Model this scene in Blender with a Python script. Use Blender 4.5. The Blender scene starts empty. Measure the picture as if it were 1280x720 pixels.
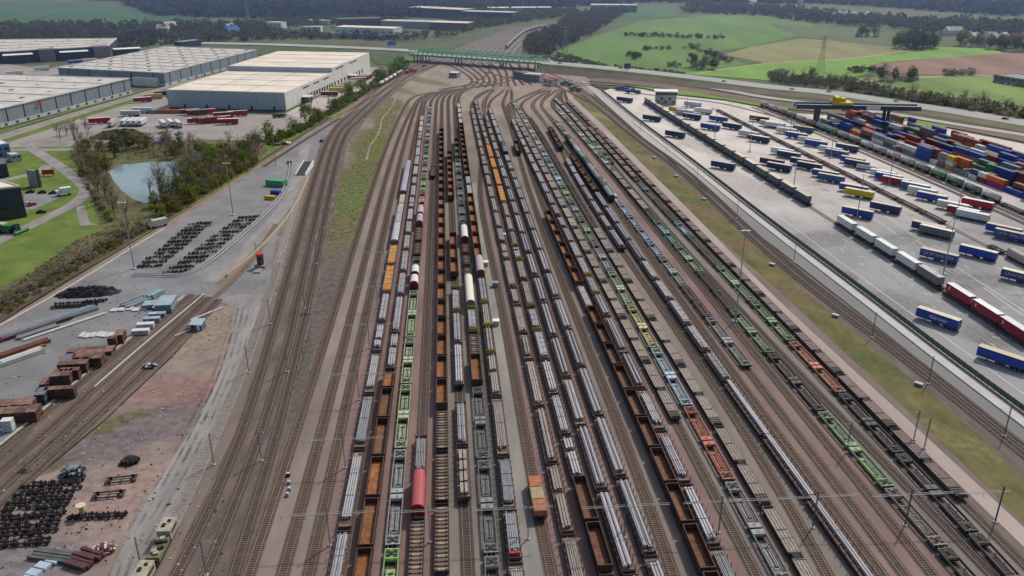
import bpy, math, random
import numpy as np
random.seed(7)
rng = np.random.default_rng(7)
scene = bpy.context.scene
COL = scene.collection
R = math.radians

# ------------------------------------------------------------------ camera
CAM_H, PITCH, FOC = 112.0, R(22.4), 1030.0
SP, CP = math.sin(PITCH), math.cos(PITCH)
cd = bpy.data.cameras.new('camera')
cam = bpy.data.objects.new('camera', cd)
COL.objects.link(cam)
cam.location = (0, 0, CAM_H)
cam.rotation_euler = (R(90) - PITCH, 0, 0)
cd.sensor_width = 36.0
cd.lens = 36.0 * FOC / 1280.0
cd.clip_start = 1.0
cd.clip_end = 20000.0
scene.camera = cam

def G(px, py, z=0.0):
    """survey: the ground point (at height z) that the photograph shows at px, py"""
    a = (px - 640.0) / FOC
    b = (py - 360.0) / FOC
    t = (z - CAM_H) / (-SP - b * CP)
    return (a * t, (CP - b * SP) * t)

def YOF(py, z=0.0):
    return G(640, py, z)[1]

# ------------------------------------------------------------------ materials
MATS = {}
def mat(key, c, rough=0.85, var=0.22, scale=0.35, rnd=0.0, metal=0.0, stretch=(1, 1, 1), c2=None, detail=4.0, world=False, spec=0.3, grime=0.0, gcol=(.075, .05, .04), leaf=False):
    """procedural surface: base colour broken up by noise, optional second tone, optional change from copy to copy"""
    if key in MATS:
        return MATS[key]
    m = bpy.data.materials.new(key)
    m.use_nodes = True
    nt = m.node_tree
    N, L = nt.nodes, nt.links
    bs = N['Principled BSDF']
    bs.inputs['Roughness'].default_value = rough
    bs.inputs['Metallic'].default_value = metal
    bs.inputs['Specular IOR Level'].default_value = spec
    if world:
        src = N.new('ShaderNodeNewGeometry').outputs['Position']
    else:
        src = N.new('ShaderNodeTexCoord').outputs['Object']
    mp = N.new('ShaderNodeMapping')
    mp.inputs['Scale'].default_value = stretch
    L.new(src, mp.inputs['Vector'])
    vec = mp.outputs['Vector']
    if rnd and not world:
        oi = N.new('ShaderNodeObjectInfo')
        ad = N.new('ShaderNodeVectorMath'); ad.operation = 'ADD'
        sc = N.new('ShaderNodeVectorMath'); sc.operation = 'SCALE'
        cx = N.new('ShaderNodeCombineXYZ')
        L.new(oi.outputs['Random'], cx.inputs[0]); L.new(oi.outputs['Random'], cx.inputs[1])
        L.new(cx.outputs[0], sc.inputs[0]); sc.inputs['Scale'].default_value = 97.0
        L.new(vec, ad.inputs[0]); L.new(sc.outputs[0], ad.inputs[1])
        vec = ad.outputs[0]
    nz = N.new('ShaderNodeTexNoise')
    nz.inputs['Scale'].default_value = scale
    nz.inputs['Detail'].default_value = detail
    nz.inputs['Roughness'].default_value = 0.62
    L.new(vec, nz.inputs['Vector'])
    cr = N.new('ShaderNodeValToRGB')
    lo = tuple(max(0.0, v * (1 - var)) for v in c)
    hi = c2 if c2 else tuple(min(1.0, v * (1 + var)) for v in c)
    cr.color_ramp.elements[0].position = 0.3
    cr.color_ramp.elements[1].position = 0.7
    cr.color_ramp.elements[0].color = (*lo, 1)
    cr.color_ramp.elements[1].color = (*hi, 1)
    L.new(nz.outputs['Fac'], cr.inputs['Fac'])
    out = cr.outputs['Color']
    if rnd:
        oi = N.new('ShaderNodeObjectInfo')
        mr = N.new('ShaderNodeMapRange')
        mr.inputs['To Min'].default_value = 1 - rnd
        mr.inputs['To Max'].default_value = 1 + rnd
        L.new(oi.outputs['Random'], mr.inputs['Value'])
        hs = N.new('ShaderNodeHueSaturation')
        L.new(out, hs.inputs['Color'])
        L.new(mr.outputs['Result'], hs.inputs['Value'])
        out = hs.outputs['Color']
    if grime:
        n2 = N.new('ShaderNodeTexNoise'); n2.inputs['Scale'].default_value = 1.7; n2.inputs['Detail'].default_value = 9; n2.inputs['Roughness'].default_value = .75
        L.new(vec, n2.inputs['Vector'])
        g = N.new('ShaderNodeMapRange'); g.inputs['From Min'].default_value = .44; g.inputs['From Max'].default_value = .66; g.inputs['To Max'].default_value = grime
        L.new(n2.outputs['Fac'], g.inputs['Value'])
        mx = N.new('ShaderNodeMix'); mx.data_type = 'RGBA'; mx.inputs[7].default_value = (*gcol, 1)
        L.new(g.outputs['Result'], mx.inputs[0]); L.new(out, mx.inputs[6]); out = mx.outputs[2]
    L.new(out, bs.inputs['Base Color'])
    if leaf:
        tr = N.new('ShaderNodeBsdfTranslucent'); L.new(out, tr.inputs['Color'])
        ms = N.new('ShaderNodeMixShader'); ms.inputs[0].default_value = .5
        L.new(bs.outputs[0], ms.inputs[1]); L.new(tr.outputs[0], ms.inputs[2]); L.new(ms.outputs[0], N['Material Output'].inputs['Surface'])
    MATS[key] = m
    return m

def hexc(h):
    """sRGB hex to linear"""
    v = [int(h[i:i + 2], 16) / 255.0 for i in (0, 2, 4)]
    return tuple(((x + 0.055) / 1.055) ** 2.4 if x > 0.04 else x / 12.92 for x in v)

# ------------------------------------------------------------------ mesh builder
class MB:
    def __init__(s):
        s.v, s.f, s.m, s.mats = [], [], [], []
    def mi(s, m):
        if m not in s.mats:
            s.mats.append(m)
        return s.mats.index(m)
    def add(s, vs, fs, m):
        b = len(s.v)
        k = s.mi(m)
        s.v.extend(vs)
        for f in fs:
            s.f.append(tuple(i + b for i in f))
            s.m.append(k)
    def box(s, x0, x1, y0, y1, z0, z1, m, bottom=True):
        vs = [(x0, y0, z0), (x1, y0, z0), (x1, y1, z0), (x0, y1, z0), (x0, y0, z1), (x1, y0, z1), (x1, y1, z1), (x0, y1, z1)]
        fs = [(4, 5, 6, 7), (0, 1, 5, 4), (1, 2, 6, 5), (2, 3, 7, 6), (3, 0, 4, 7)]
        if bottom:
            fs.append((3, 2, 1, 0))
        s.add(vs, fs, m)
    def cbox(s, c, d, m, rz=0.0):
        x, y, z = c
        a, b, h = d[0] / 2, d[1] / 2, d[2] / 2
        cs, sn = math.cos(rz), math.sin(rz)
        vs = []
        for zz in (-h, h):
            for (p, q) in ((-a, -b), (a, -b), (a, b), (-a, b)):
                vs.append((x + p * cs - q * sn, y + p * sn + q * cs, z + zz))
        s.add(vs, [(4, 5, 6, 7), (0, 1, 5, 4), (1, 2, 6, 5), (2, 3, 7, 6), (3, 0, 4, 7), (3, 2, 1, 0)], m)
    def tube(s, p, q, r0, m, n=8, r1=None, cap=True):
        r1 = r0 if r1 is None else r1
        p, q = np.array(p, float), np.array(q, float)
        d = q - p
        L = np.linalg.norm(d)
        if L < 1e-6:
            return
        d /= L
        up = np.array((0, 0, 1.0)) if abs(d[2]) < 0.9 else np.array((1.0, 0, 0))
        u = np.cross(d, up); u /= np.linalg.norm(u)
        w = np.cross(u, d)
        vs, fs = [], []
        for k in range(n):
            a = 2 * math.pi * k / n
            o = u * math.cos(a) + w * math.sin(a)
            vs.append(tuple(p + o * r0)); vs.append(tuple(q + o * r1))
        for k in range(n):
            j = (k + 1) % n
            fs.append((2 * k, 2 * k + 1, 2 * j + 1, 2 * j))
        if cap:
            fs.append(tuple(2 * k for k in range(n)))
            fs.append(tuple(2 * k + 1 for k in range(n - 1, -1, -1)))
        s.add(vs, fs, m)
    def prism(s, poly, z0, z1, m, mtop=None, bottom=False):
        n = len(poly)
        vs = [(x, y, z0) for x, y in poly] + [(x, y, z1) for x, y in poly]
        s.add(vs, [(i, (i + 1) % n, n + (i + 1) % n, n + i) for i in range(n)] + ([tuple(range(n - 1, -1, -1))] if bottom else []), m)
        s.add([(x, y, z1) for x, y in poly], [tuple(range(n))], mtop or m)
    def mesh(s, name, smooth=False):
        me = bpy.data.meshes.new(name)
        me.from_pydata(s.v, [], s.f)
        for m in s.mats:
            me.materials.append(m)
        if s.m:
            me.polygons.foreach_set('material_index', s.m)
        if smooth:
            me.polygons.foreach_set('use_smooth', [True] * len(me.polygons))
        me.validate()
        me.update()
        return me

def merged(mbs):
    o = MB()
    for b in mbs:
        base = len(o.v)
        o.v.extend(b.v)
        for f, k in zip(b.f, b.m):
            o.f.append(tuple(i + base for i in f))
            o.m.append(o.mi(b.mats[k]))
    return o

# ------------------------------------------------------------------ objects
def tag(o, label=None, cat=None, group=None, kind=None):
    if label: o['label'] = label
    if cat: o['category'] = cat
    if group: o['group'] = group
    if kind: o['kind'] = kind
    return o

def link(name, data, loc=(0, 0, 0), rz=0.0, parent=None):
    o = bpy.data.objects.new(name, data)
    COL.objects.link(o)
    o.location = loc
    if rz: o.rotation_euler = (0, 0, rz)
    if parent is not None: o.parent = parent
    return o

def structure(name, me):
    return tag(link(name, me), kind='structure')

def place(name, parts, label, cat, group, loc, rz=0.0, scale=None):
    """one thing: parts = [(part name, mesh, [(sub-part, mesh), ...])]; a single part makes the thing itself that mesh"""
    if len(parts) == 1 and not (len(parts[0]) > 2 and parts[0][2]):
        o = link(name, parts[0][1], loc, rz)
    else:
        o = link(name, None, loc, rz)
        for p in parts:
            c = link(p[0], p[1], parent=o)
            if len(p) > 2:
                for q in p[2]:
                    link(q[0], q[1], parent=c)
    if scale: o.scale = scale
    return tag(o, label, cat, group)

ONES = 'zero first second third fourth fifth sixth seventh eighth ninth tenth eleventh twelfth thirteenth fourteenth fifteenth sixteenth seventeenth eighteenth nineteenth'.split()
TENS = {20: 'twent', 30: 'thirt', 40: 'fort', 50: 'fift', 60: 'sixt', 70: 'sevent', 80: 'eight', 90: 'ninet'}
def nth(n):
    if n < 20: return ONES[n]
    t, u = n // 10 * 10, n % 10
    return TENS[t] + ('ieth' if u == 0 else 'y-' + ONES[u])

# ------------------------------------------------------------------ ground sheets
def ngon(name, pts, z, m, px=True):
    """flat sheet over an outline"""
    import bmesh
    P = [G(*p) if px else p for p in pts]
    bm = bmesh.new()
    vs = [bm.verts.new((x, y, z)) for x, y in P]
    es = [bm.edges.new((vs[i], vs[(i + 1) % len(vs)])) for i in range(len(vs))]
    bmesh.ops.triangle_fill(bm, edges=es, use_beauty=True)
    for f in bm.faces:
        if f.normal.z < 0: f.normal_flip()
    me = bpy.data.meshes.new(name)
    bm.to_mesh(me); bm.free()
    me.materials.append(m)
    return structure(name, me)

def smooth_line(P, n=6):
    """Catmull-Rom through the points"""
    P = [np.array(p, float) for p in P]
    if len(P) < 3: n2 = 1
    Q = [2 * P[0] - P[1]] + P + [2 * P[-1] - P[-2]]
    out = []
    for i in range(1, len(Q) - 2):
        for k in range(n):
            t = k / n
            out.append(0.5 * (2 * Q[i] + (Q[i + 1] - Q[i - 1]) * t + (2 * Q[i - 1] - 5 * Q[i] + 4 * Q[i + 1] - Q[i + 2]) * t * t + (3 * Q[i] - Q[i - 1] - 3 * Q[i + 1] + Q[i + 2]) * t ** 3))
    out.append(P[-1])
    return out

def normals(L):
    L = np.array(L)
    d = np.gradient(L[:, :2], axis=0)
    d /= np.maximum(np.linalg.norm(d, axis=1), 1e-9)[:, None]
    return np.stack([-d[:, 1], d[:, 0]], axis=1)

def ribbon_mb(mb, line, o0, o1, z, m):
    """flat strip along a line between the sideways offsets o0 < o1 (left positive)"""
    L = np.array(line); nn = normals(L)
    zz = L[:, 2] if L.shape[1] > 2 else np.zeros(len(L))
    vs, fs = [], []
    for i in range(len(L)):
        for o in (o0, o1):
            vs.append((L[i, 0] + nn[i, 0] * o, L[i, 1] + nn[i, 1] * o, zz[i] + z))
    for i in range(len(L) - 1):
        fs.append((2 * i, 2 * i + 2, 2 * i + 3, 2 * i + 1))
    mb.add(vs, fs, m)

def wall_mb(mb, line, o0, o1, z0, z1, m):
    """a long low solid (kerb, wall, beam) following a line"""
    L = np.array(line); nn = normals(L)
    zz = L[:, 2] if L.shape[1] > 2 else np.zeros(len(L))
    vs, fs = [], []
    for i in range(len(L)):
        for o, z in ((o0, z0), (o1, z0), (o1, z1), (o0, z1)):
            vs.append((L[i, 0] + nn[i, 0] * o, L[i, 1] + nn[i, 1] * o, zz[i] + z))
    for i in range(len(L) - 1):
        for k in range(4):
            j = (k + 1) % 4
            fs.append((4 * i + k, 4 * i + j, 4 * i + 4 + j, 4 * i + 4 + k))
    n = 4 * (len(L) - 1)
    fs += [(3, 2, 1, 0), (n, n + 1, n + 2, n + 3)]
    mb.add(vs, fs, m)

def PX(pts, n=6):
    return smooth_line([G(*p) for p in pts], n)

def ribbon(name, pts, w, z, m, px=True, n=6):
    L = PX(pts, n) if px else pts
    mb = MB(); ribbon_mb(mb, L, -w / 2, w / 2, z, m)
    return structure(name, mb.mesh(name))

def along(line, s):
    """point and heading at distance s along a line"""
    L = np.array(line)[:, :2]
    d = np.linalg.norm(np.diff(L, axis=0), axis=1)
    c = np.concatenate([[0], np.cumsum(d)])
    i = min(max(int(np.searchsorted(c, s)) - 1, 0), len(d) - 1)
    t = (s - c[i]) / d[i]
    p = L[i] + (L[i + 1] - L[i]) * t
    e = (L[i + 1] - L[i]) / d[i]
    return p, e, c[-1]

def gravel(key, c, var=.28):
    return mat('gravel_' + key, c, .95, var * 1.35, .35, world=True, stretch=(1, .18, 1), detail=12)
# ================================================================== GROUND, FIELDS, ROADS
def gm(key, c, var=.3, scale=.05, stretch=(1, 1, 1), c2=None):
    return mat('ground_' + key, c, .95, var, scale, world=True, stretch=stretch, detail=9, c2=c2)
LAND = gm('land', (.085, .10, .045), .35, .02)
mb = MB(); N = 40
xs = np.linspace(-4500, 4500, N + 1); ys = np.linspace(-150, 7000, N + 1)
vs = [(x, y, -.5) for y in ys for x in xs]
mb.add(vs, [(j * (N + 1) + i, j * (N + 1) + i + 1, (j + 1) * (N + 1) + i + 1, (j + 1) * (N + 1) + i) for j in range(N) for i in range(N)], LAND)
structure('ground', mb.mesh('ground'))
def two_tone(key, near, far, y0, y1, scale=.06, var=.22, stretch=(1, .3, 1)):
    """gravel or asphalt painted paler away along the site, partly for sunlit far ground, with patches"""
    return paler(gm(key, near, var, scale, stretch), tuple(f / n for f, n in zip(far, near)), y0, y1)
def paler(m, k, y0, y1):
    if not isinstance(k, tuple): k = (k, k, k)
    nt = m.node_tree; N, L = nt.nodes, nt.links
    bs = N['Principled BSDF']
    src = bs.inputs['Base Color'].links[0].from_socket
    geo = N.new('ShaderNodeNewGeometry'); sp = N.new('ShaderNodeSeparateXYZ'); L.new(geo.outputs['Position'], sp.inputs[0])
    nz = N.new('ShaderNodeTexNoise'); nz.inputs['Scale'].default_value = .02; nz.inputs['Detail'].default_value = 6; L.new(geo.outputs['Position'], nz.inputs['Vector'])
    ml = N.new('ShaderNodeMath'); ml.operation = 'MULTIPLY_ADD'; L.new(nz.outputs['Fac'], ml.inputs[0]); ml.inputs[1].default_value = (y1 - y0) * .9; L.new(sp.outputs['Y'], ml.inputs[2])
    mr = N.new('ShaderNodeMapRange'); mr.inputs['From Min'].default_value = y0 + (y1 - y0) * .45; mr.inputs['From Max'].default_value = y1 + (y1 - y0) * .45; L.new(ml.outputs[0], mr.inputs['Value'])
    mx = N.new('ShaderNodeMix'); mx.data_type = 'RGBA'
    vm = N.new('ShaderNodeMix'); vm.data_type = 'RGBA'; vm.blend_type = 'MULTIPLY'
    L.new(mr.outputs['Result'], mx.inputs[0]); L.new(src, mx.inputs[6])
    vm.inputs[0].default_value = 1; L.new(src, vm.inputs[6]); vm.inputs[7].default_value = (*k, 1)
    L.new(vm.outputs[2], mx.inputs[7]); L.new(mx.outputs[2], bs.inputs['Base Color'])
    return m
GRASS = gm('grass', (.10, .17, .024), .3, .09, c2=(.165, .215, .045))
OLIVE = gm('olive', (.105, .108, .032), .35, .16, (1, .5, 1), c2=(.185, .155, .062))
BANK = gm('bank', (.07, .065, .035), .45, .1, c2=(.15, .13, .07))
TARM = gm('tarmac', (.205, .20, .20), .25, .06)
CONC = gm('concrete', (.265, .245, .23), .28, .14, (1, .35, 1))
DIRT = gm('dirt', (.215, .162, .137), .3, .09, c2=(.34, .265, .225))
REDD = gm('red_dirt', (.23, .125, .115), .2, .05)
PURP = gm('purple_dirt', (.135, .105, .115), .15, .05)
def blob_mix(m, blobs):
    """stain a ground material around given places: (picture point, half width x, half width y, heading, colour, strength)"""
    nt = m.node_tree; N, L = nt.nodes, nt.links
    bs = N['Principled BSDF']
    geo = N.new('ShaderNodeNewGeometry')
    nz = N.new('ShaderNodeTexNoise'); nz.inputs['Scale'].default_value = .16; nz.inputs['Detail'].default_value = 12; nz.inputs['Roughness'].default_value = .7
    L.new(geo.outputs['Position'], nz.inputs['Vector'])
    for pt, a, b, rz, c, st in blobs:
        x, y = G(*pt)
        src = bs.inputs['Base Color'].links[0].from_socket
        mp = N.new('ShaderNodeMapping'); mp.vector_type = 'TEXTURE'
        mp.inputs['Location'].default_value = (x, y, 0); mp.inputs['Rotation'].default_value = (0, 0, R(rz)); mp.inputs['Scale'].default_value = (a, b, 1e5)
        L.new(geo.outputs['Position'], mp.inputs['Vector'])
        ln = N.new('ShaderNodeVectorMath'); ln.operation = 'LENGTH'; L.new(mp.outputs['Vector'], ln.inputs[0])
        ad = N.new('ShaderNodeMath'); ad.operation = 'MULTIPLY_ADD'; L.new(nz.outputs['Fac'], ad.inputs[0]); ad.inputs[1].default_value = 1.5; L.new(ln.outputs['Value'], ad.inputs[2])
        mr = N.new('ShaderNodeMapRange'); mr.inputs['From Min'].default_value = 1.5; mr.inputs['From Max'].default_value = 1.95; mr.inputs['To Min'].default_value = st; mr.inputs['To Max'].default_value = 0
        L.new(ad.outputs[0], mr.inputs['Value'])
        n2 = N.new('ShaderNodeTexNoise'); n2.inputs['Scale'].default_value = .5; n2.inputs['Detail'].default_value = 6; L.new(geo.outputs['Position'], n2.inputs['Vector'])
        cr = N.new('ShaderNodeValToRGB'); cr.color_ramp.elements[0].position = .3; cr.color_ramp.elements[1].position = .7
        cr.color_ramp.elements[0].color = (*[v * .6 for v in c], 1); cr.color_ramp.elements[1].color = (*[v * 1.35 for v in c], 1); L.new(n2.outputs['Fac'], cr.inputs['Fac'])
        mx = N.new('ShaderNodeMix'); mx.data_type = 'RGBA'
        L.new(mr.outputs['Result'], mx.inputs[0]); L.new(src, mx.inputs[6]); L.new(cr.outputs['Color'], mx.inputs[7]); L.new(mx.outputs[2], bs.inputs['Base Color'])
YARDM = two_tone('yard', (.18, .138, .117), (.275, .215, .175), 380, 620, .1, .25)  # tan far ground, also painted paler for a sunlit patch
APRON = two_tone('apron', (.30, .29, .285), (.60, .54, .49), 330, 420, .05, .2, (1, .45, 1))  # grey asphalt to tan concrete; sunlit far patch painted in paler
OLV, GRN_, BRN = (.125, .122, .045), (.115, .14, .04), (.19, .15, .085)
blob_mix(YARDM, [((405, 375), 5, 34, 6, (.19, .125, .12), .5), ((412, 335), 11, 50, 6, (.115, .098, .08), .8), ((398, 390), 9, 36, 6, (.115, .09, .082), .8), ((492, 130), 9, 60, 22, OLV, .85), ((482, 148), 12, 60, 15, OLV, .9), ((466, 185), 15, 62, 11, OLV, .95), ((448, 235), 18, 60, 9, OLV, .95), ((430, 280), 17, 36, 8, (.135, .12, .055), .9), ((470, 180), 7, 40, 10, GRN_, .8), ((440, 245), 9, 34, 8, GRN_, .75),
                 ((372, 470), 3.5, 30, 8, (.085, .08, .06), .8), ((340, 560), 2.5, 24, 12, (.085, .078, .07), .8), ((540, 110), 12, 30, 30, (.30, .25, .18), .6), ((525, 100), 10, 50, 40, OLV, .7), ((500, 112), 6, 40, 30, OLV, .7),
                 ((350, 330), 10, 30, 10, (.20, .165, .12), .7), ((330, 355), 8, 16, 10, (.13, .125, .12), .8)])
blob_mix(OLIVE, [((812, 200), 5, 50, 35, (.20, .15, .07), .8), ((880, 262), 5, 40, 38, (.17, .10, .06), .75), ((940, 310), 4, 36, 40, (.17, .095, .06), .75), ((985, 362), 4, 26, 42, (.16, .10, .055), .7), ((900, 262), 4, 60, 38, (.085, .105, .03), .7), ((1080, 450), 5, 26, 42, (.085, .10, .03), .7), ((1180, 545), 5, 16, 42, (.17, .15, .06), .7), ((770, 150), 6, 60, 30, (.24, .20, .09), .8)])
blob_mix(APRON, [((1020, 300), 16, 9, 30, (.20, .18, .17), .6), ((1120, 380), 10, 14, 30, (.19, .18, .175), .6), ((1060, 345), 3, 5, 0, (.22, .14, .10), .7), ((930, 230), 14, 30, 20, (.33, .30, .275), .6), ((1210, 350), 16, 8, 0, (.19, .185, .18), .6), ((1000, 220), 12, 30, 10, (.36, .32, .29), .6), ((1150, 300), 20, 8, 0, (.22, .21, .20), .6), ((880, 185), 8, 40, 20, (.40, .36, .32), .6), ((1240, 420), 10, 8, 0, (.18, .175, .17), .6)])
blob_mix(DIRT, [((222, 492), 13, 12, 10, (.23, .125, .11), .65), ((190, 530), 16, 9, 15, (.15, .118, .122), .8), ((120, 560), 13, 8, 10, (.145, .118, .12), .8), ((100, 640), 16, 16, 0, (.27, .20, .17), .6), ((165, 620), 10, 12, 0, (.30, .20, .17), .7), ((240, 420), 14, 26, -30, (.25, .20, .14), .7), ((120, 535), 14, 3.5, 40, (.12, .11, .04), .8), ((40, 590), 10, 3, 40, (.10, .10, .04), .8), ((20, 700), 14, 6, 0, (.17, .16, .17), .8)])
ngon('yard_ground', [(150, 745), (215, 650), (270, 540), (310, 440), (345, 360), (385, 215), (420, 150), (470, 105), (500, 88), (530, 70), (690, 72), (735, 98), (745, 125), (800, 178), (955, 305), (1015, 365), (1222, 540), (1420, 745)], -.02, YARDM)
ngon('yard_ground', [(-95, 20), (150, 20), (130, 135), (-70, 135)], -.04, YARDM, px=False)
ngon('dirt_yard', [(-200, 20), (-95, 20), (-68, 135), (-120, 150), (-200, 150)], -.045, DIRT, px=False)
# left of the main line
ngon('lawn', [(-60, 178), (150, 168), (260, 172), (330, 175), (420, 130), (500, 86), (525, 80), (400, 170), (322, 208), (190, 288), (60, 364), (-60, 430)], -.06, GRASS)
ngon('bank', [(-60, 425), (0, 392), (60, 355), (190, 280), (320, 202), (335, 188), (320, 170), (240, 200), (190, 255), (165, 272), (130, 287), (95, 300), (40, 340), (-60, 385)], -.05, BANK)
ngon('hardstanding', [(-60, 445), (0, 412), (80, 364), (150, 320), (205, 287), (330, 207), (385, 165), (420, 150), (395, 200), (365, 245), (345, 300), (336, 360), (315, 372), (275, 374), (232, 372), (20, 545), (-60, 600)], -.01, TARM)
ngon('gravel_strip', [(-60, 437), (0, 404), (62, 367), (192, 288), (322, 208), (360, 183), (385, 168), (370, 178), (330, 207), (205, 287), (150, 320), (80, 364), (0, 412), (-60, 446)], .0, gravel('strip', (.25, .17, .15)))
ngon('track_bed', [(232, 370), (282, 374), (215, 445), (130, 525), (70, 575), (-60, 690), (-60, 592), (20, 540)], -.005, gravel('bed', (.14, .105, .09)))
ngon('dirt_yard', [(-80, 760), (138, 725), (172, 640), (205, 590), (237, 540), (270, 480), (284, 440), (292, 400), (290, 380), (278, 376), (215, 447), (130, 527), (70, 577), (-80, 700)], -.015, DIRT)
ngon('service_road', [(130, 740), (172, 640), (205, 590), (237, 540), (270, 480), (284, 440), (292, 400), (290, 383), (270, 374), (300, 368), (330, 366), (320, 400), (301, 455), (264, 540), (218, 650), (180, 740)], .004, CONC)
ribbon('dirt_path', [(497, 120), (486, 138), (478, 148), (474, 165), (463, 182), (458, 200)], 1.2, .012, gm('path', (.30, .25, .17), .2, .08))
ngon('gravel_ground', [(262, 380), (300, 345), (330, 290), (366, 220), (384, 165), (420, 145), (425, 190), (400, 260), (372, 350), (345, 372), (300, 372)], -.018, gm('sidegravel', (.19, .15, .125), .4, .2))
ngon('thicket_floor', [(84, 186), (122, 180), (250, 174), (330, 176), (322, 206), (250, 246), (196, 270), (160, 290), (128, 284), (112, 250), (98, 216)], -.03, gm('thicketfloor', (.14, .125, .07), .4, .15, c2=(.15, .15, .06)))
ngon('track_bed', [(160, 752), (208, 720), (294, 540), (338, 400), (352, 345), (400, 180), (434, 138), (490, 92), (540, 72), (560, 76), (516, 97), (462, 144), (434, 180), (398, 360), (388, 400), (356, 540), (310, 720), (290, 752)], .0, gm('mainbed', (.135, .10, .086), .4, .3, (1, .25, 1)))
# right of the yard
ngon('grass_verge', [(720, 116), (745, 126), (800, 178), (955, 305), (1015, 365), (1222, 540), (1420, 720), (1420, 790), (1290, 662), (1165, 542), (985, 374), (880, 281), (800, 203), (757, 158), (716, 122)], .004, OLIVE)
ribbon('gravel_path', [(706, 116), (716, 125), (760, 167), (860, 267), (957, 367), (1142, 541), (1310, 700), (1400, 790)], 4.2, .01, gm('pathr', (.37, .30, .26), .16, .08, (1, .3, 1)))
ngon('line_bed', [(690, 96), (715, 100), (752, 128), (800, 170), (950, 296), (1030, 358), (1265, 540), (1420, 665), (1420, 745), (1225, 545), (1010, 368), (945, 304), (796, 178), (745, 128), (712, 112)], .012, gravel('linebed', (.13, .105, .09)))
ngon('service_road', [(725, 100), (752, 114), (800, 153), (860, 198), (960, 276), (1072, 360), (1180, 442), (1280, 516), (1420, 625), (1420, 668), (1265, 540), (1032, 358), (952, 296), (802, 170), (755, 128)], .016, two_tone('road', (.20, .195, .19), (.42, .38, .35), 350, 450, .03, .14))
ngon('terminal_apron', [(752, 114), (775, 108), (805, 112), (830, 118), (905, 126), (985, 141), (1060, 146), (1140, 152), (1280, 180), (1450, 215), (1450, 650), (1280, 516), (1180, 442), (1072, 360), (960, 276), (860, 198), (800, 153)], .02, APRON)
WL = gm('whiteline', (.62, .61, .58), .15, .2)
for pts in ([(960, 260), (1095, 360), (1190, 428), (1300, 507)], [(1145, 300), (1205, 340), (1290, 395)], [(1230, 360), (1290, 402)], [(1085, 255), (1150, 300)], [(1040, 240), (1120, 292)]):
    ribbon('road_marking', pts, .3, .03, WL)
mb = MB(); rr = random.Random(3)
for k in range(70):
    u = rr.random(); px = 985 + 300 * u; py = 272 + 195 * u - rr.uniform(0, 1) ** 1.5 * 110
    x, y = G(px, py)
    mb.cbox((x, y, .032), (.3, 2.4, .004), WL, R(8) if rr.random() < .7 else R(60))
o = structure('road_marking', mb.mesh('road_marking'))
for off in (-4.5,):
    L = PX([(800, 153), (860, 198), (960, 276), (1072, 360), (1180, 442), (1280, 516), (1360, 575)], 8)
    mb = MB(); wall_mb(mb, L, -5.2, -2.2, .02, .35, gm('kerbwall', (.50, .47, .44), .1, .2))
    tag(link('retaining_kerb', mb.mesh('retaining_kerb')), 'pale concrete kerb strip between the service road and the terminal fence', 'kerb')
# tyre marks on the apron and the service road
TY = bpy.data.materials.new('tyre_mark'); TY.use_nodes = True
tn = TY.node_tree; tb_ = tn.nodes['Principled BSDF']; tb_.inputs['Base Color'].default_value = (.05, .048, .046, 1); tb_.inputs['Roughness'].default_value = .9
tz = tn.nodes.new('ShaderNodeTexNoise'); tz.inputs['Scale'].default_value = .15; tz.inputs['Detail'].default_value = 6
tg = tn.nodes.new('ShaderNodeNewGeometry'); tn.links.new(tg.outputs['Position'], tz.inputs['Vector'])
tm_ = tn.nodes.new('ShaderNodeMapRange'); tm_.inputs['From Min'].default_value = .4; tm_.inputs['From Max'].default_value = .75; tm_.inputs['To Max'].default_value = .42; tn.links.new(tz.outputs['Fac'], tm_.inputs['Value']); tn.links.new(tm_.outputs['Result'], tb_.inputs['Alpha'])
mb = MB()
for k in range(46):
    u = rr.random(); px = 830 + 420 * u; py = 175 + 280 * u * (.75 + .25 * u) - rr.uniform(0, 120) * (.3 + .7 * u)
    x, y = G(px, py)
    if py < 135: continue
    hd = R(rr.choice([-83, -83, -80, -86, -50, -45, 0])); Lm = rr.uniform(25, 90); bend = rr.uniform(-.006, .006)
    ln = []
    for q in range(14):
        ln.append((x, y)); x += math.cos(hd) * Lm / 13; y += math.sin(hd) * Lm / 13; hd += bend * Lm / 13
    for o in (-.95, .95): ribbon_mb(mb, ln, o - .28, o + .28, .0235 + .0001 * k, TY)
for oo in (-2.6, -1.0, .9, 2.4):
    ln = PX([(150, 738), (172, 680), (196, 635), (222, 590), (250, 535), (280, 470), (297, 415), (304, 385)], 8)
    for o in (-.8, .8): ribbon_mb(mb, ln, oo + o - .3, oo + o + .3, .0098 + .0003 * (oo + o), TY)
structure('road_marking', mb.mesh('road_marking'))
# beyond: fields
def field(pts, c, name='field', z=-.03, c2=None, sc=.02):
    ngon(name, pts, z, gm('f%d' % len(MATS), c, .25, sc, (1, .22, 1), c2=c2))
field([(640, 96), (684, 76), (700, 62), (745, 45), (800, 26), (900, 18), (960, 20), (1020, 30), (1010, 42), (940, 58), (880, 66), (900, 72), (935, 80), (860, 92), (780, 92)], (.10, .19, .04), z=-.2)
field([(905, 68), (940, 58), (1000, 48), (1060, 52), (1120, 58), (1132, 65), (1050, 74), (960, 80)], (.22, .215, .085), z=-.19)
field([(850, 92), (935, 81), (1050, 74), (1132, 66), (1150, 58), (1240, 60), (1256, 66), (1180, 72), (1100, 78), (1100, 88), (1060, 98), (960, 100)], (.16, .30, .045), z=-.18)
field([(1085, 80), (1180, 72), (1256, 66), (1330, 68), (1330, 96), (1230, 94), (1150, 93), (1100, 89)], (.21, .12, .09), z=-.17, c2=(.30, .18, .13))
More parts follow.
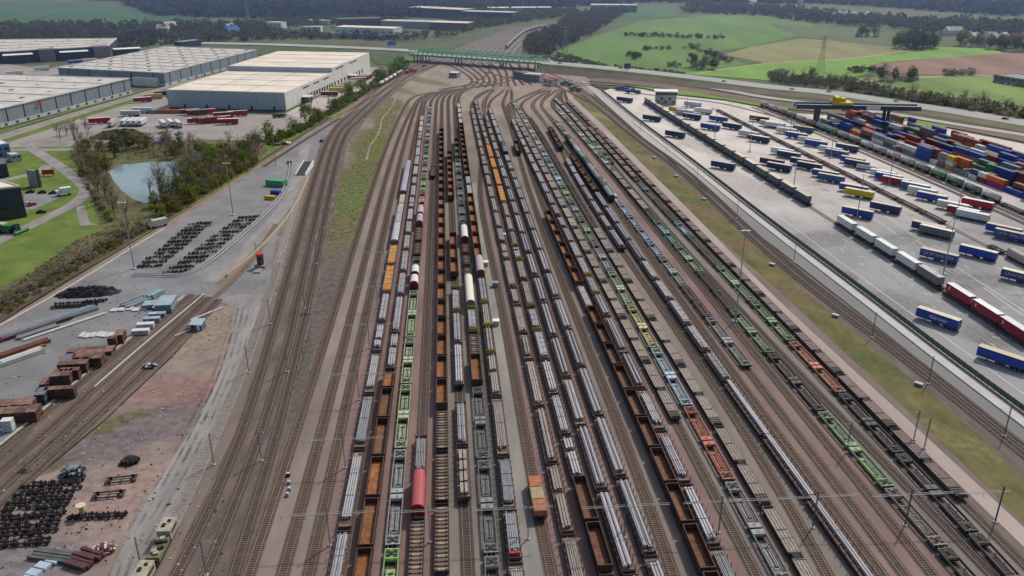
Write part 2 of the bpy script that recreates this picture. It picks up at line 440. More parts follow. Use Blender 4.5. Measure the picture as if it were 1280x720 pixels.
field([(1060, 98), (1150, 94), (1330, 97), (1340, 150), (1230, 134), (1120, 118)], (.13, .23, .04), z=-.16, c2=(.21, .28, .07))
field([(960, 30), (1090, 36), (1140, 50), (1130, 60), (1050, 52), (1000, 46)], (.09, .12, .05), z=-.185)
field([(690, 12), (760, 6), (860, 14), (850, 20), (760, 24)], (.05, .12, .05), z=-.21)
field([(-60, 34), (-60, 4), (40, 2), (110, 4), (185, 15), (270, 27), (240, 34), (150, 34)], (.035, .10, .04), 'hillside', z=-.21)
field([(130, 58), (240, 54), (240, 62), (170, 72), (135, 74)], (.08, .11, .04))
field([(460, 66), (532, 66), (530, 84), (470, 80)], (.06, .10, .025))
field([(330, 58), (440, 60), (330, 70), (300, 66)], (.06, .09, .03))
ribbon('farm_track', [(870, 92), (960, 79), (1050, 74), (1120, 66), (1150, 62)], 5, -.1, gm('farm', (.36, .31, .2), .2, .1))
ribbon('farm_track', [(1040, 104), (1130, 98), (1200, 94), (1240, 95)], 7, -.09, gm('farm', (.36, .31, .2), .2, .1))
# concrete yards by the warehouses
ngon('hardstanding', [(-60, 185), (60, 150), (150, 124), (200, 112), (212, 128), (212, 140), (358, 144), (420, 108), (462, 84), (500, 84), (420, 130), (375, 160), (335, 174), (250, 180), (140, 182)], -.04, gm('wyard', (.30, .27, .25), .2, .04))
ngon('hardstanding', [(356, 142), (460, 90), (500, 84), (470, 100), (388, 150)], -.03, gm('wyard2', (.46, .41, .37), .15, .04))
ngon('hardstanding', [(-60, 100), (-60, 72), (60, 86), (140, 68), (220, 62), (200, 72), (130, 90), (40, 95)], -.04, gm('wyard', (.30, .27, .25), .2, .04))
ribbon('road', [(-40, 183), (20, 165), (80, 146), (165, 121), (215, 107), (300, 86), (345, 72)], 9, -.01, CONC)
for a, b in ((-16, -7), (7, 12)):
    L = PX([(-40, 183), (20, 165), (80, 146), (165, 121), (215, 107), (300, 86), (345, 72)]); mb = MB(); ribbon_mb(mb, L, a, b, -.015, GRASS); structure('verge', mb.mesh('verge'))
ribbon('road', [(-60, 330), (0, 300), (50, 276), (90, 256), (107, 240), (103, 230), (75, 208), (50, 192), (38, 184), (30, 178)], 6.5, -.02, CONC)
ribbon('road', [(-30, 232), (10, 224), (45, 216), (62, 206)], 6.5, -.018, CONC)
ribbon('road', [(-30, 188), (40, 187), (90, 187), (140, 186)], 7, -.016, CONC)
ngon('parking', [(30, 240), (72, 238), (80, 244), (64, 252), (40, 262), (30, 262)], -.02, TARM)
ngon('track_spur', [(95, 258), (105, 256), (112, 278), (125, 281), (100, 282)], -.019, CONC)
WATER = mat('pond_water', (.20, .27, .28), .12, .25, .02, world=True, spec=.5)
ngon('pond_water', [(136, 214), (150, 206), (190, 202), (225, 203), (240, 210), (228, 232), (200, 250), (180, 254), (165, 248), (152, 238), (142, 226)], -.012, WATER)
# motorway on its embankment
MW = [(682, 78), (740, 83), (800, 89), (880, 98), (960, 108), (1040, 116), (1120, 128), (1200, 140), (1290, 155), (1400, 174)]
MWZ = [7, 6.6, 5.6, 4.2, 2.8, 1.8, 1.3, 1.2, 1.2, 1.2]
LM = smooth_line([(*G(x, y, z), z) for (x, y), z in zip(MW, MWZ)], 5)
def mwz(px): return float(np.interp(px, [p[0] for p in MW], MWZ))
ASPH = gm('motorway', (.36, .35, .34), .1, .03)
mb = MB(); ribbon_mb(mb, LM, -11, 11, .0, ASPH); structure('motorway', mb.mesh('motorway'))
mb = MB(); ribbon_mb(mb, LM, -.7, .7, .06, gm('median', (.46, .45, .43), .1, .1)); ribbon_mb(mb, LM, 9.2, 9.5, .05, WL); ribbon_mb(mb, LM, -9.5, -9.2, .05, WL); structure('road_marking', mb.mesh('road_marking'))
EMBK = gm('embankment', (.17, .125, .10), .2, .05)
EMBG = gm('embankment_grass', (.10, .15, .045), .3, .05)
La = np.array(LM); nn = normals(LM)
mb = MB(); vs = []; fs = []
prof = [(13.5, -.6, EMBG), (11, -.02, EMBG)]
for i in range(len(LM)):
    for o, q in ((26, 1), (11.02, 0), (-11.02, 0), (-15, .35), (-24, 1)):
        vs.append((La[i, 0] + nn[i, 0] * o, La[i, 1] + nn[i, 1] * o, La[i, 2] - .02 - q * (La[i, 2] + .3)))
for q, m in ((0, EMBG), (2, EMBG), (3, EMBK)):
    mb.add(vs, [(5 * i + q, 5 * i + q + 1, 5 * i + 6 + q, 5 * i + 5 + q) for i in range(len(LM) - 1)], m)
structure('embankment', mb.mesh('embankment'))
ribbon('slip_road', [(842, 102), (880, 108), (920, 115), (960, 122), (1040, 132), (1120, 143), (1200, 156), (1290, 170), (1400, 188)], 9, .05, gm('slip', (.40, .385, .36), .1, .03))
ngon('verge', [(690, 97), (760, 103), (830, 110), (905, 121), (985, 136), (1060, 143), (1140, 150), (1280, 177), (1400, 200), (1400, 192), (1280, 170), (1120, 146), (960, 125), (840, 106), (760, 98)], -.045, EMBK)
ngon('grass_strip', [(735, 104), (760, 106), (800, 108), (860, 114), (960, 131), (985, 134), (985, 139), (905, 124), (830, 116), (805, 110), (775, 106)], .005, gm('gstrip', (.15, .24, .03), .2, .05))
ngon('grass_strip', [(1128, 149), (1150, 151), (1185, 158), (1180, 161), (1140, 155)], .03, gm('gstrip', (.15, .24, .03), .2, .05))
ribbon('motorway', [(250, 54), (330, 55.5), (400, 58), (460, 60.5), (525, 64)], 22, .3, ASPH)
# railway beyond the bridge
ngon('far_track_bed', [(556, 66), (600, 48), (640, 36), (690, 27), (720, 24), (725, 28), (690, 36), (672, 48), (664, 62), (668, 80), (530, 80)], -.01, gravel('fbed', (.13, .115, .11)))
# ================================================================== WAGONS
def paint(key, c, rnd=0.2, var=0.25, rough=0.7):
    return mat('paint_' + key, c, rough, var, 1.1, rnd, grime=.65)
PAL = dict(
    pale=(.40, .41, .36), dgrey=(.13, .14, .14), grey=(.25, .26, .25), lgreen=(.27, .34, .20), green=(.19, .29, .14), ggreen=(.30, .38, .32),
    bgreen=(.24, .42, .14), lblue=(.33, .42, .46), teal=(.17, .33, .30), yellow=(.46, .41, .20), red=(.42, .13, .08), orange=(.40, .15, .08),
    black=(.055, .05, .05), white=(.50, .50, .45), salmon=(.50, .25, .18), ygreen=(.42, .46, .28), blue=(.36, .44, .50), navy=(.04, .06, .14),
    tanblack=(.22, .17, .12), tan=(.36, .30, .25), pink=(.27, .19, .18), brown=(.10, .065, .055), dark=(.055, .035, .035), rust=(.085, .04, .03),
    rustd=(.085, .036, .027), slat=(.13, .10, .09))
DARK = mat('underframe_dark', (.028, .026, .026), .8, .3, 1.5, .2)
STEEL = mat('bare_steel', (.22, .22, .25), .55, .25, .8, .15, .0, (3, .25, 3), grime=.3)
STEELW = mat('pale_steel', (.40, .39, .41), .6, .18, .8, .16, 0, (3, .25, 3), grime=.3)
STEELG = mat('galvanised_sheet', (.25, .265, .275), .6, .25, .6, .16, 0, (3, .3, 3), grime=.35)
TANST = mat('weathered_steel', (.31, .265, .235), .75, .25, .7, .18, 0, (3, .3, 3), grime=.4)
AMBER = mat('rusty_sheet', (.52, .22, .045), .8, .3, .7, .12, 0, (3, .3, 3), grime=.3)
CREAM = mat('cream_cover', (.45, .38, .30), .8, .2, .6, .15, grime=.3)
GREYL = mat('grey_cover', (.31, .305, .325), .75, .2, .5, .15, grime=.35)
LILAC = mat('lilac_steel', (.25, .245, .268), .6, .2, .8, .2, 0, (3, .25, 3), grime=.45)
STRAP = mat('dark_strap', (.05, .045, .045), .9)
REDEND = mat('red_end_paint', (.42, .05, .05), .7)
RUSTF = mat('rusty_floor', (.255, .105, .04), .9, .45, .8, .18)
BROWNF = mat('brown_floor', (.17, .085, .05), .9, .4, .8, .15)
BAGS = mat('pale_bags', (.5, .44, .40), .9, .3, 1.5)
WOOD = mat('grey_brown_boards', (.17, .12, .095), .9, .3, 1.0, .15, 0, (.5, 3, 1))
WOODL = mat('pale_boards', (.33, .24, .16), .9, .3, 1.0, .12)

CACHE = {}
def bogie_mesh():
    if 'bogie' in CACHE: return CACHE['bogie']
    b = MB()
    for sx in (-1, 1):
        b.cbox((sx * 1.0, 0, .55), (.16, 2.5, .3), DARK)
        for sy in (-.9, .9):
            b.tube((sx * .70, sy, .46), (sx * .84, sy, .46), .46, DARK, 12)
    for sy in (-.9, .9):
        b.tube((-.7, sy, .46), (.7, sy, .46), .09, DARK, 6)
    b.cbox((0, 0, .62), (2.0, .5, .2), DARK)
    CACHE['bogie'] = b
    return b

def moved(mb, dx=0, dy=0, dz=0):
    o = MB(); o.mats = list(mb.mats); o.f = list(mb.f); o.m = list(mb.m)
    o.v = [(x + dx, y + dy, z + dz) for x, y, z in mb.v]
    return o

def buffers(b, L):
    for s in (-1, 1):
        for sx in (-.87, .87):
            b.tube((sx, s * (L / 2 - .55), 1.0), (sx, s * (L / 2), 1.0), .2, DARK, 8)
        b.cbox((0, s * (L / 2 - .3), .95), (.2, .6, .2), DARK)

def wagon_parts(kind, col, L):
    """list of (part name, MB); first is the body. local Y along the wagon, z = 0 on the rails"""
    P = []
    b = MB()
    Lb = L - 1.1
    h = Lb / 2
    if kind in 'PQK':
        c = paint(col, PAL[col])
        lt = paint(col + '_lighter', tuple(min(.8, v * 1.35 + .04) for v in PAL[col]))  # lighter paint for end bars, centre plates and inner frames
        units = [(-h, -.3), (.3, h)] if kind == 'P' else [(-h, h)]
        floors = []
        for ui, (y0, y1) in enumerate(units):
            for sx in (-1, 1):
                b.box(*sorted((sx * 1.28, sx * 1.45)), y0, y1, .55, 1.15, c)
            ends = []
            pe = 2.9 if kind != 'K' else 2.2
            if kind == 'P':
                ends = [(y0, y0 + (pe if ui == 0 else 1.5)), (y1 - (1.5 if ui == 0 else pe), y1)]
            else:
                ends = [(y0, y0 + pe), (y1 - pe, y1)]
            for k, (e0, e1) in enumerate(ends):
                big = e1 - e0 > 2
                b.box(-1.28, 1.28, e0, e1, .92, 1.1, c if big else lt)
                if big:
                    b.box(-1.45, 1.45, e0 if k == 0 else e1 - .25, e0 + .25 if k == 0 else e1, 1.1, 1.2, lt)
                    for qx in (-.72, .72):
                        for qy in (.3, .7):
                            b.cbox((qx, e0 + (e1 - e0) * qy, 1.13), (.8, .78, .1), DARK)
                    b.cbox((0, (e0 + e1) / 2, 1.2), (.5, .9, .34), DARK if kind != 'K' else c)
                else:
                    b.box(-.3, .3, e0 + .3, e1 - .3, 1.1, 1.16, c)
            p0, p1 = ends[0][1], ends[1][0]
            if kind == 'K':
                k = p0
                while k < p1:
                    b.box(-1.28, 1.28, k, k + .25, .85, 1.0, c); k += 1.6
                for qx in (-.55, .55):
                    b.box(qx - .12, qx + .12, p0, p1, .9, 1.08, c)
                for sx in (-1, 1):
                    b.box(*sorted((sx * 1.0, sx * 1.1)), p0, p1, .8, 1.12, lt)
            else:
                f = MB()
                q0, q1 = p0 + .9, p1 - 2.2
                fl = c if kind == 'P' else paint('navy', PAL['navy'])
                f.box(-1.0, 1.0, q0, q1, .3, .42, fl)
                for qq in (q0 + .2, (q0 + q1) / 2, q1 - .4): f.box(-1.28, 1.28, qq, qq + .22, .32, .44, fl)
                f.box(-.8, .8, q0 + 1.0, q0 + 1.5, .42, .5, DARK); f.box(-.8, .8, q1 - 1.6, q1 - 1.1, .42, .5, DARK)
                for sx in (-.62, .62):
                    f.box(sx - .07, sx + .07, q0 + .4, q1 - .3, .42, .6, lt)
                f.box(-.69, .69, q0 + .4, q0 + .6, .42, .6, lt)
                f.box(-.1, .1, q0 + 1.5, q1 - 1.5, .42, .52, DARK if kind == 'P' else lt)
                if kind == 'Q':
                    k = q0 + 1
                    while k < q1:
                        f.box(-1.0, 1.0, k, k + .16, .42, .56, lt); k += 1.7
                floors.append(('pocket_floor', f))
                b.box(-1.28, 1.28, p0 - .02, p0 + .18, .35, .92, c)
                b.box(-1.28, 1.28, p1 - .18, p1 + .02, .35, .92, c)
        buffers(b, L)
        P.append(('frame', b)); P += floors
        bp = [-h + 1.5, h - 1.5] + ([0] if kind == 'P' else [])
    elif kind in 'Ff':
        c = paint(col + '_deck', PAL[col] if col != 'pale' else (.38, .36, .31))
        dk = paint(col + '_rib', tuple(v * .55 for v in PAL[col]))
        units = [(-h, -.7), (.7, h)]
        if kind == 'F':
            units = [(-h, -.9), (.9, h)]
        for ui, (y0, y1) in enumerate(units):
            b.box(-1.3, 1.3, y0 + .2, y1 - .2, .95, 1.15, c)
            for qx in (-1.32, -.7, 0, .7, 1.32):
                b.box(qx - .06, qx + .06, y0, y1, 1.0, 1.24, dk)
            for yy in (y0, y1 - .25):
                b.box(-1.38, 1.38, yy, yy + .25, .9, 1.3, dk)
        y1 = h
        for k in range(4):
            b.box(-1.25, 1.25, -h + .6 + k * .8, -h + .85 + k * .8, 1.15, 1.34, dk)
        b.cbox((0, 0, 1.0), (2.2, 1.5, .7), DARK); b.box(-1.2, 1.2, -h + .5, -h + 3.6, 1.15, 1.2, DARK)
        for q in (-.25, .25): b.box(-1.05, 1.05, q * L - .15, q * L + .15, 1.15, 1.3, dk)
        for s in (-1, 1):
            b.cbox((s * .85, 0, 1.35), (.3, .7, .35), DARK)
            b.cbox((0, s * (h - .3), 1.38), (1.9, .35, .3), DARK)
        buffers(b, L)
        P.append(('deck', b))
        bp = [-h + 1.6, 0, h - 1.6]
    elif kind == 'O':
        c = paint(col + '_open', {'dark': (.06, .038, .035), 'teal': (.05, .16, .15), 'rust': (.10, .045, .03), 'rustfloor': (.09, .05, .038), 'rustd': (.085, .036, .026),
                                   'orange': (.085, .04, .03), 'bags': (.085, .04, .03), 'scrap': (.05, .035, .03)}[col])
        z1 = 2.85
        b.box(-1.4, 1.4, -h, h, .95, 1.25, c)
        for sx in (-1, 1):
            b.box(*sorted((sx * 1.36, sx * 1.46)), -h, h, 1.25, z1, c)
            n = 8
            for k in range(n + 1):
                y = -h + .1 + (2 * h - .2) * k / n
                b.box(*sorted((sx * 1.46, sx * 1.54)), y - .07, y + .07, 1.0, z1 - .05, c)
            b.box(*sorted((sx * 1.33, sx * 1.5)), -h, h, z1, z1 + .1, c)
        for s in (-1, 1):
            b.box(-1.36, 1.36, *sorted((s * h, s * (h - .12))), 1.25, z1, c)
            b.box(-1.33, 1.33, *sorted((s * (h - .17), s * (h + .03))), z1, z1 + .1, c)
        buffers(b, L)
        P.append(('body', b))
        f = MB()
        fm = {'rust': RUSTF, 'orange': RUSTF, 'rustfloor': RUSTF, 'rustd': BROWNF, 'bags': BROWNF}.get(col, BROWNF)
        if col == 'scrap':
            r = random.Random(int(L * 10))
            f.box(-1.34, 1.34, -h + .15, h - .15, 1.26, 2.2, BROWNF)
            for k in range(26):
                f.cbox((r.uniform(-1, 1), r.uniform(-h + .8, h - .8), r.uniform(2.2, 2.8)), (r.uniform(.4, 1.2), r.uniform(.5, 1.6), r.uniform(.2, .7)), r.choice([RUSTF, BROWNF, DARK]), r.uniform(0, 3))
        else:
            f.box(-1.34, 1.34, -h + .15, h - .15, 1.26, 1.34 if col != 'orange' else 1.6, fm)
        P.append(('floor', f))
        bp = [-h + 2.2, h - 2.2]
    elif kind == 'B':
        b.box(-1.35, 1.35, -h, h, .95, 1.2, WOOD)
        k = -h + .9
        i = 0
        while k < h - .7:
            b.box(-1.25, 1.25, k, k + (.35 if i % 3 else .6), 1.2, 1.42, WOODL if i % 3 == 0 else WOOD)
            for sx in (-1.15, .75):
                b.box(sx, sx + .4, k, k + .3, 1.42, 1.6, WOOD)
            k += 1.25; i += 1
        for s in (-1, 1):
            b.box(-1.4, 1.4, *sorted((s * h, s * (h - .15))), 1.2, 1.9, DARK)
            b.box(*sorted((s * 1.35, s * 1.45)), -h, h, 1.0, 1.35, DARK)
        buffers(b, L)
        P.append(('deck', b))
        bp = [-h + 2.0, h - 2.0]
    elif kind == 'T':
        c = {'red': (.40, .085, .09), 'pink': (.40, .32, .30), 'white': (.62, .61, .57), 'cream': (.68, .63, .50), 'dred': (.3, .03, .05)}[col]
        endc = {'red': (.33, .01, .03), 'white': (.18, .01, .03), 'cream': (.14, .17, .2), 'pink': (.10, .06, .06), 'dred': (.3, .03, .05)}[col]  # red end darkened: shade of the near end put into its colour
        hood = mat('hood_' + col, c, .6, .12, 1.0, .06, 0, (1, 2.5, 1))
        endm = mat('hood_end_' + col, endc, .6, .15)
        b.box(-1.35, 1.35, -h, h, .85, 1.15, DARK)
        buffers(b, L)
        P.append(('underframe', b))
        t = MB()
        prof = [(-1.42, 1.15), (-1.45, 2.6), (-1.3, 3.3), (-.95, 3.75), (-.45, 3.95), (0, 4.0), (.45, 3.95), (.95, 3.75), (1.3, 3.3), (1.45, 2.6), (1.42, 1.15)]
        y0, y1 = -h + .7, h - .7
        n = 9
        ys = [y0 + (y1 - y0) * k / n for k in range(n + 1)]
        vs, fs = [], []
        for i, y in enumerate(ys):
            q = 1.0 if i % 2 == 0 else .985
            vs += [(x * q, y, z * (1 if q == 1 else .992)) for x, z in prof]
        m = len(prof)
        for i in range(n):
            for k in range(m - 1):
                fs.append((i * m + k, i * m + k + 1, (i + 1) * m + k + 1, (i + 1) * m + k))
        t.add(vs, fs, hood)
        P.append(('hood', t))
        for y in (y0, y1):
            e = MB()
            e.add([(x * 1.02, y - .12, z + .03) for x, z in prof] + [(x * 1.02, y + .12, z + .03) for x, z in prof],
                  [tuple(range(m)), tuple(range(2 * m - 1, m - 1, -1))] + [(k, k + 1, m + k + 1, m + k) for k in range(m - 1)], endm)
            P.append(('end_wall', e))
        bp = [-h + 1.8, h - 1.8]
    elif kind == 'C':
        roofc = {'teal': (.20, .25, .24), 'dark': (.07, .08, .08), 'lil': (.40, .39, .45), 'gry': (.42, .41, .42)}[col]
        sidec = {'teal': (.025, .04, .06), 'dark': (.03, .03, .035), 'lil': (.12, .11, .13), 'gry': (.14, .13, .13)}[col]
        rm = mat('van_roof_' + col, roofc, .55, .2, .7, .12)
        sm = mat('van_side_' + col, sidec, .6, .25, .9, .1)
        b.box(-1.36, 1.36, -h, h, .95, 3.3, sm)
        n = 8
        for k in range(n + 1):
            y = -h + .1 + (2 * h - .2) * k / n
            for sx in (-1, 1):
                b.box(*sorted((sx * 1.36, sx * 1.42)), y - .06, y + .06, 1.0, 3.25, sm)
        buffers(b, L)
        P.append(('body', b))
        t = MB()
        prof = [(-1.42, 3.3), (-1.2, 3.6), (-.6, 3.82), (0, 3.88), (.6, 3.82), (1.2, 3.6), (1.42, 3.3)]
        m = len(prof)
        vs = [(x, -h - .05, z) for x, z in prof] + [(x, h + .05, z) for x, z in prof]
        t.add(vs, [(k, k + 1, m + k + 1, m + k) for k in range(m - 1)] + [tuple(range(m)), tuple(range(2 * m - 1, m - 1, -1))], rm)
        for k in range(1, n):
            y = -h + 2 * h * k / n
            t.box(-1.15, 1.15, y - .05, y + .05, 3.6, 3.92, rm)
        P.append(('roof', t))
        bp = [-h + 2.2, h - 2.2]
    elif kind == 'U':
        om = mat('orange_tarpaulin', (.42, .15, .075), .85, .3, 1.0, grime=.4)
        tm = mat('khaki_tarpaulin', (.36, .27, .18), .85, .2, 1.0)
        b.box(-1.4, 1.4, -h, h, .9, 1.2, DARK)
        buffers(b, L)
        P.append(('underframe', b))
        for k, (y0, y1, mm) in enumerate([(-h + .2, -h / 3, om), (-h / 3 + .1, h / 3, tm), (h / 3 + .1, h - .2, om)]):
            t = MB()
            t.box(-1.42, 1.42, y0, y1, 1.2, 2.5, mm)
            t.box(-1.3, 1.3, y0 + .1, y1 - .1, 2.5, 2.62, mm)
            P.append(('tarpaulin_cover', t))
        bp = [-h + 2.2, h - 2.2]
    else:   # S: stake wagon
        c = paint('stake_wagon', (.12, .075, .06), .3)
        pm = paint('stakes', (.26, .165, .15), .3)
        b.box(-1.38, 1.38, -h, h, 1.0, 1.2, c)
        for sx in (-1, 1):
            b.box(*sorted((sx * 1.38, sx * 1.46)), -h, h, .85, 1.25, c)
            n = max(4, int(L / 2.5))
            for k in range(n + 1):
                y = -h + .5 + (2 * h - 1.0) * k / n
                b.box(*sorted((sx * 1.36, sx * 1.5)), y - .07, y + .07, 1.25, 2.45, pm)
        for k in range(6):
            y = -h + 1 + (2 * h - 2) * k / 5
            b.box(-1.25, 1.25, y - .12, y + .12, 1.2, 1.32, WOODL)
        for s in (-1, 1):
            b.box(-1.36, 1.36, *sorted((s * h, s * (h - .1))), 1.2, 1.75, c)
        buffers(b, L)
        P.append(('deck', b))
        if col == 'ybar':
            ym = mat('yellow_headboard', (.42, .31, .04), .7, grime=.4)
            for s in (-1, 1):
                yb = MB()
                yb.box(-1.42, 1.42, *sorted((s * (h + .02), s * (h + .14))), 1.2, 2.7, ym)
                P.append(('headboard', yb))
        bp = [-h + 2.3, h - 2.3]
    for y in bp:
        P.append(('bogie', moved(bogie_mesh(), 0, y)))
    return P

def load_parts(col, L, var=0):
    """what lies on a stake wagon; local z = 0 on the rails"""
    b = MB()
    r = random.Random(int(L * 7) + len(col) * 31 + var * 977)
    h = L / 2 - 1.4 - r.choice([0, 0, .4, 1.2])
    z = 1.33
    spans = [(-h, h)]
    if var % 4 == 3 and col in ('wht', 'tan', 'cream', 'gryw', 'sheet'):
        g = r.uniform(-.15, .15) * L; spans = [(-h, g - .6), (g + .6, h)]
    def bars(xs, w, ht, m, y0=None, y1=None, jit=.7):
        for (s0, s1) in (spans if y0 is None else [(y0, y1)]):
            for x in xs:
                b.box(x - w / 2, x + w / 2, s0 + r.uniform(0, jit), s1 - r.uniform(0, jit), z, z + ht + r.uniform(-.08, .08), m)
    def straps(n=4, w=2.0, top=.85):
        for k in range(n):
            y = -h + 1 + (2 * h - 2) * k / (n - 1) + r.uniform(-.4, .4)
            b.box(-w / 2, w / 2, y - .05, y + .05, z + top, z + top + .05, STRAP)
    if col == 'lav':
        w = r.choice([.72, .8, .86])
        bars((-.52, .52), w, .7, LILAC); bars((-.52, .52), .26, .9, STEELW); bars((0,), .14, .4, STRAP)
    elif col == 'wht':
        k = var % 3
        if k == 0: bars((-.66, 0, .66), .44, .75, STEELW); bars((-.33, .33), .12, .45, STEEL)
        elif k == 1: bars((-.5, .5), .78, .7, STEELW); bars((-.5, .5), .2, .85, STEEL)
        else: bars((-.75, -.25, .25, .75), .36, .65, STEELW, jit=1.2)
        straps(4, 1.9, .78)
    elif col == 'tan':
        k = var % 3
        if k == 0: bars((-.62, 0, .62), .46, .7, TANST); bars((-.3, .3), .12, .4, STEEL)
        elif k == 1: bars((-.42, .42), .62, .65, TANST); bars((-.42, .42), .14, .8, STEELW)
        else: bars((-.85, -.4, .05, .5, .9), .34, .55, TANST, jit=1.3)
        straps(3, 1.9, .7)
    elif col == 'cream':
        for s0, s1 in spans: b.box(-1.1, 1.1, s0, s1, z, z + .85, CREAM)
        straps(5, 2.24, .85)
    elif col == 'gryw':
        for s0, s1 in spans: b.box(-1.08, 1.08, s0, s1, z, z + .8, GREYL)
        bars((-.55, .55), .8, .9, GREYL); straps(5, 2.2, .9)
    elif col in ('orange', 'amber'):
        b.box(-1.15, 1.15, -h, h, z, z + .8, AMBER); bars((-.8, 0, .8), .6, .9, AMBER); straps(6, 2.3, .96)
        if col == 'orange':
            for sx in (-1, 1):
                b.box(*sorted((sx * 1.24, sx * 1.34)), -h, h, z, z + 1.1, STEELW)
    elif col == 'sheet':
        bars((-.85, -.3, .3, .85), .46, .75, STEELG); straps(3, 2.1, .78)
    elif col == 'sheetw':
        b.box(-1.1, 1.1, -h, h, z, z + .8, STEELG); bars((-.55, .55), 1.0, .9, STEELG); straps(4, 2.3, .95)
    elif col == 'rods':
        bars((-.9, -.55, -.2, .2, .55, .9), .22, .6, STEELG, jit=1.4); straps(3, 2.0, .62)
    elif col == 'pipes':
        for k in range(9):
            x = -1 + .25 * k
            y0 = -h + r.uniform(0, .8); y1 = h - r.uniform(0, .8)
            b.tube((x, y0, z + .16 + .22 * (k % 2)), (x + .1, y1, z + .16 + .22 * (k % 2)), .13, TANST, 6)
            b.tube((x + .1, y0, z + .55), (x + .1, y1, z + .55), .13, STEELG, 6)
        straps(4, 2.2, .7)
    elif col == 'rail':
        h = L / 2 - .1
        bars((-.3, .3), .40, .7, STEELW, -h, h, .05); bars((0,), .2, .5, LILAC, -h, h, .05)
    elif col == 'redend':
        bars((-.86, -.43, 0, .43, .86), .34, .8, STEELG, -h + .7, h, .6); straps(4, 2.1, .85)
        bars((-.86, -.43, 0, .43, .86), .36, .82, REDEND, -h, -h + .68, .01)
    elif col == 'coil':
        for k in range(4):
            bars((-.5, .5), .72, .7, TANST, -h + k * h / 2, -h + (k + .85) * h / 2, .1)
    return [('load', b)]

MESHES = {}
def proto(kind, col, L, full, var=0):
    key = (kind, col, L, full, var)
    if key not in MESHES:
        parts = wagon_parts(kind, col, L) if kind != 'load' else load_parts(col, L, var)
        if full:
            MESHES[key] = [(n, CACHE.setdefault('bogie_me' if False else (key, i), mb.mesh(n))) for i, (n, mb) in enumerate(parts)]
        else:
            MESHES[key] = [(parts[0][0], merged([mb for _, mb in parts]).mesh(kind))]
    return MESHES[key]

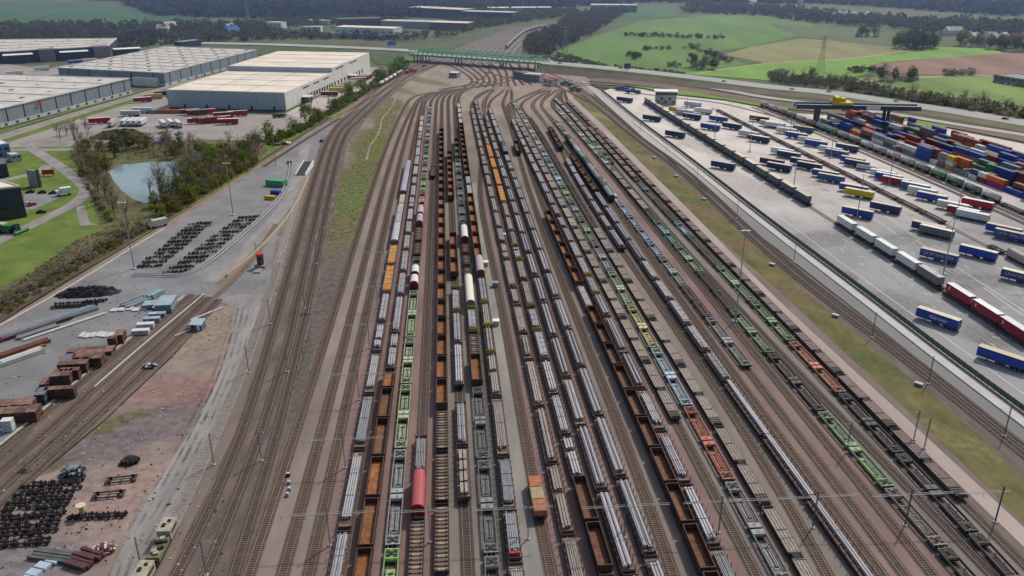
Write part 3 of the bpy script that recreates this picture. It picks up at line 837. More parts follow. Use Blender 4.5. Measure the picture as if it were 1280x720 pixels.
# ================================================================== ROWS OF THE YARD
# each row: survey points of the track (picture units), the rolling stock from the far end: (kind, look, near end [, how many])
ROWS = {
 'E1': ([(515, 122), (500, 140), (475, 210), (427, 360), (367, 540), (320, 695)], []),
 'E2': ([(521, 132), (508, 140), (490, 205), (445, 360), (403, 540), (352, 720)], []),
 'E3': ([(523, 132), (515, 140), (500, 205), (464, 360), (425, 540), (386, 720)], []),
 'R1': ([(522, 150), (510, 205.6), (504, 247.5), (500, 271), (495, 294), (491, 317), (486, 349), (480, 383), (474, 420), (466, 462), (456, 520), (444, 602), (425, 690), (419, 720)],
        [205.6, ('C', 'lil', 217), ('C', 'lil', 231), ('C', 'lil', 244), ('S', 'cream', 262.5), ('C', 'gry', 284), ('C', 'gry', 307), ('S', 'orange', 333), ('S', 'orange', 367),
         ('S', 'wht', 403), ('S', 'wht', 440), ('S', 'wht', 493), ('S', 'sheet', 562), ('S', 'wht', 663), ('S', 'wht', 765)]),
 'R2': ([(528, 146), (525, 167.5), (521, 201), (519, 222.5), (516, 241), (513, 269), (511, 284), (506, 322), (502, 354), (497.5, 390), (492, 437), (486, 477), (476, 555), (470, 600), (461, 657), (453, 720)],
        [146, ('S', 'cream', 166, 3), ('S', 'gryw', 221), ('S', 'wht', 232), ('S', 'wht', 247), ('S', 'wht', 261), ('S', 'wht', 277), ('S', 'wht', 293), ('S', 'wht', 313.5), ('S', 'wht', 341),
         ('S', 'wht', 370), ('S', 'wht', 417), ('S', 'wht', 462), (None, 0, 465), ('O', 'orange', 490), ('O', 'bags', 528), ('O', 'bags', 576), ('O', 'orange', 628), ('O', 'orange', 691), ('O', 'orange', 765)]),
 'R3': ([(538, 130), (535, 166), (531, 204), (528, 241), (526, 265), (524, 282), (521, 326), (518, 364), (515, 395), (512.5, 410), (509, 460), (504, 530), (497.5, 590), (494, 640), (488, 712)],
        [130, ('P', 'grey', 175), ('P', 'dgrey', 188, 1), ('P', 'lgreen', 203, 1), ('P', 'grey', 220, 1), ('P', 'green', 239, 1), ('P', 'salmon', 262, 1), ('T', 'pink', 284), ('B', '', 302), ('B', '', 320),
         ('Q', 'dgrey', 337, 1), ('T', 'white', 362), ('P', 'lgreen', 421, 1), ('P', 'lgreen', 479, 1), ('P', 'lgreen', 560, 1), ('P', 'grey', 682, 1), ('P', 'bgreen', 840, 1)]),
 'R4': ([(544, 150), (541, 213), (533, 400), (526.5, 550), (519, 720)], [208.5, ('B', '', 221.5, 1), (None, 0, 545), ('S', 'rods', 594, 1), ('T', 'red', 648, 1), ('B', '', 735, 1)]),
 'R5': ([(552, 140), (552, 164), (552, 300), (552.5, 400), (552.5, 560), (552, 720)],
        [163.5, ('O', 'dark', 249), ('O', 'rustfloor', 511), ('B', '', 564, 1), ('B', '', 630, 1), ('B', '', 720, 1)]),
 'R6': ([(561, 165), (562, 192), (564, 247), (567.5, 320), (571, 405), (572.5, 455), (577, 540), (581, 620), (585, 720)],
        [192, ('O', 'rust', 248.5), (None, 0, 294.5), ('O', 'rust', 345), (None, 0, 361), ('S', 'ybar:wht', 390.5, 1), ('S', 'wht', 430, 1), ('S', 'wht', 483, 1), (None, 0, 503), ('S', 'wht', 558, 1), ('S', 'coil', 625, 1)]),
 'R7': ([(569, 150), (570.6, 176), (572.5, 201), (576, 246), (579, 277.5), (582.5, 317.5), (587, 361), (589, 400), (592.5, 430), (596, 467), (602, 550), (607.5, 605), (611, 652), (616, 720)],
        [176, ('O', 'dark', 190), ('O', 'teal', 198, 1), ('P', 'grey', 213, 1), ('P', 'dgrey', 231, 1), ('P', 'dgrey', 252, 1), ('P', 'dgrey', 277, 1), ('B', '', 286.5, 1), ('T', 'white', 304, 1), ('B', '', 349),
         ('T', 'cream', 386, 1), ('S', 'ybar:sheetw', 416, 1), ('B', '', 447, 1), ('O', 'orange', 482, 1), ('P', 'dgrey', 573, 1), ('P', 'dgrey', 692, 1), ('P', 'dgrey', 850, 1)]),
 'R8': ([(573.5, 130), (574, 145), (578, 166), (580.6, 191), (584, 216), (586, 235), (591, 271), (595.6, 300), (599, 332), (603, 360), (606, 390), (611, 427), (617.5, 465), (624, 520), (632.5, 597), (637.5, 652), (645, 710)],
        [130, ('S', 'cream', 156), ('O', 'dark', 221), ('S', 'gryw', 245), ('O', 'rust', 325), ('T', 'pink', 347, 1), ('S', 'wht', 380, 1), ('S', 'ybar:tan', 409, 1), ('S', 'ybar:tan', 443, 1), ('S', 'tan', 496, 1),
         ('S', 'tan', 571, 1), ('S', 'pipes', 637, 1), ('S', 'redend', 702, 1), ('S', 'redend', 800, 1)]),
 'R8b': ([(600, 225), (611, 302), (628, 385), (645, 472), (655, 540), (672, 620), (685, 690), (691, 720)], [598, ('U', '', 648, 1)]),
 'R9': ([(590, 136), (595, 157.5), (600.6, 185), (606, 205), (610, 222.5), (614, 245), (618, 259), (622.5, 279), (627, 297.5), (632, 320), (637, 342), (643, 370), (650, 400), (659, 437), (666, 477), (677, 520), (686, 560), (700, 625), (717.5, 702)],
        [136, ('S', 'tan', 248), ('S', 'tan', 266, 1), ('S', 'tan', 285, 1), ('S', 'redend', 305, 1), ('S', 'tan', 325, 1), ('S', 'tan', 360), ('S', 'tan', 382.5, 1), ('S', 'tan', 417, 1), ('S', 'tan', 450, 1), ('S', 'tan', 509, 1),
         ('S', 'tan', 580, 1), ('S', 'tan', 668, 1), ('S', 'tan', 765, 1)]),
 'R10': ([(594, 126), (597.5, 139), (604, 160), (608, 177.5), (612, 189), (617.5, 207.5), (622, 224), (627, 243), (631, 262.5), (636, 279), (641, 299), (646, 315), (651, 336), (659, 364), (667, 399), (677.5, 432), (686, 470), (700, 520), (709, 555), (720, 590), (732.5, 635), (750, 690)],
        [126, ('S', 'tan', 182), ('S', 'amber', 198, 1), ('S', 'amber', 212, 1), ('S', 'amber', 233, 1), ('S', 'amber', 254, 1), ('S', 'tan', 272, 1), ('S', 'tan', 289.5, 1), ('S', 'tan', 308, 1), ('S', 'ybar:wht', 326, 1), ('S', 'tan', 351, 1),
         ('S', 'tan', 384, 1), ('S', 'ybar:wht', 415, 1), ('S', 'gryw', 450, 1), ('S', 'wht', 494, 1), ('S', 'wht', 545, 1), ('S', 'wht', 600, 1), ('O', 'bags', 658, 1), ('O', 'bags', 717, 1), ('S', 'wht', 830, 1)]),
 'R11': ([(608, 147.5), (613, 163), (617.5, 177.5), (621, 191), (627, 209), (631, 220), (637, 245), (644, 262.5), (651, 284), (657.5, 307.5), (665, 332), (675, 364), (687, 405), (701, 452), (717.5, 505), (740, 572), (769, 665), (786, 715)],
         [145, ('S', 'tan', 199), ('S', 'lav', 252), ('S', 'lav', 270, 1), ('S', 'lav', 292.5, 1), ('S', 'lav', 317, 1), ('S', 'lav', 346.5, 1), ('S', 'lav', 380, 1), ('S', 'lav', 422, 1), ('S', 'lav', 472, 1), ('S', 'lav', 533, 1), ('S', 'lav', 613, 1), ('S', 'lav', 718, 1), ('S', 'lav', 860, 1)]),
 'R12': ([(612.5, 137.5), (617.5, 152.5), (621, 163), (626, 176), (631, 187.5), (636, 206), (641, 217), (646, 230), (650, 245), (655, 256), (662.5, 279), (670, 301), (677.5, 320), (691, 357.5), (702.5, 390), (716, 432), (737.5, 492), (762.5, 560), (792.5, 637), (820, 715)],
         [136, ('S', 'gryw', 169), ('S', 'wht', 180.5, 1), ('C', 'dark', 187.5, 1), ('C', 'teal', 194, 1), ('S', 'gryw', 214), ('S', 'lav', 237), ('S', 'lav', 250, 1), ('S', 'lav', 268, 1), ('S', 'lav', 288.5, 1), ('S', 'lav', 313.5, 1), ('S', 'lav', 341, 1), ('S', 'lav', 374.5, 1),
          ('S', 'lav', 413, 1), ('S', 'lav', 460, 1), ('S', 'lav', 521, 1), ('S', 'lav', 597, 1), ('S', 'lav', 694, 1), ('S', 'wht', 830, 1)]),
 'ET2': ([(636, 150), (645.5, 180), (647.5, 191), (664, 240), (685, 300), (707, 360), (740, 440), (780, 540), (845, 720)], [179, ('O', 'dark', 192, 1)]),
 'R13': ([(652, 175), (685, 267.5), (692.5, 285), (700, 302.5), (710, 326), (719, 345), (728, 370), (741, 393), (755, 422), (767.5, 447), (780, 477), (795, 515), (812.5, 552), (830, 595), (852.5, 640), (875, 695)],
         [267, ('O', 'rust', 357), ('S', 'wht', 387, 1), ('O', 'rustd', 790)]),
 'R14': ([(641, 150), (648, 167.5), (654, 179), (664, 200), (670, 212.5), (676, 225), (682.5, 237.5), (694, 262.5), (701, 277.5), (709, 294), (717.5, 312.5), (727.5, 332), (742, 360), (752.5, 385), (770, 417), (790, 462), (812.5, 510), (840, 570), (852, 595), (872, 640), (902, 702)],
         [150, ('S', 'gryw', 230), ('S', 'lav', 256), ('S', 'lav', 271, 1), ('S', 'lav', 286, 1), ('S', 'lav', 304, 1), ('S', 'gryw', 323, 1), ('S', 'ybar:gryw', 345.5, 1), ('S', 'ybar:wht', 369, 1), ('S', 'lav', 396, 1), ('S', 'lav', 442, 1), ('S', 'lav', 486, 1),
          ('S', 'wht', 538, 1), ('S', 'wht', 605, 1), ('S', 'wht', 684, 1), ('S', 'rods', 800, 1)]),
 'R15': ([(646, 147.5), (652.5, 160), (659, 170), (665, 181), (671, 194), (677.5, 204), (684, 217.5), (691, 230), (699, 247), (707.5, 262.5), (717.5, 280), (727.5, 299), (737.5, 320), (751, 345), (764, 367.5), (776, 390), (786, 408), (805, 445), (827.5, 490), (842.5, 519), (872, 570), (905, 632), (950, 720)],
         [147.5, ('F', 'tan', 523)]),
 'R16': ([(641, 125), (647.5, 134), (654, 145), (664, 163), (670, 171), (677.5, 186), (686, 202.5), (695, 216), (704, 234), (710, 244), (716, 255), (725, 269), (735, 286), (744, 302.5), (755, 325), (769, 347.5), (781, 370), (794, 389), (810, 417), (827.5, 452), (850, 487), (870, 527), (890, 557), (907.5, 587), (920, 612), (945, 657), (975, 715)],
         [125, ('P', 'pale', 186), ('P', 'lblue', 199, 1), ('P', 'ggreen', 214, 1), ('P', 'lblue', 231, 1), ('P', 'green', 250, 1), ('P', 'grey', 272, 1), ('P', 'green', 302, 1), ('P', 'grey', 338, 1), ('P', 'lgreen', 381, 1), ('P', 'yellow', 434, 1),
          ('P', 'lblue', 506, 1), ('P', 'red', 600, 1), ('P', 'grey', 730, 1)]),
 'R17': ([(662, 146), (672.5, 162.5), (690, 192.5), (707.5, 220), (724, 246), (736, 267), (747.5, 286), (759, 307.5), (770, 326), (784, 347.5), (795, 365), (806, 384), (817, 402), (827.5, 420), (840, 435), (855, 460), (880, 500), (897, 527), (915, 560), (940, 597), (957.5, 627), (970, 650), (987.5, 682), (1007, 714)],
         [146, ('K', 'brown', 283), ('F', 'tan', 770)]),
 'R18a': ([(676, 145), (689, 162), (700, 181), (709, 203), (716, 216), (722, 222), (730, 237), (742.5, 254), (751, 269), (761, 285), (774, 303), (805, 350), (848, 410), (905, 490), (960, 588), (1042, 720)],
          [161, ('O', 'scrap', 186.5), (None, 0, 199), ('S', 'gryw', 218), ('S', 'gryw', 234, 1), ('S', 'lav', 252, 1), ('S', 'lav', 269, 1), ('S', 'lav', 287, 1), ('S', 'lav', 311, 1)]),
 'R18b': ([(690, 162), (700, 177), (714, 196), (744, 237.5), (752, 251), (764, 267.5), (778, 289), (795, 314), (801, 325), (811, 336), (827.5, 361), (846, 386), (865, 415), (895, 457), (914, 482), (938, 515), (959, 547), (985, 580), (1015, 622), (1042, 660), (1078, 712)],
          [196, ('O', 'scrap', 241), ('S', 'lav', 260, 1), ('S', 'lav', 280, 1), ('S', 'lav', 301, 1), ('S', 'lav', 326, 1), ('S', 'wht', 350, 1), ('S', 'wht', 376, 1), ('S', 'gryw', 407, 1), ('S', 'wht', 440, 1), ('S', 'wht', 477, 1),
           ('S', 'rail', 545, 1), ('S', 'rail', 622, 1), ('S', 'rail', 780, 1)]),
 'ET5': ([(692, 150), (707, 173), (722, 190), (735, 207), (747.5, 224), (762, 246), (800, 300), (837, 350), (913, 456), (978, 540), (1110, 720)], [173, ('C', 'dark', 178.5, 1), ('C', 'teal', 186, 1), ('C', 'gry', 193, 1), ('C', 'teal', 201, 1), ('C', 'dark', 209, 1), ('C', 'teal', 227, 2), ('C', 'dark', 238, 1), ('C', 'teal', 250, 1)]),
 'R19': ([(694, 150), (705, 162.5), (714, 174), (724, 187), (735, 201), (744, 212.5), (754, 225), (770, 246), (781, 260), (792.5, 274), (804, 290), (817.5, 309), (830, 325), (840, 337.5), (852.5, 352.5), (865, 367.5), (879, 384), (891, 402.5), (914, 430), (932.5, 453), (1001, 540), (1138, 720)],
         [150, ('P', 'pale', 172), ('P', 'salmon', 184, 1), ('P', 'ygreen', 217), ('P', 'white', 253), ('Q', 'blue', 320), ('P', 'grey', 357, 1), ('K', 'brown', 395), ('P', 'grey', 457, 1)]),
 'ET6': ([(698, 142), (722, 170), (790, 250), (868, 350), (955, 455), (1022, 540), (1167, 720)], []),
 'R20': ([(697, 136), (705, 144), (714, 153), (723, 163), (732.5, 174), (742.5, 184), (750, 194), (760, 206), (767.5, 212.5), (775, 222.5), (784, 231), (791, 242), (800, 251), (810, 262.5), (822.5, 277.5), (835, 291), (846, 305), (861, 323), (876, 339.5), (888, 354), (902, 369), (919, 387), (934, 406), (945, 417.5), (961, 435), (980, 457), (997, 474), (1017, 502), (1045, 536), (1077, 572), (1110, 605), (1135, 635), (1172, 675), (1212, 717)],
         [136, ('P', 'pale', 212), ('F', 'tan', 263), ('K', 'brown', 274, 1), ('P', 'teal', 305, 1), ('P', 'lgreen', 338.5, 1), ('K', 'brown', 386), ('P', 'green', 440, 1), ('P', 'black', 513, 1), ('P', 'green', 608, 1), ('Q', 'tanblack', 682, 1), ('P', 'black', 850, 1)]),
 'RB': ([(694, 122), (702.5, 131), (710, 139), (717.5, 147.5), (725, 155), (734, 166), (745, 177.5), (756, 190), (766, 202.5), (814, 262), (895, 350), (975, 434), (1076, 540), (1250, 720)],
        [122, ('F', 'pale', 177), ('P', 'lgreen', 190, 1), ('P', 'dgrey', 203, 1)]),
 'R21': ([(704, 127), (735, 158), (746, 168), (755, 179), (766, 191), (780, 206), (795, 221), (814, 242.5), (830, 260), (847.5, 276), (857, 287), (872.5, 304), (886, 317), (901, 334), (915, 347.5), (930, 365), (946, 381), (961, 395), (972, 406), (984, 418), (1000, 436), (1021, 457), (1035, 470), (1050, 487), (1074, 512), (1103, 541), (1125, 567), (1155, 595), (1177, 622), (1205, 652), (1235, 685), (1267, 718)],
         [158, ('f', 'pink', 222), ('P', 'dgrey', 250), ('K', 'slat', 276), ('Q', 'lblue', 293, 1), ('K', 'slat', 331), ('P', 'green', 375, 1), ('P', 'green', 425, 1), ('P', 'orange', 490, 1), ('P', 'black', 800)]),
 'R22': ([(709, 125), (717.5, 134), (727.5, 142.5), (735, 150), (742.5, 159), (757.5, 172.5), (769, 184), (782.5, 197.5), (799, 214), (825, 242.5), (842.5, 257.5), (852.5, 269), (865, 281), (880, 295), (896, 310), (907.5, 324), (919, 335), (930, 346), (942.5, 359), (959, 375), (968, 386), (981, 397), (988, 403.5), (1007, 424), (1033, 448), (1067, 482), (1100, 517), (1122, 540), (1155, 570), (1185, 600), (1205, 620), (1300, 716)],
         [125, ('f', 'pink', 621)]),
}
ORDER = ['E1', 'E2', 'E3', 'R1', 'R2', 'R3', 'R4', 'R5', 'R6', 'R7', 'R8', 'R8b', 'R9', 'R10', 'R11', 'R12', 'ET2', 'R13', 'R14', 'R15', 'R16', 'R17', 'R18a', 'R18b', 'ET5', 'R19', 'ET6', 'R20', 'RB', 'R21', 'R22']
FIT = {}
for k in ORDER:
    pts, segs = ROWS[k]
    zz = 1.5 if segs else .1
    A = np.array([G(x, y, zz) for x, y in pts])
    deg = 3 if len(A) < 8 else 4
    t = (A[:, 1] - 350) / 300
    w = 1.0 / np.sqrt(A[:, 1])
    FIT[k] = np.polyfit(t, A[:, 0], deg, w=w)
YTOP = {k: max(YOF(p[1]) for p in ROWS[k][0]) for k in ORDER}
def rdx(k, Y): return float(np.polyval(np.polyder(FIT[k]), (min(Y, YTOP[k]) - 350) / 300)) / 300
def rx(k, Y):
    y = min(Y, YTOP[k])
    return float(np.polyval(FIT[k], (y - 350) / 300)) + rdx(k, y) * (Y - y)

NOMINAL = dict(S=21.0, O=14.04, P=33.8, Q=18.7, K=17.0, F=30.5, f=29.0, T=12.8, B=15.5, C=16.5, U=12.0)
KNAME = dict(S='stake_wagon', O='open_wagon', P='pocket_wagon', Q='pocket_wagon', K='skeleton_wagon', F='platform_wagon', f='platform_wagon', T='hooded_wagon', B='coil_wagon', C='covered_wagon', U='sheeted_wagon')
LOOK = {'S': 'brown stake wagon', 'O': {'dark': 'dark brown open wagon', 'teal': 'dark teal open wagon', 'rust': 'rust brown open wagon', 'rustfloor': 'brown open wagon', 'rustd': 'reddish brown open wagon', 'orange': 'open wagon with orange floor',
        'bags': 'open wagon with pale scraps', 'scrap': 'dark open wagon heaped with scrap'},
        'T': {'red': 'bright red hooded wagon', 'pink': 'dusty pink hooded wagon', 'white': 'white hooded wagon', 'cream': 'cream hooded wagon'}, 'B': 'empty brown coil wagon', 'C': {'lil': 'grey covered wagon', 'gry': 'pale grey covered wagon', 'teal': 'dark covered wagon with teal roof', 'dark': 'black covered wagon'},
        'U': 'orange and khaki sheeted wagon'}
CNAME = dict(pale='pale grey', dgrey='dark grey', grey='grey', lgreen='light green', green='green', ggreen='grey-green', bgreen='bright green', lblue='light blue', teal='teal', yellow='pale yellow', red='brick red', orange='rust orange', black='black', white='whitish',
             salmon='salmon', ygreen='yellow-green', blue='blue-grey', navy='navy', tanblack='tan and black', tan='tan', pink='pinkish brown', brown='brown', slat='slatted brown')
LNAME = dict(lav='lilac-grey steel beams', wht='pale steel bars', tan='tan steel bars', cream='cream sheeted load', gryw='grey covered load', orange='rusty orange sheet load', amber='amber sheet load', sheet='grey sheet piles', sheetw='blue-grey sheets', rods='thin grey rods',
             pipes='stacked pipes', rail='long bluish rails', redend='grey bars with red ends', coil='tan coils')
BAL_MAIN = None
from_grass = [k for k in reversed(ORDER) if ROWS[k][1]]
ROWNO = {k: i + 1 for i, k in enumerate(from_grass)}
RAILZ = 0.22
FULL_Y = 340.0
for k in from_grass:
    segs = ROWS[k][1]
    y0 = segs[0]
    lst = []
    for s in segs[1:]:
        ya, yb = YOF(y0, 1.5), YOF(s[2], 1.5)
        y0 = s[2]
        if s[0] is None: continue
        ln = (ya - yb) * math.hypot(1, rdx(k, (ya + yb) / 2))
        n = s[3] if len(s) > 3 else max(1, round(ln / NOMINAL[s[0]]))
        for i in range(n):
            lst.append((s[0], s[1], ya + (yb - ya) * i / n, ya + (yb - ya) * (i + 1) / n))
    lst.reverse()
    lst = [q for q in lst if q[2] > 118]
    for i, (kd, col, ya, yb) in enumerate(lst):
        Ym = (ya + yb) / 2
        sl = rdx(k, Ym)
        L = round((ya - yb) * math.hypot(1, sl) * 2) / 2
        full = Ym < FULL_Y
        rz = -math.atan(sl)
        loc = (rx(k, Ym), Ym, RAILZ)
        wl, ld = None, None
        if kd == 'S':
            wl, ld = ('ybar', col[5:]) if col.startswith('ybar:') else ('plain', col)
            look = 'brown stake wagon' if wl == 'plain' else 'stake wagon with yellow headboards'
        elif kd in 'PQ': look = CNAME[col] + (' twin-well pocket wagon' if kd == 'P' else ' single-well pocket wagon')
        elif kd in 'Ff': look = CNAME[col] + ' twin platform wagon'
        elif kd == 'K': look = CNAME[col] + ' skeleton wagon'
        else:
            look = LOOK[kd]
            if isinstance(look, dict): look = look[col]
        where = f'{nth(i + 1)} from near end, {nth(ROWNO[k])} row from grass strip'
        place(KNAME[kd], proto(kd, wl or col, L, full), f'{look}, {where}', 'wagon', KNAME[kd].replace('_', ' ') + 's in the yard', loc, rz)
        if ld:
            place('steel_load' if ld not in ('cream', 'gryw') else 'covered_load', proto('load', ld, L, full, (i * 5 + ROWNO[k] * 3) % 7), f'{LNAME[ld]} on wagon {where}', 'load', 'loads on the stake wagons', loc, rz)

# ================================================================== TRACKS
RAIL = mat('rail_steel', (.27, .195, .15), .5, .3, .2, 0, 0, (1, .05, 1), world=True)
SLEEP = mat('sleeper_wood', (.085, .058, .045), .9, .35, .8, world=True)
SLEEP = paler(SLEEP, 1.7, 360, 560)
SLEEPC = mat('sleeper_concrete', (.26, .24, .22), .9, .2, .8, world=True)
def ballast_mat(key, c):
    return mat('ballast_' + key, c, .95, .32, .55, world=True, detail=8)
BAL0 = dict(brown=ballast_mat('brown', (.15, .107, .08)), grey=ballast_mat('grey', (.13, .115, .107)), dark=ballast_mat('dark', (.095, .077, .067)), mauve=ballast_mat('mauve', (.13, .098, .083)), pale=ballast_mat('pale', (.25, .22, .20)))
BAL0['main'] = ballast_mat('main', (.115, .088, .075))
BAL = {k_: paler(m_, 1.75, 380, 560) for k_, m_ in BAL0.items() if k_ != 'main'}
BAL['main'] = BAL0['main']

TRK = [0]
def track(line, bal='brown', sleepers=330.0, w=3.0, sl=None, z=0.0):
    """rails, sleepers and bed of one railway track"""
    mb = MB()
    TRK[0] += 1
    z = z + .0021 * (TRK[0] % 9)
    ribbon_mb(mb, line, -w / 2, w / 2, .03 + z, BAL[bal])
    for s in (-.7525, .7525):
        wall_mb(mb, line, s - .045, s + .045, .05 + z, .22 + z, RAIL)
    L = np.array(line)[:, :2]
    near = L[L[:, 1] < sleepers]
    if len(near) > 1:
        order = near if near[0, 1] < near[-1, 1] else near[::-1]
        d = np.linalg.norm(np.diff(order, axis=0), axis=1)
        tot = d.sum()
        s = 0.0
        c = np.concatenate([[0], np.cumsum(d)])
        m = sl or SLEEP
        hx = 1.25
        while s < tot:
            i = min(int(np.searchsorted(c, s, side='right')) - 1, len(d) - 1)
            e = (order[i + 1] - order[i]) / d[i]
            p = order[i] + e * (s - c[i])
            n = np.array((-e[1], e[0]))
            q = [p + n * hx - e * .13, p - n * hx - e * .13, p - n * hx + e * .13, p + n * hx + e * .13]
            mb.add([(x, y, .1 + z) for x, y in q] + [(x, y, .03 + z) for x, y in q], [(0, 1, 2, 3), (0, 4, 5, 1), (1, 5, 6, 2), (2, 6, 7, 3), (3, 7, 4, 0)], m)
            s += .65
    return structure('railway_track', mb.mesh('railway_track'))

def bez(p0, p1, p2, p3, n=14):
    P = [np.array(p, float) for p in (p0, p1, p2, p3)]
    return [P[0] * (1 - t) ** 3 + 3 * P[1] * t * (1 - t) ** 2 + 3 * P[2] * t * t * (1 - t) + P[3] * t ** 3 for t in [i / n for i in range(n + 1)]]

# the ladder at the far throat: where each track leaves to
LAD = {}
for k in ORDER:
    i = ORDER.index(k)
    f = i / (len(ORDER) - 1)
    T = min(max(YTOP[k], 625.0), 660.0)
    if f < .36:   tgt, back = G(562 + 200 * f, 113.5 - 26 * f), (-.80, -.30)
    elif f < .60: tgt, back = G(604 + 50 * f, 106 - 6 * f), (-.1 if f < .5 else .15, -1)
    else:         T = min(T, 640.0); tgt, back = G(668 - 40 * (f - .6) + (f > .8) * 14, 102.5 - 4 * (f - .6)), (.68, -.5)
    p0 = np.array((rx(k, T), T)); s = rdx(k, T)
    d0 = np.array((s, 1.0)); d0 /= np.hypot(*d0)
    p3 = np.array(tgt); gap = np.hypot(*(p3 - p0))
    cur = bez(p0, p0 + d0 * gap * .42, p3 + np.array(back) * gap * .42, p3, 16)
    line = [(rx(k, Y), Y) for Y in np.arange(50, T, 10.0)] + [tuple(q) for q in cur]
    LAD[k] = line
    bal = 'brown' if k in ('E1', 'E2', 'E3', 'R8b', 'ET2', 'ET5', 'ET6', 'R18a', 'R19') else ('dark' if k in ('R5', 'R6', 'R7', 'R8', 'RB', 'R21') else 'mauve')
    track(line, bal, 720)

# walkways between the tracks, each with its own gravel
def gravel(key, c, var=.28):
    return mat('gravel_' + key, c, .95, var, .12, world=True, stretch=(1, .25, 1), detail=10)
GR = dict(pink=gravel('pink', (.215, .143, .127)), pinkr=gravel('pinkr', (.22, .140, .124)), tan=gravel('tan', (.225, .178, .153)), grey=gravel('grey', (.205, .172, .148)), dgrey=gravel('dgrey', (.125, .108, .095)), path=gravel('path', (.25, .235, .21)))
STRIP = dict(zip(ORDER[:-1], ['tan', 'tan', 'pink', 'pink', 'pink', 'pinkr', 'pinkr', 'grey', 'grey', 'dgrey', 'path', 'pink', 'pink', 'grey', 'pink', 'grey', 'tan', 'dgrey', 'pink', 'grey', 'pink', 'tan', 'grey', 'tan', 'pink', 'pink', 'pink', 'grey', 'grey', 'grey']))
for i, k in enumerate(ORDER[:-1]):
    j = ORDER[i + 1]
    mb = MB(); vs = []; fs = []
    Ys = list(np.arange(55, min(605, max(YOF(p[1]) for p in ROWS[k][0]), max(YOF(p[1]) for p in ROWS[j][0])), 15.0))
    zz = .008 + .003 * (i % 5)
    for Y in Ys:
        vs += [(rx(k, Y) + .9, Y, zz), (max(rx(j, Y) - .9, rx(k, Y) + 1.0), Y, zz)]
    for q in range(len(Ys) - 1):
        fs.append((2 * q, 2 * q + 1, 2 * q + 3, 2 * q + 2))
    mb.add(vs, fs, GR[STRIP[k]])
    structure('gravel_path', mb.mesh('gravel_path'))
# ================================================================== INTERMODAL TERMINAL
BLACK = mat('rubber_black', (.02, .02, .02), .8, .2, 2)
GREYM = mat('chassis_grey', (.07, .07, .075), .6, .2, 2)
GALV = mat('galvanised_post', (.34, .35, .35), .5, .15, 1)
def smat(key, c, rough=.45, var=.12):
    return mat(key, c, rough, var, .5, .06, grime=.22, gcol=(.09, .08, .07))
TCOL = dict(blue=(.025, .075, .36), navy=(.03, .05, .15), slate=(.06, .09, .13), white=(.62, .63, .63), grey=(.17, .175, .18), red=(.36, .012, .045), wred=(.62, .60, .60), yellow=(.62, .42, .02), wblue=(.45, .5, .58), maroon=(.14, .03, .04), silver=(.4, .42, .43), lblue=(.05, .12, .30))
ROOFC = dict(cream=(.66, .58, .42), white=(.74, .73, .71), tan=(.55, .44, .30), grey=(.48, .46, .43))

def text_me(key, s, size, m):
    if key in CACHE: return CACHE[key]
    cu = bpy.data.curves.new('lettering', 'FONT')
    cu.body = s; cu.size = size; cu.extrude = .01; cu.align_x = 'CENTER'; cu.align_y = 'CENTER'
    o = bpy.data.objects.new('lettering', cu)
    COL.objects.link(o)
    bpy.context.view_layer.update()
    me = bpy.data.meshes.new_from_object(o.evaluated_get(bpy.context.evaluated_depsgraph_get()))
    bpy.data.objects.remove(o)
    me.materials.clear(); me.materials.append(m)
    CACHE[key] = me
    return me

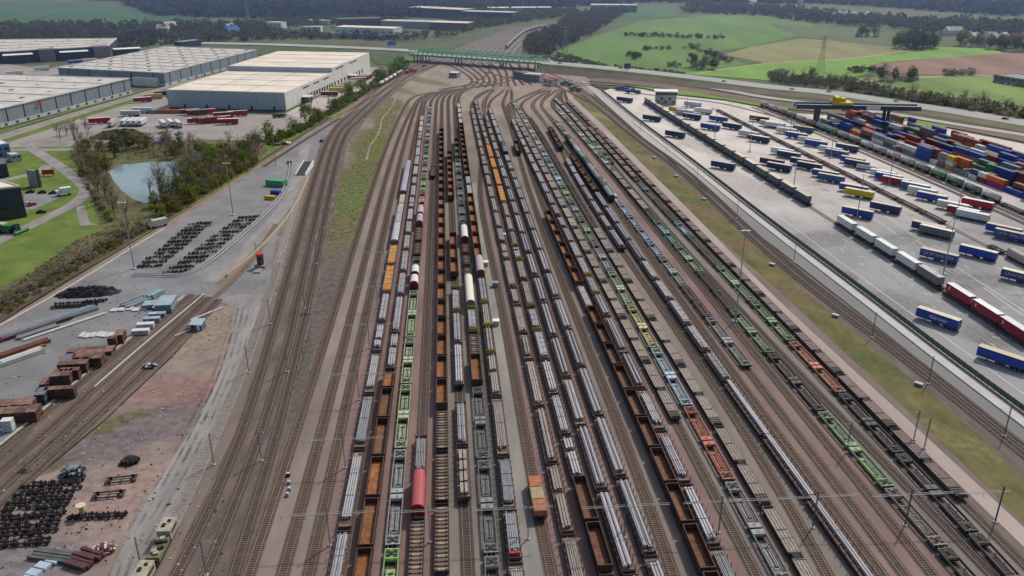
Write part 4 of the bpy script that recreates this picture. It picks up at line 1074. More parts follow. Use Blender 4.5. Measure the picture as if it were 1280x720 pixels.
def trailer_parts(side, roof, mark):
    key = ('trailer', side, roof, mark)
    if key in MESHES: return MESHES[key]
    sm = smat('trailer_' + side, TCOL[side]); rm = mat('trailer_roof_' + roof, ROOFC[roof], .6, .12, .5, .10, grime=.25, gcol=(.25, .23, .2))
    P = []
    b = MB()     # local X along the trailer, front at -X
    b.box(-6.8, 6.8, -1.27, 1.27, 1.15, 3.95, sm)
    for k in range(14):
        x = -6.5 + k
        for sy in (-1, 1):
            b.box(x - .03, x + .03, *sorted((sy * 1.27, sy * 1.295)), 1.2, 3.9, sm)
    for sy in (-1, 1):
        b.box(-6.8, 6.8, *sorted((sy * 1.24, sy * 1.3)), 1.05, 1.2, GREYM)
    P.append(('body', b.mesh('body')))
    r = MB(); r.box(-6.82, 6.82, -1.29, 1.29, 3.95, 4.03, rm)
    for k in range(7):
        r.box(-6.0 + 2 * k - .03, -6.0 + 2 * k + .03, -1.2, 1.2, 4.03, 4.05, rm)
    P.append(('roof', r.mesh('roof')))
    c = MB()
    for sy in (-.5, .5):
        c.box(-6.3, 6.5, sy - .08, sy + .08, .8, 1.15, GREYM)
    for k in range(3):
        c.tube((2.6 + 1.3 * k, -1.1, .5), (2.6 + 1.3 * k, 1.1, .5), .08, GREYM, 6)
    c.box(5.9, 6.75, -1.2, 1.2, .55, .7, GREYM)
    c.box(-1.5, 1.2, -1.15, -.7, .5, 1.0, GREYM); c.box(-1.5, 1.2, .7, 1.15, .5, 1.0, GREYM)
    P.append(('chassis', c.mesh('chassis')))
    for k in range(3):
        for sy in (-1, 1):
            wmb = MB(); wmb.tube((2.6 + 1.3 * k, sy * .85, .5), (2.6 + 1.3 * k, sy * 1.22, .5), .5, BLACK, 14)
            wmb.tube((2.6 + 1.3 * k, sy * 1.22, .5), (2.6 + 1.3 * k, sy * 1.235, .5), .25, GALV, 8)
            P.append(('wheel', wmb.mesh('wheel')))
    for sy in (-.7, .7):
        l = MB(); l.box(-4.2, -4.05, sy - .08, sy + .08, .1, 1.1, GREYM); l.box(-4.3, -3.95, sy - .18, sy + .18, .0, .1, GREYM)
        P.append(('landing_leg', l.mesh('landing_leg')))
    d = MB(); dm = smat('trailer_door_' + side, tuple(min(.6, v * .6 + .10) for v in TCOL[side]))
    for sy in (-.64, .64):
        d.box(6.8, 6.83, sy - .61, sy + .61, 1.2, 3.9, dm)
        d.tube((6.86, sy + .2, 1.25), (6.86, sy + .2, 3.85), .03, GALV, 5)
    P.append(('rear_door', d.mesh('rear_door')))
    MESHES[key] = P
    return P

WHT = mat('white_lettering', (.8, .8, .8), .6, .05)
YLW = mat('yellow_lettering', (.62, .52, .03), .6, .05)
def trailer(px, py, side, roof, label, mark=None, ang=-48, z=0.0, zc=2.4, group='trailers parked on the terminal', loc=None):
    x, y = loc or G(px, py, zc + z)
    o = place('semi_trailer', trailer_parts(side, roof, None), label, 'trailer', group, (x, y, z), R(ang))
    if mark:
        s, m, size, dx, zz = mark
        t = link('lettering', text_me(('t', s, m.name, size), s, size, m), (dx, -1.31, zz), parent=o)
        t.rotation_euler = (R(90), 0, 0)
        if s == 'Gartner':
            g = MB()
            n = 18
            for k in range(n):
                a, b2 = 2 * math.pi * k / n + .3, 2 * math.pi * (k + .8) / n + .3
                if k in (0, 1): continue
                g.add([(.55 * math.cos(a), 0, .42 * math.sin(a)), (.55 * math.cos(b2), 0, .42 * math.sin(b2)), (.42 * math.cos(b2), 0, .3 * math.sin(b2)), (.42 * math.cos(a), 0, .3 * math.sin(a))], [(0, 1, 2, 3)], WHT)
            e = link('emblem', g.mesh('emblem'), (dx - 2.75, -1.312, zz + .1), parent=o)
    return o
LW = ('LKW WALTER', YLW, 1.75, .2, 2.6)
T = trailer
T(1173, 397, 'blue', 'cream', 'blue trailer with white wordmark and cream roof beside the red trailers', ('Gartner', WHT, 1.7, .8, 2.5), -53)
T(1254, 447, 'blue', 'tan', 'blue trailer with tan roof parked next to the boundary fence', None, -50)
T(1174, 319, 'blue', 'tan', 'blue trailer with yellow lettering beside a lamp mast and the white trailer row', LW, -45)
T(1223, 315, 'blue', 'cream', 'plain blue trailer standing next to the empty rail siding', None, -48)
T(1278, 346, 'blue', 'cream', 'blue trailer cut by the picture edge above the red trailers', LW, -48)
T(1171, 289, 'grey', 'white', 'grey trailer with white roof in front of a dark blue one')
T(1161, 284, 'navy', 'tan', 'dark blue trailer mostly hidden behind the grey trailer')
T(1266, 294, 'blue', 'tan', 'blue trailer with large yellow lettering and tan roof, beside a plain blue one', LW)
T(1255, 287, 'blue', 'tan', 'blue trailer half hidden behind the one with yellow lettering')
T(1216, 269, 'white', 'white', 'white trailer in front of two red-fronted ones')
T(1204, 264, 'red', 'white', 'red trailer sandwiched between two white trailers')
T(1191, 257, 'wred', 'white', 'white trailer with red skirt beside the sandwiched red one')
T(1222, 254, 'red', 'white', 'red trailer with white roof alone beside the tank train')
T(1165, 246, 'blue', 'cream', 'blue trailer at the front of a group with a white one behind')
T(1153, 239, 'white', 'white', 'white trailer with red emblem behind a blue trailer')
T(1144, 233, 'lblue', 'white', 'mid blue trailer behind a white trailer with red emblem')
T(1120, 226, 'red', 'white', 'crimson trailer with white roof behind a tank trailer')
T(1111, 221, 'blue', 'white', 'blue trailer squeezed behind the crimson trailer')
T(1104, 217, 'white', 'white', 'white trailer squeezed behind blue and crimson trailers')
T(1071, 204, 'navy', 'tan', 'dark navy trailer beside the silver tank trailer')
T(1066, 200, 'blue', 'cream', 'blue trailer behind the dark navy trailer')
T(1046, 191, 'lblue', 'cream', 'blue trailer with cream roof behind a lamp mast')
T(1038, 187, 'white', 'white', 'white fronted trailer behind a blue one with cream roof')
T(1059, 184, 'navy', 'cream', 'dark trailer alone beside the tank train tracks')
T(1072, 265, 'blue', 'cream', 'blue trailer standing alone left of a cream-roofed one', None, -42)
T(1107, 259, 'navy', 'cream', 'dark navy trailer with cream roof beside a lone blue one', None, -45)
T(1074, 241, 'yellow', 'cream', 'bright yellow trailer parked in front of a blue one', None, -42)
T(1067, 235, 'blue', 'cream', 'blue trailer half hidden behind the yellow trailer', None, -42)
T(1039, 222, 'lblue', 'cream', 'blue trailer of a pair near the yellow trailer, front one', None, -42)
T(1032, 217, 'blue', 'cream', 'blue trailer of a pair near the yellow trailer, rear one', None, -42)
T(1012, 207, 'navy', 'cream', 'dark trailer with cream roof at the front of three', None, -44)
T(1003, 202, 'navy', 'cream', 'dark trailer in the middle of three with cream roofs', None, -44)
T(974, 208, 'navy', 'cream', 'navy trailer beside the loaded trailer train with green one behind', None, -42)
T(965, 202, 'navy', 'tan', 'trailer behind the navy one beside the loaded trailer train', None, -42)
T(986, 193, 'navy', 'white', 'navy trailer behind a white headed trailer group', None, -44)
T(978, 189, 'white', 'white', 'white trailer at the rear of a navy pair', None, -44)
T(904, 206, 'navy', 'navy' if False else 'grey', 'dark blue trailer alone between fence and trailer train, nearest one', None, -40)
T(844, 167, 'navy', 'grey', 'dark blue trailer alone between fence and trailer train, middle one', None, -40)
T(815, 147, 'navy', 'grey', 'dark blue trailer between fence and trailer train, beyond the middle one', None, -38)
T(781, 124, 'navy', 'cream', 'dark blue trailer farthest along the fence by the blue locomotives', None, -38)
T(847, 137, 'yellow', 'tan', 'yellow fronted trailer at the rear of three by the control building', None, -40)
T(856, 140, 'wblue', 'white', 'pale grey trailer in the middle of three by the control building', None, -40)
T(865, 145, 'navy', 'grey', 'blue trailer at the front of three by the control building', None, -40)
T(888, 158, 'blue', 'grey', 'blue trailer alone in the middle of the far apron', None, -42)
T(866, 130, 'wblue', 'white', 'white trailer with blue front in the far parking row', None, -40)
T(879, 138, 'white', 'white', 'white trailer beside the one with blue front', None, -40)
T(898, 148, 'blue', 'white', 'blue trailer with white roof and red front on the far apron', None, -42)
T(915, 157, 'navy', 'cream', 'navy trailer with cream roof and green flank', None, -44)
T(936, 167, 'white', 'white', 'white trailer with maroon front on the far apron', None, -44)
T(949, 173, 'navy', 'white', 'navy trailer with white front near the brown wagons', None, -44)
T(949, 148, 'maroon', 'tan', 'maroon trailer with yellow front by the far lamp mast', None, -40)
T(962, 154, 'wblue', 'white', 'white and blue trailer beside the maroon one', None, -42)
T(969, 156, 'white', 'white', 'white trailer behind the white and blue one', None, -42)
T(1004, 161, 'slate', 'tan', 'slate trailer under the gantry crane leg', None, -44)
T(996, 169, 'blue', 'white', 'bright blue trailer with white roof near the crane', None, -44)
T(983, 163, 'white', 'white', 'white roofed trailer behind a bright blue one near the crane', None, -44)
T(1020, 179, 'blue', 'cream', 'blue trailer with maroon front near the tank train', None, -44)
T(1011, 175, 'wred', 'cream', 'pale trailer behind the blue one with maroon front', None, -44)

# tank trailer
tk = MB(); SIL = mat('polished_tank', (.45, .47, .48), .3, .1, .5, 0, .6)
tk.tube((-5.6, 0, 2.2), (5.6, 0, 2.2), 1.15, SIL, 18)
tk.tube((-5.9, 0, 2.2), (-5.6, 0, 2.2), .75, SIL, 18, 1.15); tk.tube((5.6, 0, 2.2), (5.9, 0, 2.2), 1.15, SIL, 18, .75)
tc = MB(); tc.box(-5.8, 5.8, -.6, .6, .75, 1.15, GREYM); tc.box(-5, 4.5, -.3, .3, 3.3, 3.45, GALV)
x, y = G(1084, 210, 2)
base = trailer_parts('blue', 'cream', None)
place('tank_trailer', [('tank', tk.mesh('tank')), ('chassis', tc.mesh('chassis'))] + [p for p in base if p[0] in ('wheel', 'landing_leg')], 'silver tank trailer between a navy and a crimson trailer', 'tank trailer', None, (x, y, 0), R(-48))

# trailers riding on the pocket wagons of the loading track
WT = [G(*p, 2.6) for p in [(800, 120), (811, 127), (825, 136), (841, 146), (856, 156), (872, 166), (890, 176), (906, 185.5), (925, 197.5), (946, 211), (967, 224), (984, 234.5), (1002, 246), (1030, 262.5), (1058.7, 280), (1082, 295), (1106, 310.5), (1136, 328), (1165, 345.5), (1200, 369), (1236, 390.5), (1269, 413), (1300, 434)]]
A = np.array(WT); wt_fit = np.polyfit((A[:, 1] - 350) / 300, A[:, 0], 3, w=1 / np.sqrt(A[:, 1]))
def lane(fit):
    f = lambda Y: float(np.polyval(fit, (Y - 350) / 300))
    g = lambda Y: float(np.polyval(np.polyder(fit), (Y - 350) / 300)) / 300
    return f, g
wx, wdx = lane(wt_fit)
Ys = list(np.linspace(YOF(246, 2.6), YOF(126.5, 2.6), 18))
tr = [(Y, 'slate' if i % 4 else 'navy', 'cream' if i % 3 else 'tan', f'grey-blue trailer riding on the train, {nth(i + 1)} from the gap in the row') for i, Y in enumerate(Ys)]
for i, p in enumerate([280, 295, 310.5, 328]):
    tr.append((YOF(p, 2.6), 'white', 'white', f'white trailer on rail wagon, {nth(4 - i)} from the grey one'))
tr.append((YOF(345.5, 2.6), 'grey', 'grey', 'grey trailer on rail wagon between the white and the red ones'))
for i, p in enumerate([369, 390.5, 413]):
    tr.append((YOF(p, 2.6), 'red', 'white', f'red trailer with white emblem on rail wagon, {nth(i + 1)} after the grey one'))
EMB = MB()
EMB.add([(-.5, 0, -.5), (-.15, 0, -.5), (.5, 0, .5), (.15, 0, .5)], [(0, 1, 2, 3)], WHT)
EMB.add([(-.1, 0, -.6), (.15, 0, -.5), (.35, 0, -.05), (.1, 0, -.1)], [(0, 1, 2, 3)], WHT)
EMB.add([(-.5, 0, .15), (-.2, 0, .15), (.0, 0, .55), (-.3, 0, .5)], [(0, 1, 2, 3)], WHT)
embm = EMB.mesh('emblem')
for i, (Y, s, r, lab) in enumerate(tr):
    a = math.atan2(-1, -wdx(Y))
    o = T(0, 0, s, r, lab, None, math.degrees(a), .75, group='trailers riding on the train', loc=(wx(Y), Y))
    o.scale = (.93, 1, 1)
    if s == 'red':
        link('emblem', embm, (-4.6, -1.31, 2.7), parent=o)
        e2 = link('emblem', embm, (6.85, 0, 2.7), parent=o); e2.rotation_euler = (0, 0, R(90))
    place('pocket_wagon', proto('K', 'dark', 16.5, False), 'dark pocket wagon carrying the ' + lab.split(',')[0].replace(' riding on the train', '').replace(' on rail wagon', '') + (', ' + lab.split(', ')[1].replace(' in the row', '') if ',' in lab else ''), 'wagon', 'wagons of the trailer train', (wx(Y), Y, .1), -math.atan(wdx(Y)))
track([(wx(Y), Y) for Y in np.arange(150, 655, 10)], 'pale', 0, 2.6, z=.02)

# brown empty wagons
BW = [G(*p, 1.0) for p in [(897, 137), (912, 145), (931, 154), (950, 164), (967, 172), (985, 181), (1001, 190), (1018, 197), (1035, 204.5), (1060, 216), (1077, 226), (1097, 237), (1115, 245), (1127, 251.5), (1145, 260), (1161, 268), (1180, 277), (1200, 287), (1220, 298), (1245, 310), (1267, 321), (1300, 340)]]
A = np.array(BW); bx_, bdx_ = lane(np.polyfit((A[:, 1] - 350) / 300, A[:, 0], 3, w=1 / np.sqrt(A[:, 1])))
n = 15
for i in range(n):
    y0, y1 = YOF(278, 1), YOF(137, 1)
    Y = y0 + (y1 - y0) * (i + .5) / n
    place('skeleton_wagon', proto('K', 'brown', round((y1 - y0) / n * 2) / 2, False), f'empty brown skeleton wagon on the terminal siding, {nth(i + 1)} from its near end', 'wagon', 'empty wagons on the terminal siding', (bx_(Y), Y, .2), -math.atan(bdx_(Y)))
track([(bx_(Y), Y) for Y in np.arange(200, 640, 10)], 'pale', 0, 2.4, z=.02)
for py, lab in ((311, 'dark bogie wagon end standing on the empty terminal siding'), (325, 'grey hooded wagon at the picture edge on the terminal siding')):
    Y = YOF(py, 1)
    place('skeleton_wagon' if py == 311 else 'hooded_wagon', proto('K', 'black', 9.0, False) if py == 311 else proto('T', 'pink', 13.0, False), lab, 'wagon', None, (bx_(Y), Y, .2), -math.atan(bdx_(Y)))

# tank train
TT = [G(*p, 2.2) for p in [(991, 144), (1020, 155), (1030, 159), (1055, 169), (1072, 177.5), (1092, 185), (1107, 191), (1127, 199), (1150, 206), (1161, 211), (1180, 220), (1200, 229), (1215, 235), (1230, 241), (1246, 247), (1280, 263)]]
A = np.array(TT); tx, tdx = lane(np.polyfit((A[:, 1] - 350) / 300, A[:, 0], 2, w=1 / np.sqrt(A[:, 1])))
TKC = dict(cream=(.50, .46, .38), grey=(.26, .26, .26), white=(.60, .60, .57), green=(.16, .30, .17), tan=(.38, .33, .27), dgrey=(.15, .15, .15))
def tank_wagon(col):
    k = ('tank', col)
    if k in MESHES: return MESHES[k]
    m = smat('tank_' + col, TKC[col], .5, .25)
    L = 13.5; h = L / 2 - .7
    f = MB(); f.box(-1.2, 1.2, -h, h, .95, 1.2, DARK); buffers(f, L)
    t = MB()
    t.tube((0, -h + .5, 2.5), (0, h - .5, 2.5), 1.38, m, 16)
    t.tube((0, -h + .1, 2.5), (0, -h + .5, 2.5), .9, m, 16, 1.38, False); t.tube((0, h - .5, 2.5), (0, h - .1, 2.5), 1.38, m, 16, .9)
    for q in (-.25, .25):
        t.tube((0, q * L - .08, 2.5), (0, q * L + .08, 2.5), 1.42, DARK, 16)
    t.tube((0, 0, 3.7), (0, 0, 4.1), .4, m, 10)
    wk = MB(); wk.box(-.35, .35, -h + .8, h - .8, 3.95, 4.0, GALV)
    P = [('underframe', f.mesh('underframe')), ('tank', t.mesh('tank', True)), ('walkway', wk.mesh('walkway'))]
    for q in (-h + 2, h - 2): P.append(('bogie', moved(bogie_mesh(), 0, q).mesh('bogie')))
    MESHES[k] = P
    return P
seq = ['white', 'grey', 'green', 'green', 'tan', 'cream', 'cream', 'cream', 'white', 'grey', 'tan', 'green', 'cream', 'tan', 'cream', 'grey', 'tan', 'white', 'cream']
y0 = YOF(247, 2.2)
for i, c in enumerate(seq):
    Y = y0 + 13.9 * (i + .2)
    place('tank_wagon', tank_wagon(c), f'{c} tank wagon, {nth(i + 1)} from the near end of the tank train', 'tank wagon', 'wagons of the tank train', (tx(Y), Y, .2), -math.atan(tdx(Y)))
for i in range(3):
    Y = y0 - 13 - 17 * i
    place('skeleton_wagon', proto('K', 'black', 16.5, False), f'empty dark wagon coupled before the tank train, {nth(i + 1)} from the tanks', 'wagon', None, (tx(Y), Y, .2), -math.atan(tdx(Y)))
for off, z in ((0, .02), (-4.6, .02), (-9.0, .02)):
    track([(tx(Y) + off, Y) for Y in np.arange(250, 640, 12)], 'grey', 0, 3.2, z=z)

# containers
CC = dict(blue=(.022, .07, .30), navy=(.03, .045, .13), red=(.32, .05, .05), maroon=(.18, .04, .055), orange=(.50, .12, .04), white=(.55, .56, .55), grey=(.22, .24, .24), teal=(.10, .20, .22), green=(.06, .22, .10), magenta=(.42, .03, .20), rust=(.24, .08, .06), slate=(.10, .13, .17), yellow=(.5, .33, .02))
def container(col, L):
    k = ('container', col, L)
    if k in MESHES: return MESHES[k]
    m = mat('container_' + col, CC[col], .6, .2, .5, .14, grime=.35)
    b = MB(); h = L / 2
    b.box(-1.2, 1.2, -h + .06, h - .06, .1, 2.5, m)
    n = int(L / .9)
    for i in range(n):
        y = -h + .4 + (L - .8) * i / (n - 1)
        for s in (-1, 1):
            b.box(*sorted((s * 1.2, s * 1.235)), y - .2, y + .2, .2, 2.45, m)
        b.box(-1.15, 1.15, y - .2, y + .2, 2.5, 2.535, m)
    for sx in (-1.14, 1.14):
        for sy in (-h + .08, h - .08):
            b.box(sx - .08, sx + .08, sy - .08, sy + .08, 0, 2.59, m)
    d = MB()
    for sx in (-.57, .57):
        d.box(sx - .54, sx + .54, -h + .0, -h + .05, .2, 2.45, m)
        d.tube((sx, -h - .03, .2), (sx, -h - .03, 2.45), .03, GALV, 5)
    P = [('body', b.mesh('body')), ('door', d.mesh('door'))]
    MESHES[k] = P
    return P
A = np.array([G(*p) for p in [(1046, 161), (1110, 183), (1150, 201), (1200, 218), (1240, 233), (1285, 252)]])
cx_, cdx_ = lane(np.polyfit((A[:, 1] - 350) / 300, A[:, 0], 1))
rc = random.Random(11)
front = [(['blue', 'blue', 'blue'], 12.2), (['blue'], 12.2), (['magenta', 'orange'], 12.2), (['maroon', 'white'], 6.1), (['white', 'navy'], 6.1), (['grey'], 12.2), (['yellow', 'white', 'yellow'], 6.1), (['rust', 'grey', 'grey'], 6.1), (['white'], 6.1), (['blue', 'blue', 'blue'], 12.2), (['grey', 'white'], 12.2), (['red', 'white'], 6.1), (['slate', 'grey'], 12.2), (['white', 'grey'], 12.2), (['navy', 'rust'], 12.2), (['orange'], 12.2), (['blue', 'blue'], 12.2)]
pal = ['blue', 'blue', 'blue', 'red', 'red', 'maroon', 'maroon', 'rust', 'rust', 'orange', 'white', 'grey', 'teal', 'navy', 'slate', 'green']
TIER = ['bottom', 'second', 'third', 'fourth']
for ln in range(13):
    off = 1.4 + 2.75 * ln + (3.0 if ln > 1 else 0) + (4.5 if ln > 3 else 0) + (4.5 if ln > 6 else 0) + (10 if ln > 9 else 0)
    Y = 372.0 + off * 1.55
    i = 0
    Yend = 575 - (0 if ln < 9 else 8)
    while Y < Yend:
        if ln == 0 and i < len(front): cols, L = front[i]
        else:
            L = 6.1 if rc.random() < .15 else 12.2
            nt = rc.choice([1, 1, 2, 2, 3]) if ln < 9 else rc.choice([1, 1, 2])
            base = rc.choice(pal)
            cols = [base if rc.random() < .5 else rc.choice(pal) for _ in range(nt)]
            if rc.random() < .15: Y += 13; i += 1; continue
        Ym = Y + L / 2
        for t, c in enumerate(cols):
            place('shipping_container', container(c, L), f'{c} container in {TIER[t]} tier, {nth(i + 1)} stack from near end, {nth(ln + 1)} lane from tank train', 'container', 'containers stacked on the terminal', (cx_(Ym) + off + rc.uniform(-.06, .06), Ym, .03 + 2.6 * t), -math.atan(cdx_(Ym)))
        Y += L + .45; i += 1

# gantry crane
NAVY = mat('crane_navy', (.05, .07, .11), .5, .25, .3)
CY = mat('crane_yellow', (.62, .42, .02), .5, .1, .5)
Y0 = 560.0
c1x, c2x = 206.0, 250.0
gx = G(1055, 156)[0]
P = []
b = MB()
for yy in (-4.5, 4.5):
    b.box(-36, 44, yy - 1.0, yy + 1.0, 12.2, 15.2, NAVY)
for xx in (-35.4, -20, 0, 22, 43.4):
    b.box(xx - .5, xx + .5, -3.5, 3.5, 13.0, 14.2, NAVY)
P.append(('girder', b.mesh('girder')))
for xx in (-21, 24):
    for yy in (-4.5, 4.5):
        l = MB(); l.box(xx - .9, xx + .9, yy - .8, yy + .8, 1.2, 12.2, NAVY)
        P.append(('leg', l.mesh('leg')))
    s = MB(); s.box(xx - .8, xx + .8, -7, 7, .45, 1.3, NAVY)
    for yy in (-6, -4.5, 4.5, 6):
        s.tube((xx - .3, yy, .4), (xx + .3, yy, .4), .38, GREYM, 10)
    P.append(('end_carriage', s.mesh('end_carriage')))
t = MB(); t.box(-12, 0, -5.7, 5.7, 15.25, 16.8, CY); t.box(-11, -4, -2.5, 2.5, 16.8, 19.2, CY); t.box(-4, -1, 3.0, 5.2, 9.6, 12.0, CY)
t.prism([(-11, -4.5), (-8, -4.5), (-8, 4.5), (-11, 4.5)], 16.8, 20.0, CY)
P.append(('trolley', t.mesh('trolley')))
sg = MB(); sg.box(9, 18, -5.75, -5.65, 12.6, 15.4, WHT); P.append(('sign_board', sg.mesh('sign_board')))
w2 = MB(); w2.box(-36, 44, -6.6, -5.6, 15.2, 15.28, GALV)
for k in range(27): w2.box(-36 + 3 * k, -35.92 + 3 * k, -6.55, -6.47, 15.28, 16.3, GALV)
w2.box(-36, 44, -6.55, -6.49, 16.3, 16.36, GALV)
P.append(('walkway', w2.mesh('walkway')))
place('gantry_crane', P, 'dark navy gantry crane with yellow trolley spanning the container stacks', 'crane', None, (gx, Y0, 0), R(-7))

# control building at the terminal gate
x, y = G(833, 131)
CR = mat('concrete_pale', (.40, .40, .38), .85, .12, .3); GL = mat('dark_glass', (.03, .045, .05), .15, .2, .3, 0, 0, spec=.6); RW = mat('roof_white', (.72, .72, .70), .7, .08, .3)
b = MB(); b.box(-8, 8, -5, 5, 0, 7.4, CR)
P = [('wall', b.mesh('wall'))]
for k in range(5):
    w3 = MB(); w3.box(-7 + 3 * k, -5.2 + 3 * k, -5.06, -4.98, 1.0 + (k % 2) * 2.6, 3.0 + (k % 2) * 2.6, GL); P.append(('window', w3.mesh('window')))
g = MB(); g.box(-8.2, 8.2, -5.2, 5.2, 7.4, 9.6, GL)
for k in range(9): g.box(-8.25 + 2.05 * k, -8.1 + 2.05 * k, -5.26, -5.2, 7.4, 9.6, CR)
P.append(('glazed_storey', g.mesh('glazed_storey')))
r = MB(); r.box(-9, 9, -6, 6, 9.6, 10.3, RW); P.append(('roof', r.mesh('roof')))
place('control_building', P, 'pale control building with glazed top storey and flat white roof', 'building', None, (x, y + 5, 0), R(-8))

# locomotives on the connecting line
def loco(px, py, body, lab, ang, L=14.0, name='locomotive'):
    m = smat('loco_' + name + '%d' % px, body)
    b = MB(); b.box(-L / 2, L / 2, -1.3, 1.3, .9, 1.4, GREYM)
    h = MB(); h.box(-L / 2 + .6, -1.5, -1.0, 1.0, 1.4, 3.0, m); h.box(1.6, L / 2 - .6, -1.0, 1.0, 1.4, 3.0, m)
    c = MB(); c.box(-1.5, 1.6, -1.4, 1.4, 1.4, 4.1, m); c.box(-1.45, 1.55, -1.42, 1.42, 2.8, 3.6, GL); c.box(-1.6, 1.7, -1.45, 1.45, 4.1, 4.2, m)
    P = [('underframe', b.mesh('underframe')), ('hood', h.mesh('hood')), ('cab', c.mesh('cab'))]
    for q in (-L / 2 + 3, L / 2 - 3):
        bb = moved(bogie_mesh(), 0, 0); bb.v = [(yy + q, xx, zz) for xx, yy, zz in bb.v]
        P.append(('bogie', bb.mesh('bogie')))
    x, y = G(px, py, 2)
    place(name, P, lab, 'locomotive', None, (x, y, .2), R(ang))
loco(778, 110.5, (.03, .10, .26), 'blue locomotive at the terminal entrance, first of two', -25)
loco(791, 114, (.03, .10, .26), 'blue locomotive at the terminal entrance, beside the parked trailer', -25)

# lamp masts
LAMPM = mat('mast_grey', (.30, .32, .33), .5, .1, .4)
def lamp_mast(px, py, h, label, heads=4):
    x, y = G(px, py)
    k = ('mast', h, heads)
    if k not in MESHES:
        b = MB(); b.tube((0, 0, .4), (0, 0, h), .24, LAMPM, 10, .11)
        f = MB(); f.box(-.9, .9, -.9, .9, 0, .4, CR)
        P = [('pole', b.mesh('pole')), ('footing', f.mesh('footing'))]
        hd = MB()
        hd.box(-1.3, 1.3, -.06, .06, h - .1, h + .05, LAMPM); hd.box(-.06, .06, -.8, .8, h - .1, h + .05, LAMPM)
        P.append(('bracket', hd.mesh('bracket')))
        for q in range(heads):
            l = MB(); xx = -1.2 + 2.4 * q / max(1, heads - 1)
            l.cbox((xx, -.25, h + .12), (.55, .7, .18), RW); P.append(('lamp_head', l.mesh('lamp_head')))
        MESHES[k] = P
    place('lamp_mast', MESHES[k], label, 'lamp mast', 'tall lamp masts', (x, y, 0))
lamp_mast(919, 402, 31, 'tall lattice lamp mast standing between the yard rows and a green wagon', 6)
for px, py, h, lab in ((992, 233, 20, 'lamp mast beside the end of the loaded trailer train'), (1071, 273, 20, 'lamp mast beside the lone blue trailer'), (1111, 231, 20, 'lamp mast behind the crimson trailer'), (1179, 343, 21, 'lamp mast beside the trailer with yellow lettering'),
        (1196, 268, 21, 'lamp mast between white trailers'), (1038, 198, 20, 'lamp mast near the bright blue trailer by the crane'), (987, 172, 22, 'lamp mast near the crane overhang'), (893, 174, 20, 'lamp mast on the far apron by the trailer train'), (857, 152, 20, 'lamp mast by the control building group'), (937, 190, 20, 'lamp mast halfway along the trailer train')):
    lamp_mast(px, py, h, lab, 3)

# boundary fence and the low wall beside the line
FL = PX([(752, 114), (800, 153), (860, 198), (960, 276), (1072, 360), (1180, 442), (1280, 516), (1360, 575)], 8)
FM = mat('fence_green', (.05, .075, .065), .6, .2, 1)
b = MB()
for z in (.3, 1.1, 1.9): wall_mb(b, FL, -.03, .03, z, z + .06, FM)
ps = MB(); s = 0; tot = along(FL, 0)[2]
while s < tot:
    p, e, _ = along(FL, s); ps.cbox((p[0], p[1], 1.1), (.1, .1, 2.2), FM); s += 2.6
wf = MB(); wall_mb(wf, FL, -.012, .012, .35, 1.95, mat('fence_mesh', (.10, .13, .12), .7, .2, 1))
o = place('fence', [('rail', b.mesh('rail')), ('mesh_panel', wf.mesh('mesh_panel')), ('post', ps.mesh('post'))], 'long dark green mesh fence along the edge of the terminal apron', 'fence', None, (0, 0, 0))
[c for c in o.children if c.name.startswith('post')][0]['kind'] = 'stuff'
# ================================================================== LINES BESIDE THE YARD
def pxtrack(pts, bal='grey', sleepers=300, w=3.0, sl=None, z=.0, n=8):
    return track(PX(pts, n), bal, sleepers, w, sl, z)
for pts in ([(180, 752), (220, 720), (302, 540), (345, 400), (360, 345), (408, 180), (440, 140), (497, 92), (540, 74)],
            [(215, 775), (256, 720), (326, 540), (362, 420), (375, 360), (418, 180), (448, 142), (504, 94), (548, 76)],
            [(292, 720), (346, 540), (380, 400), (389, 360), (427, 180), (456, 144), (511, 96), (556, 78)]):
    pxtrack(pts, 'main', 900)
pxtrack([(150, 770), (182, 720), (218, 650), (270, 540), (300, 470), (322, 410), (340, 355), (356, 300), (376, 235), (388, 205)], 'pale', 300, 3.2, SLEEPC, .012)
for pts in ([(-60, 440), (0, 400), (60, 362), (190, 283), (322, 203), (400, 155), (450, 127), (487, 105), (520, 86), (548, 74)], [(330, 208), (405, 160), (455, 131), (492, 109), (526, 89)]):
    pxtrack(pts, 'brown', 600, 2.8, None, .02)
for pts in ([(240, 368), (130, 455), (30, 537), (-50, 600)], [(252, 369), (145, 462), (45, 552), (-50, 630)], [(262, 371), (165, 462), (65, 553), (-60, 668)], [(274, 374), (190, 455), (110, 530), (-40, 672)]):
    pxtrack(pts, 'mauve', 340, 2.8, None, .006)
pxtrack([(268, 372), (290, 352), (320, 318), (345, 280)], 'brown', 0, 2.4, None, .02)
# right of the yard: the double line
for pts in ([(640, 84), (680, 94), (712, 108), (745, 133), (790, 170), (850, 215), (940, 299), (1014, 362), (1130, 450), (1245, 541), (1400, 668)], [(650, 83), (690, 93), (722, 108), (755, 133), (800, 171), (860, 215), (950, 298), (1025, 361), (1142, 449), (1258, 541), (1420, 672)]):
    pxtrack(pts, 'dark', 700, 3.0, None, .02)
for pts in ([(720, 103), (760, 109), (800, 117), (850, 123), (905, 130), (985, 150)], [(716, 106), (745, 108), (790, 115)]):
    pxtrack(pts, 'grey', 0, 3, None, .03)
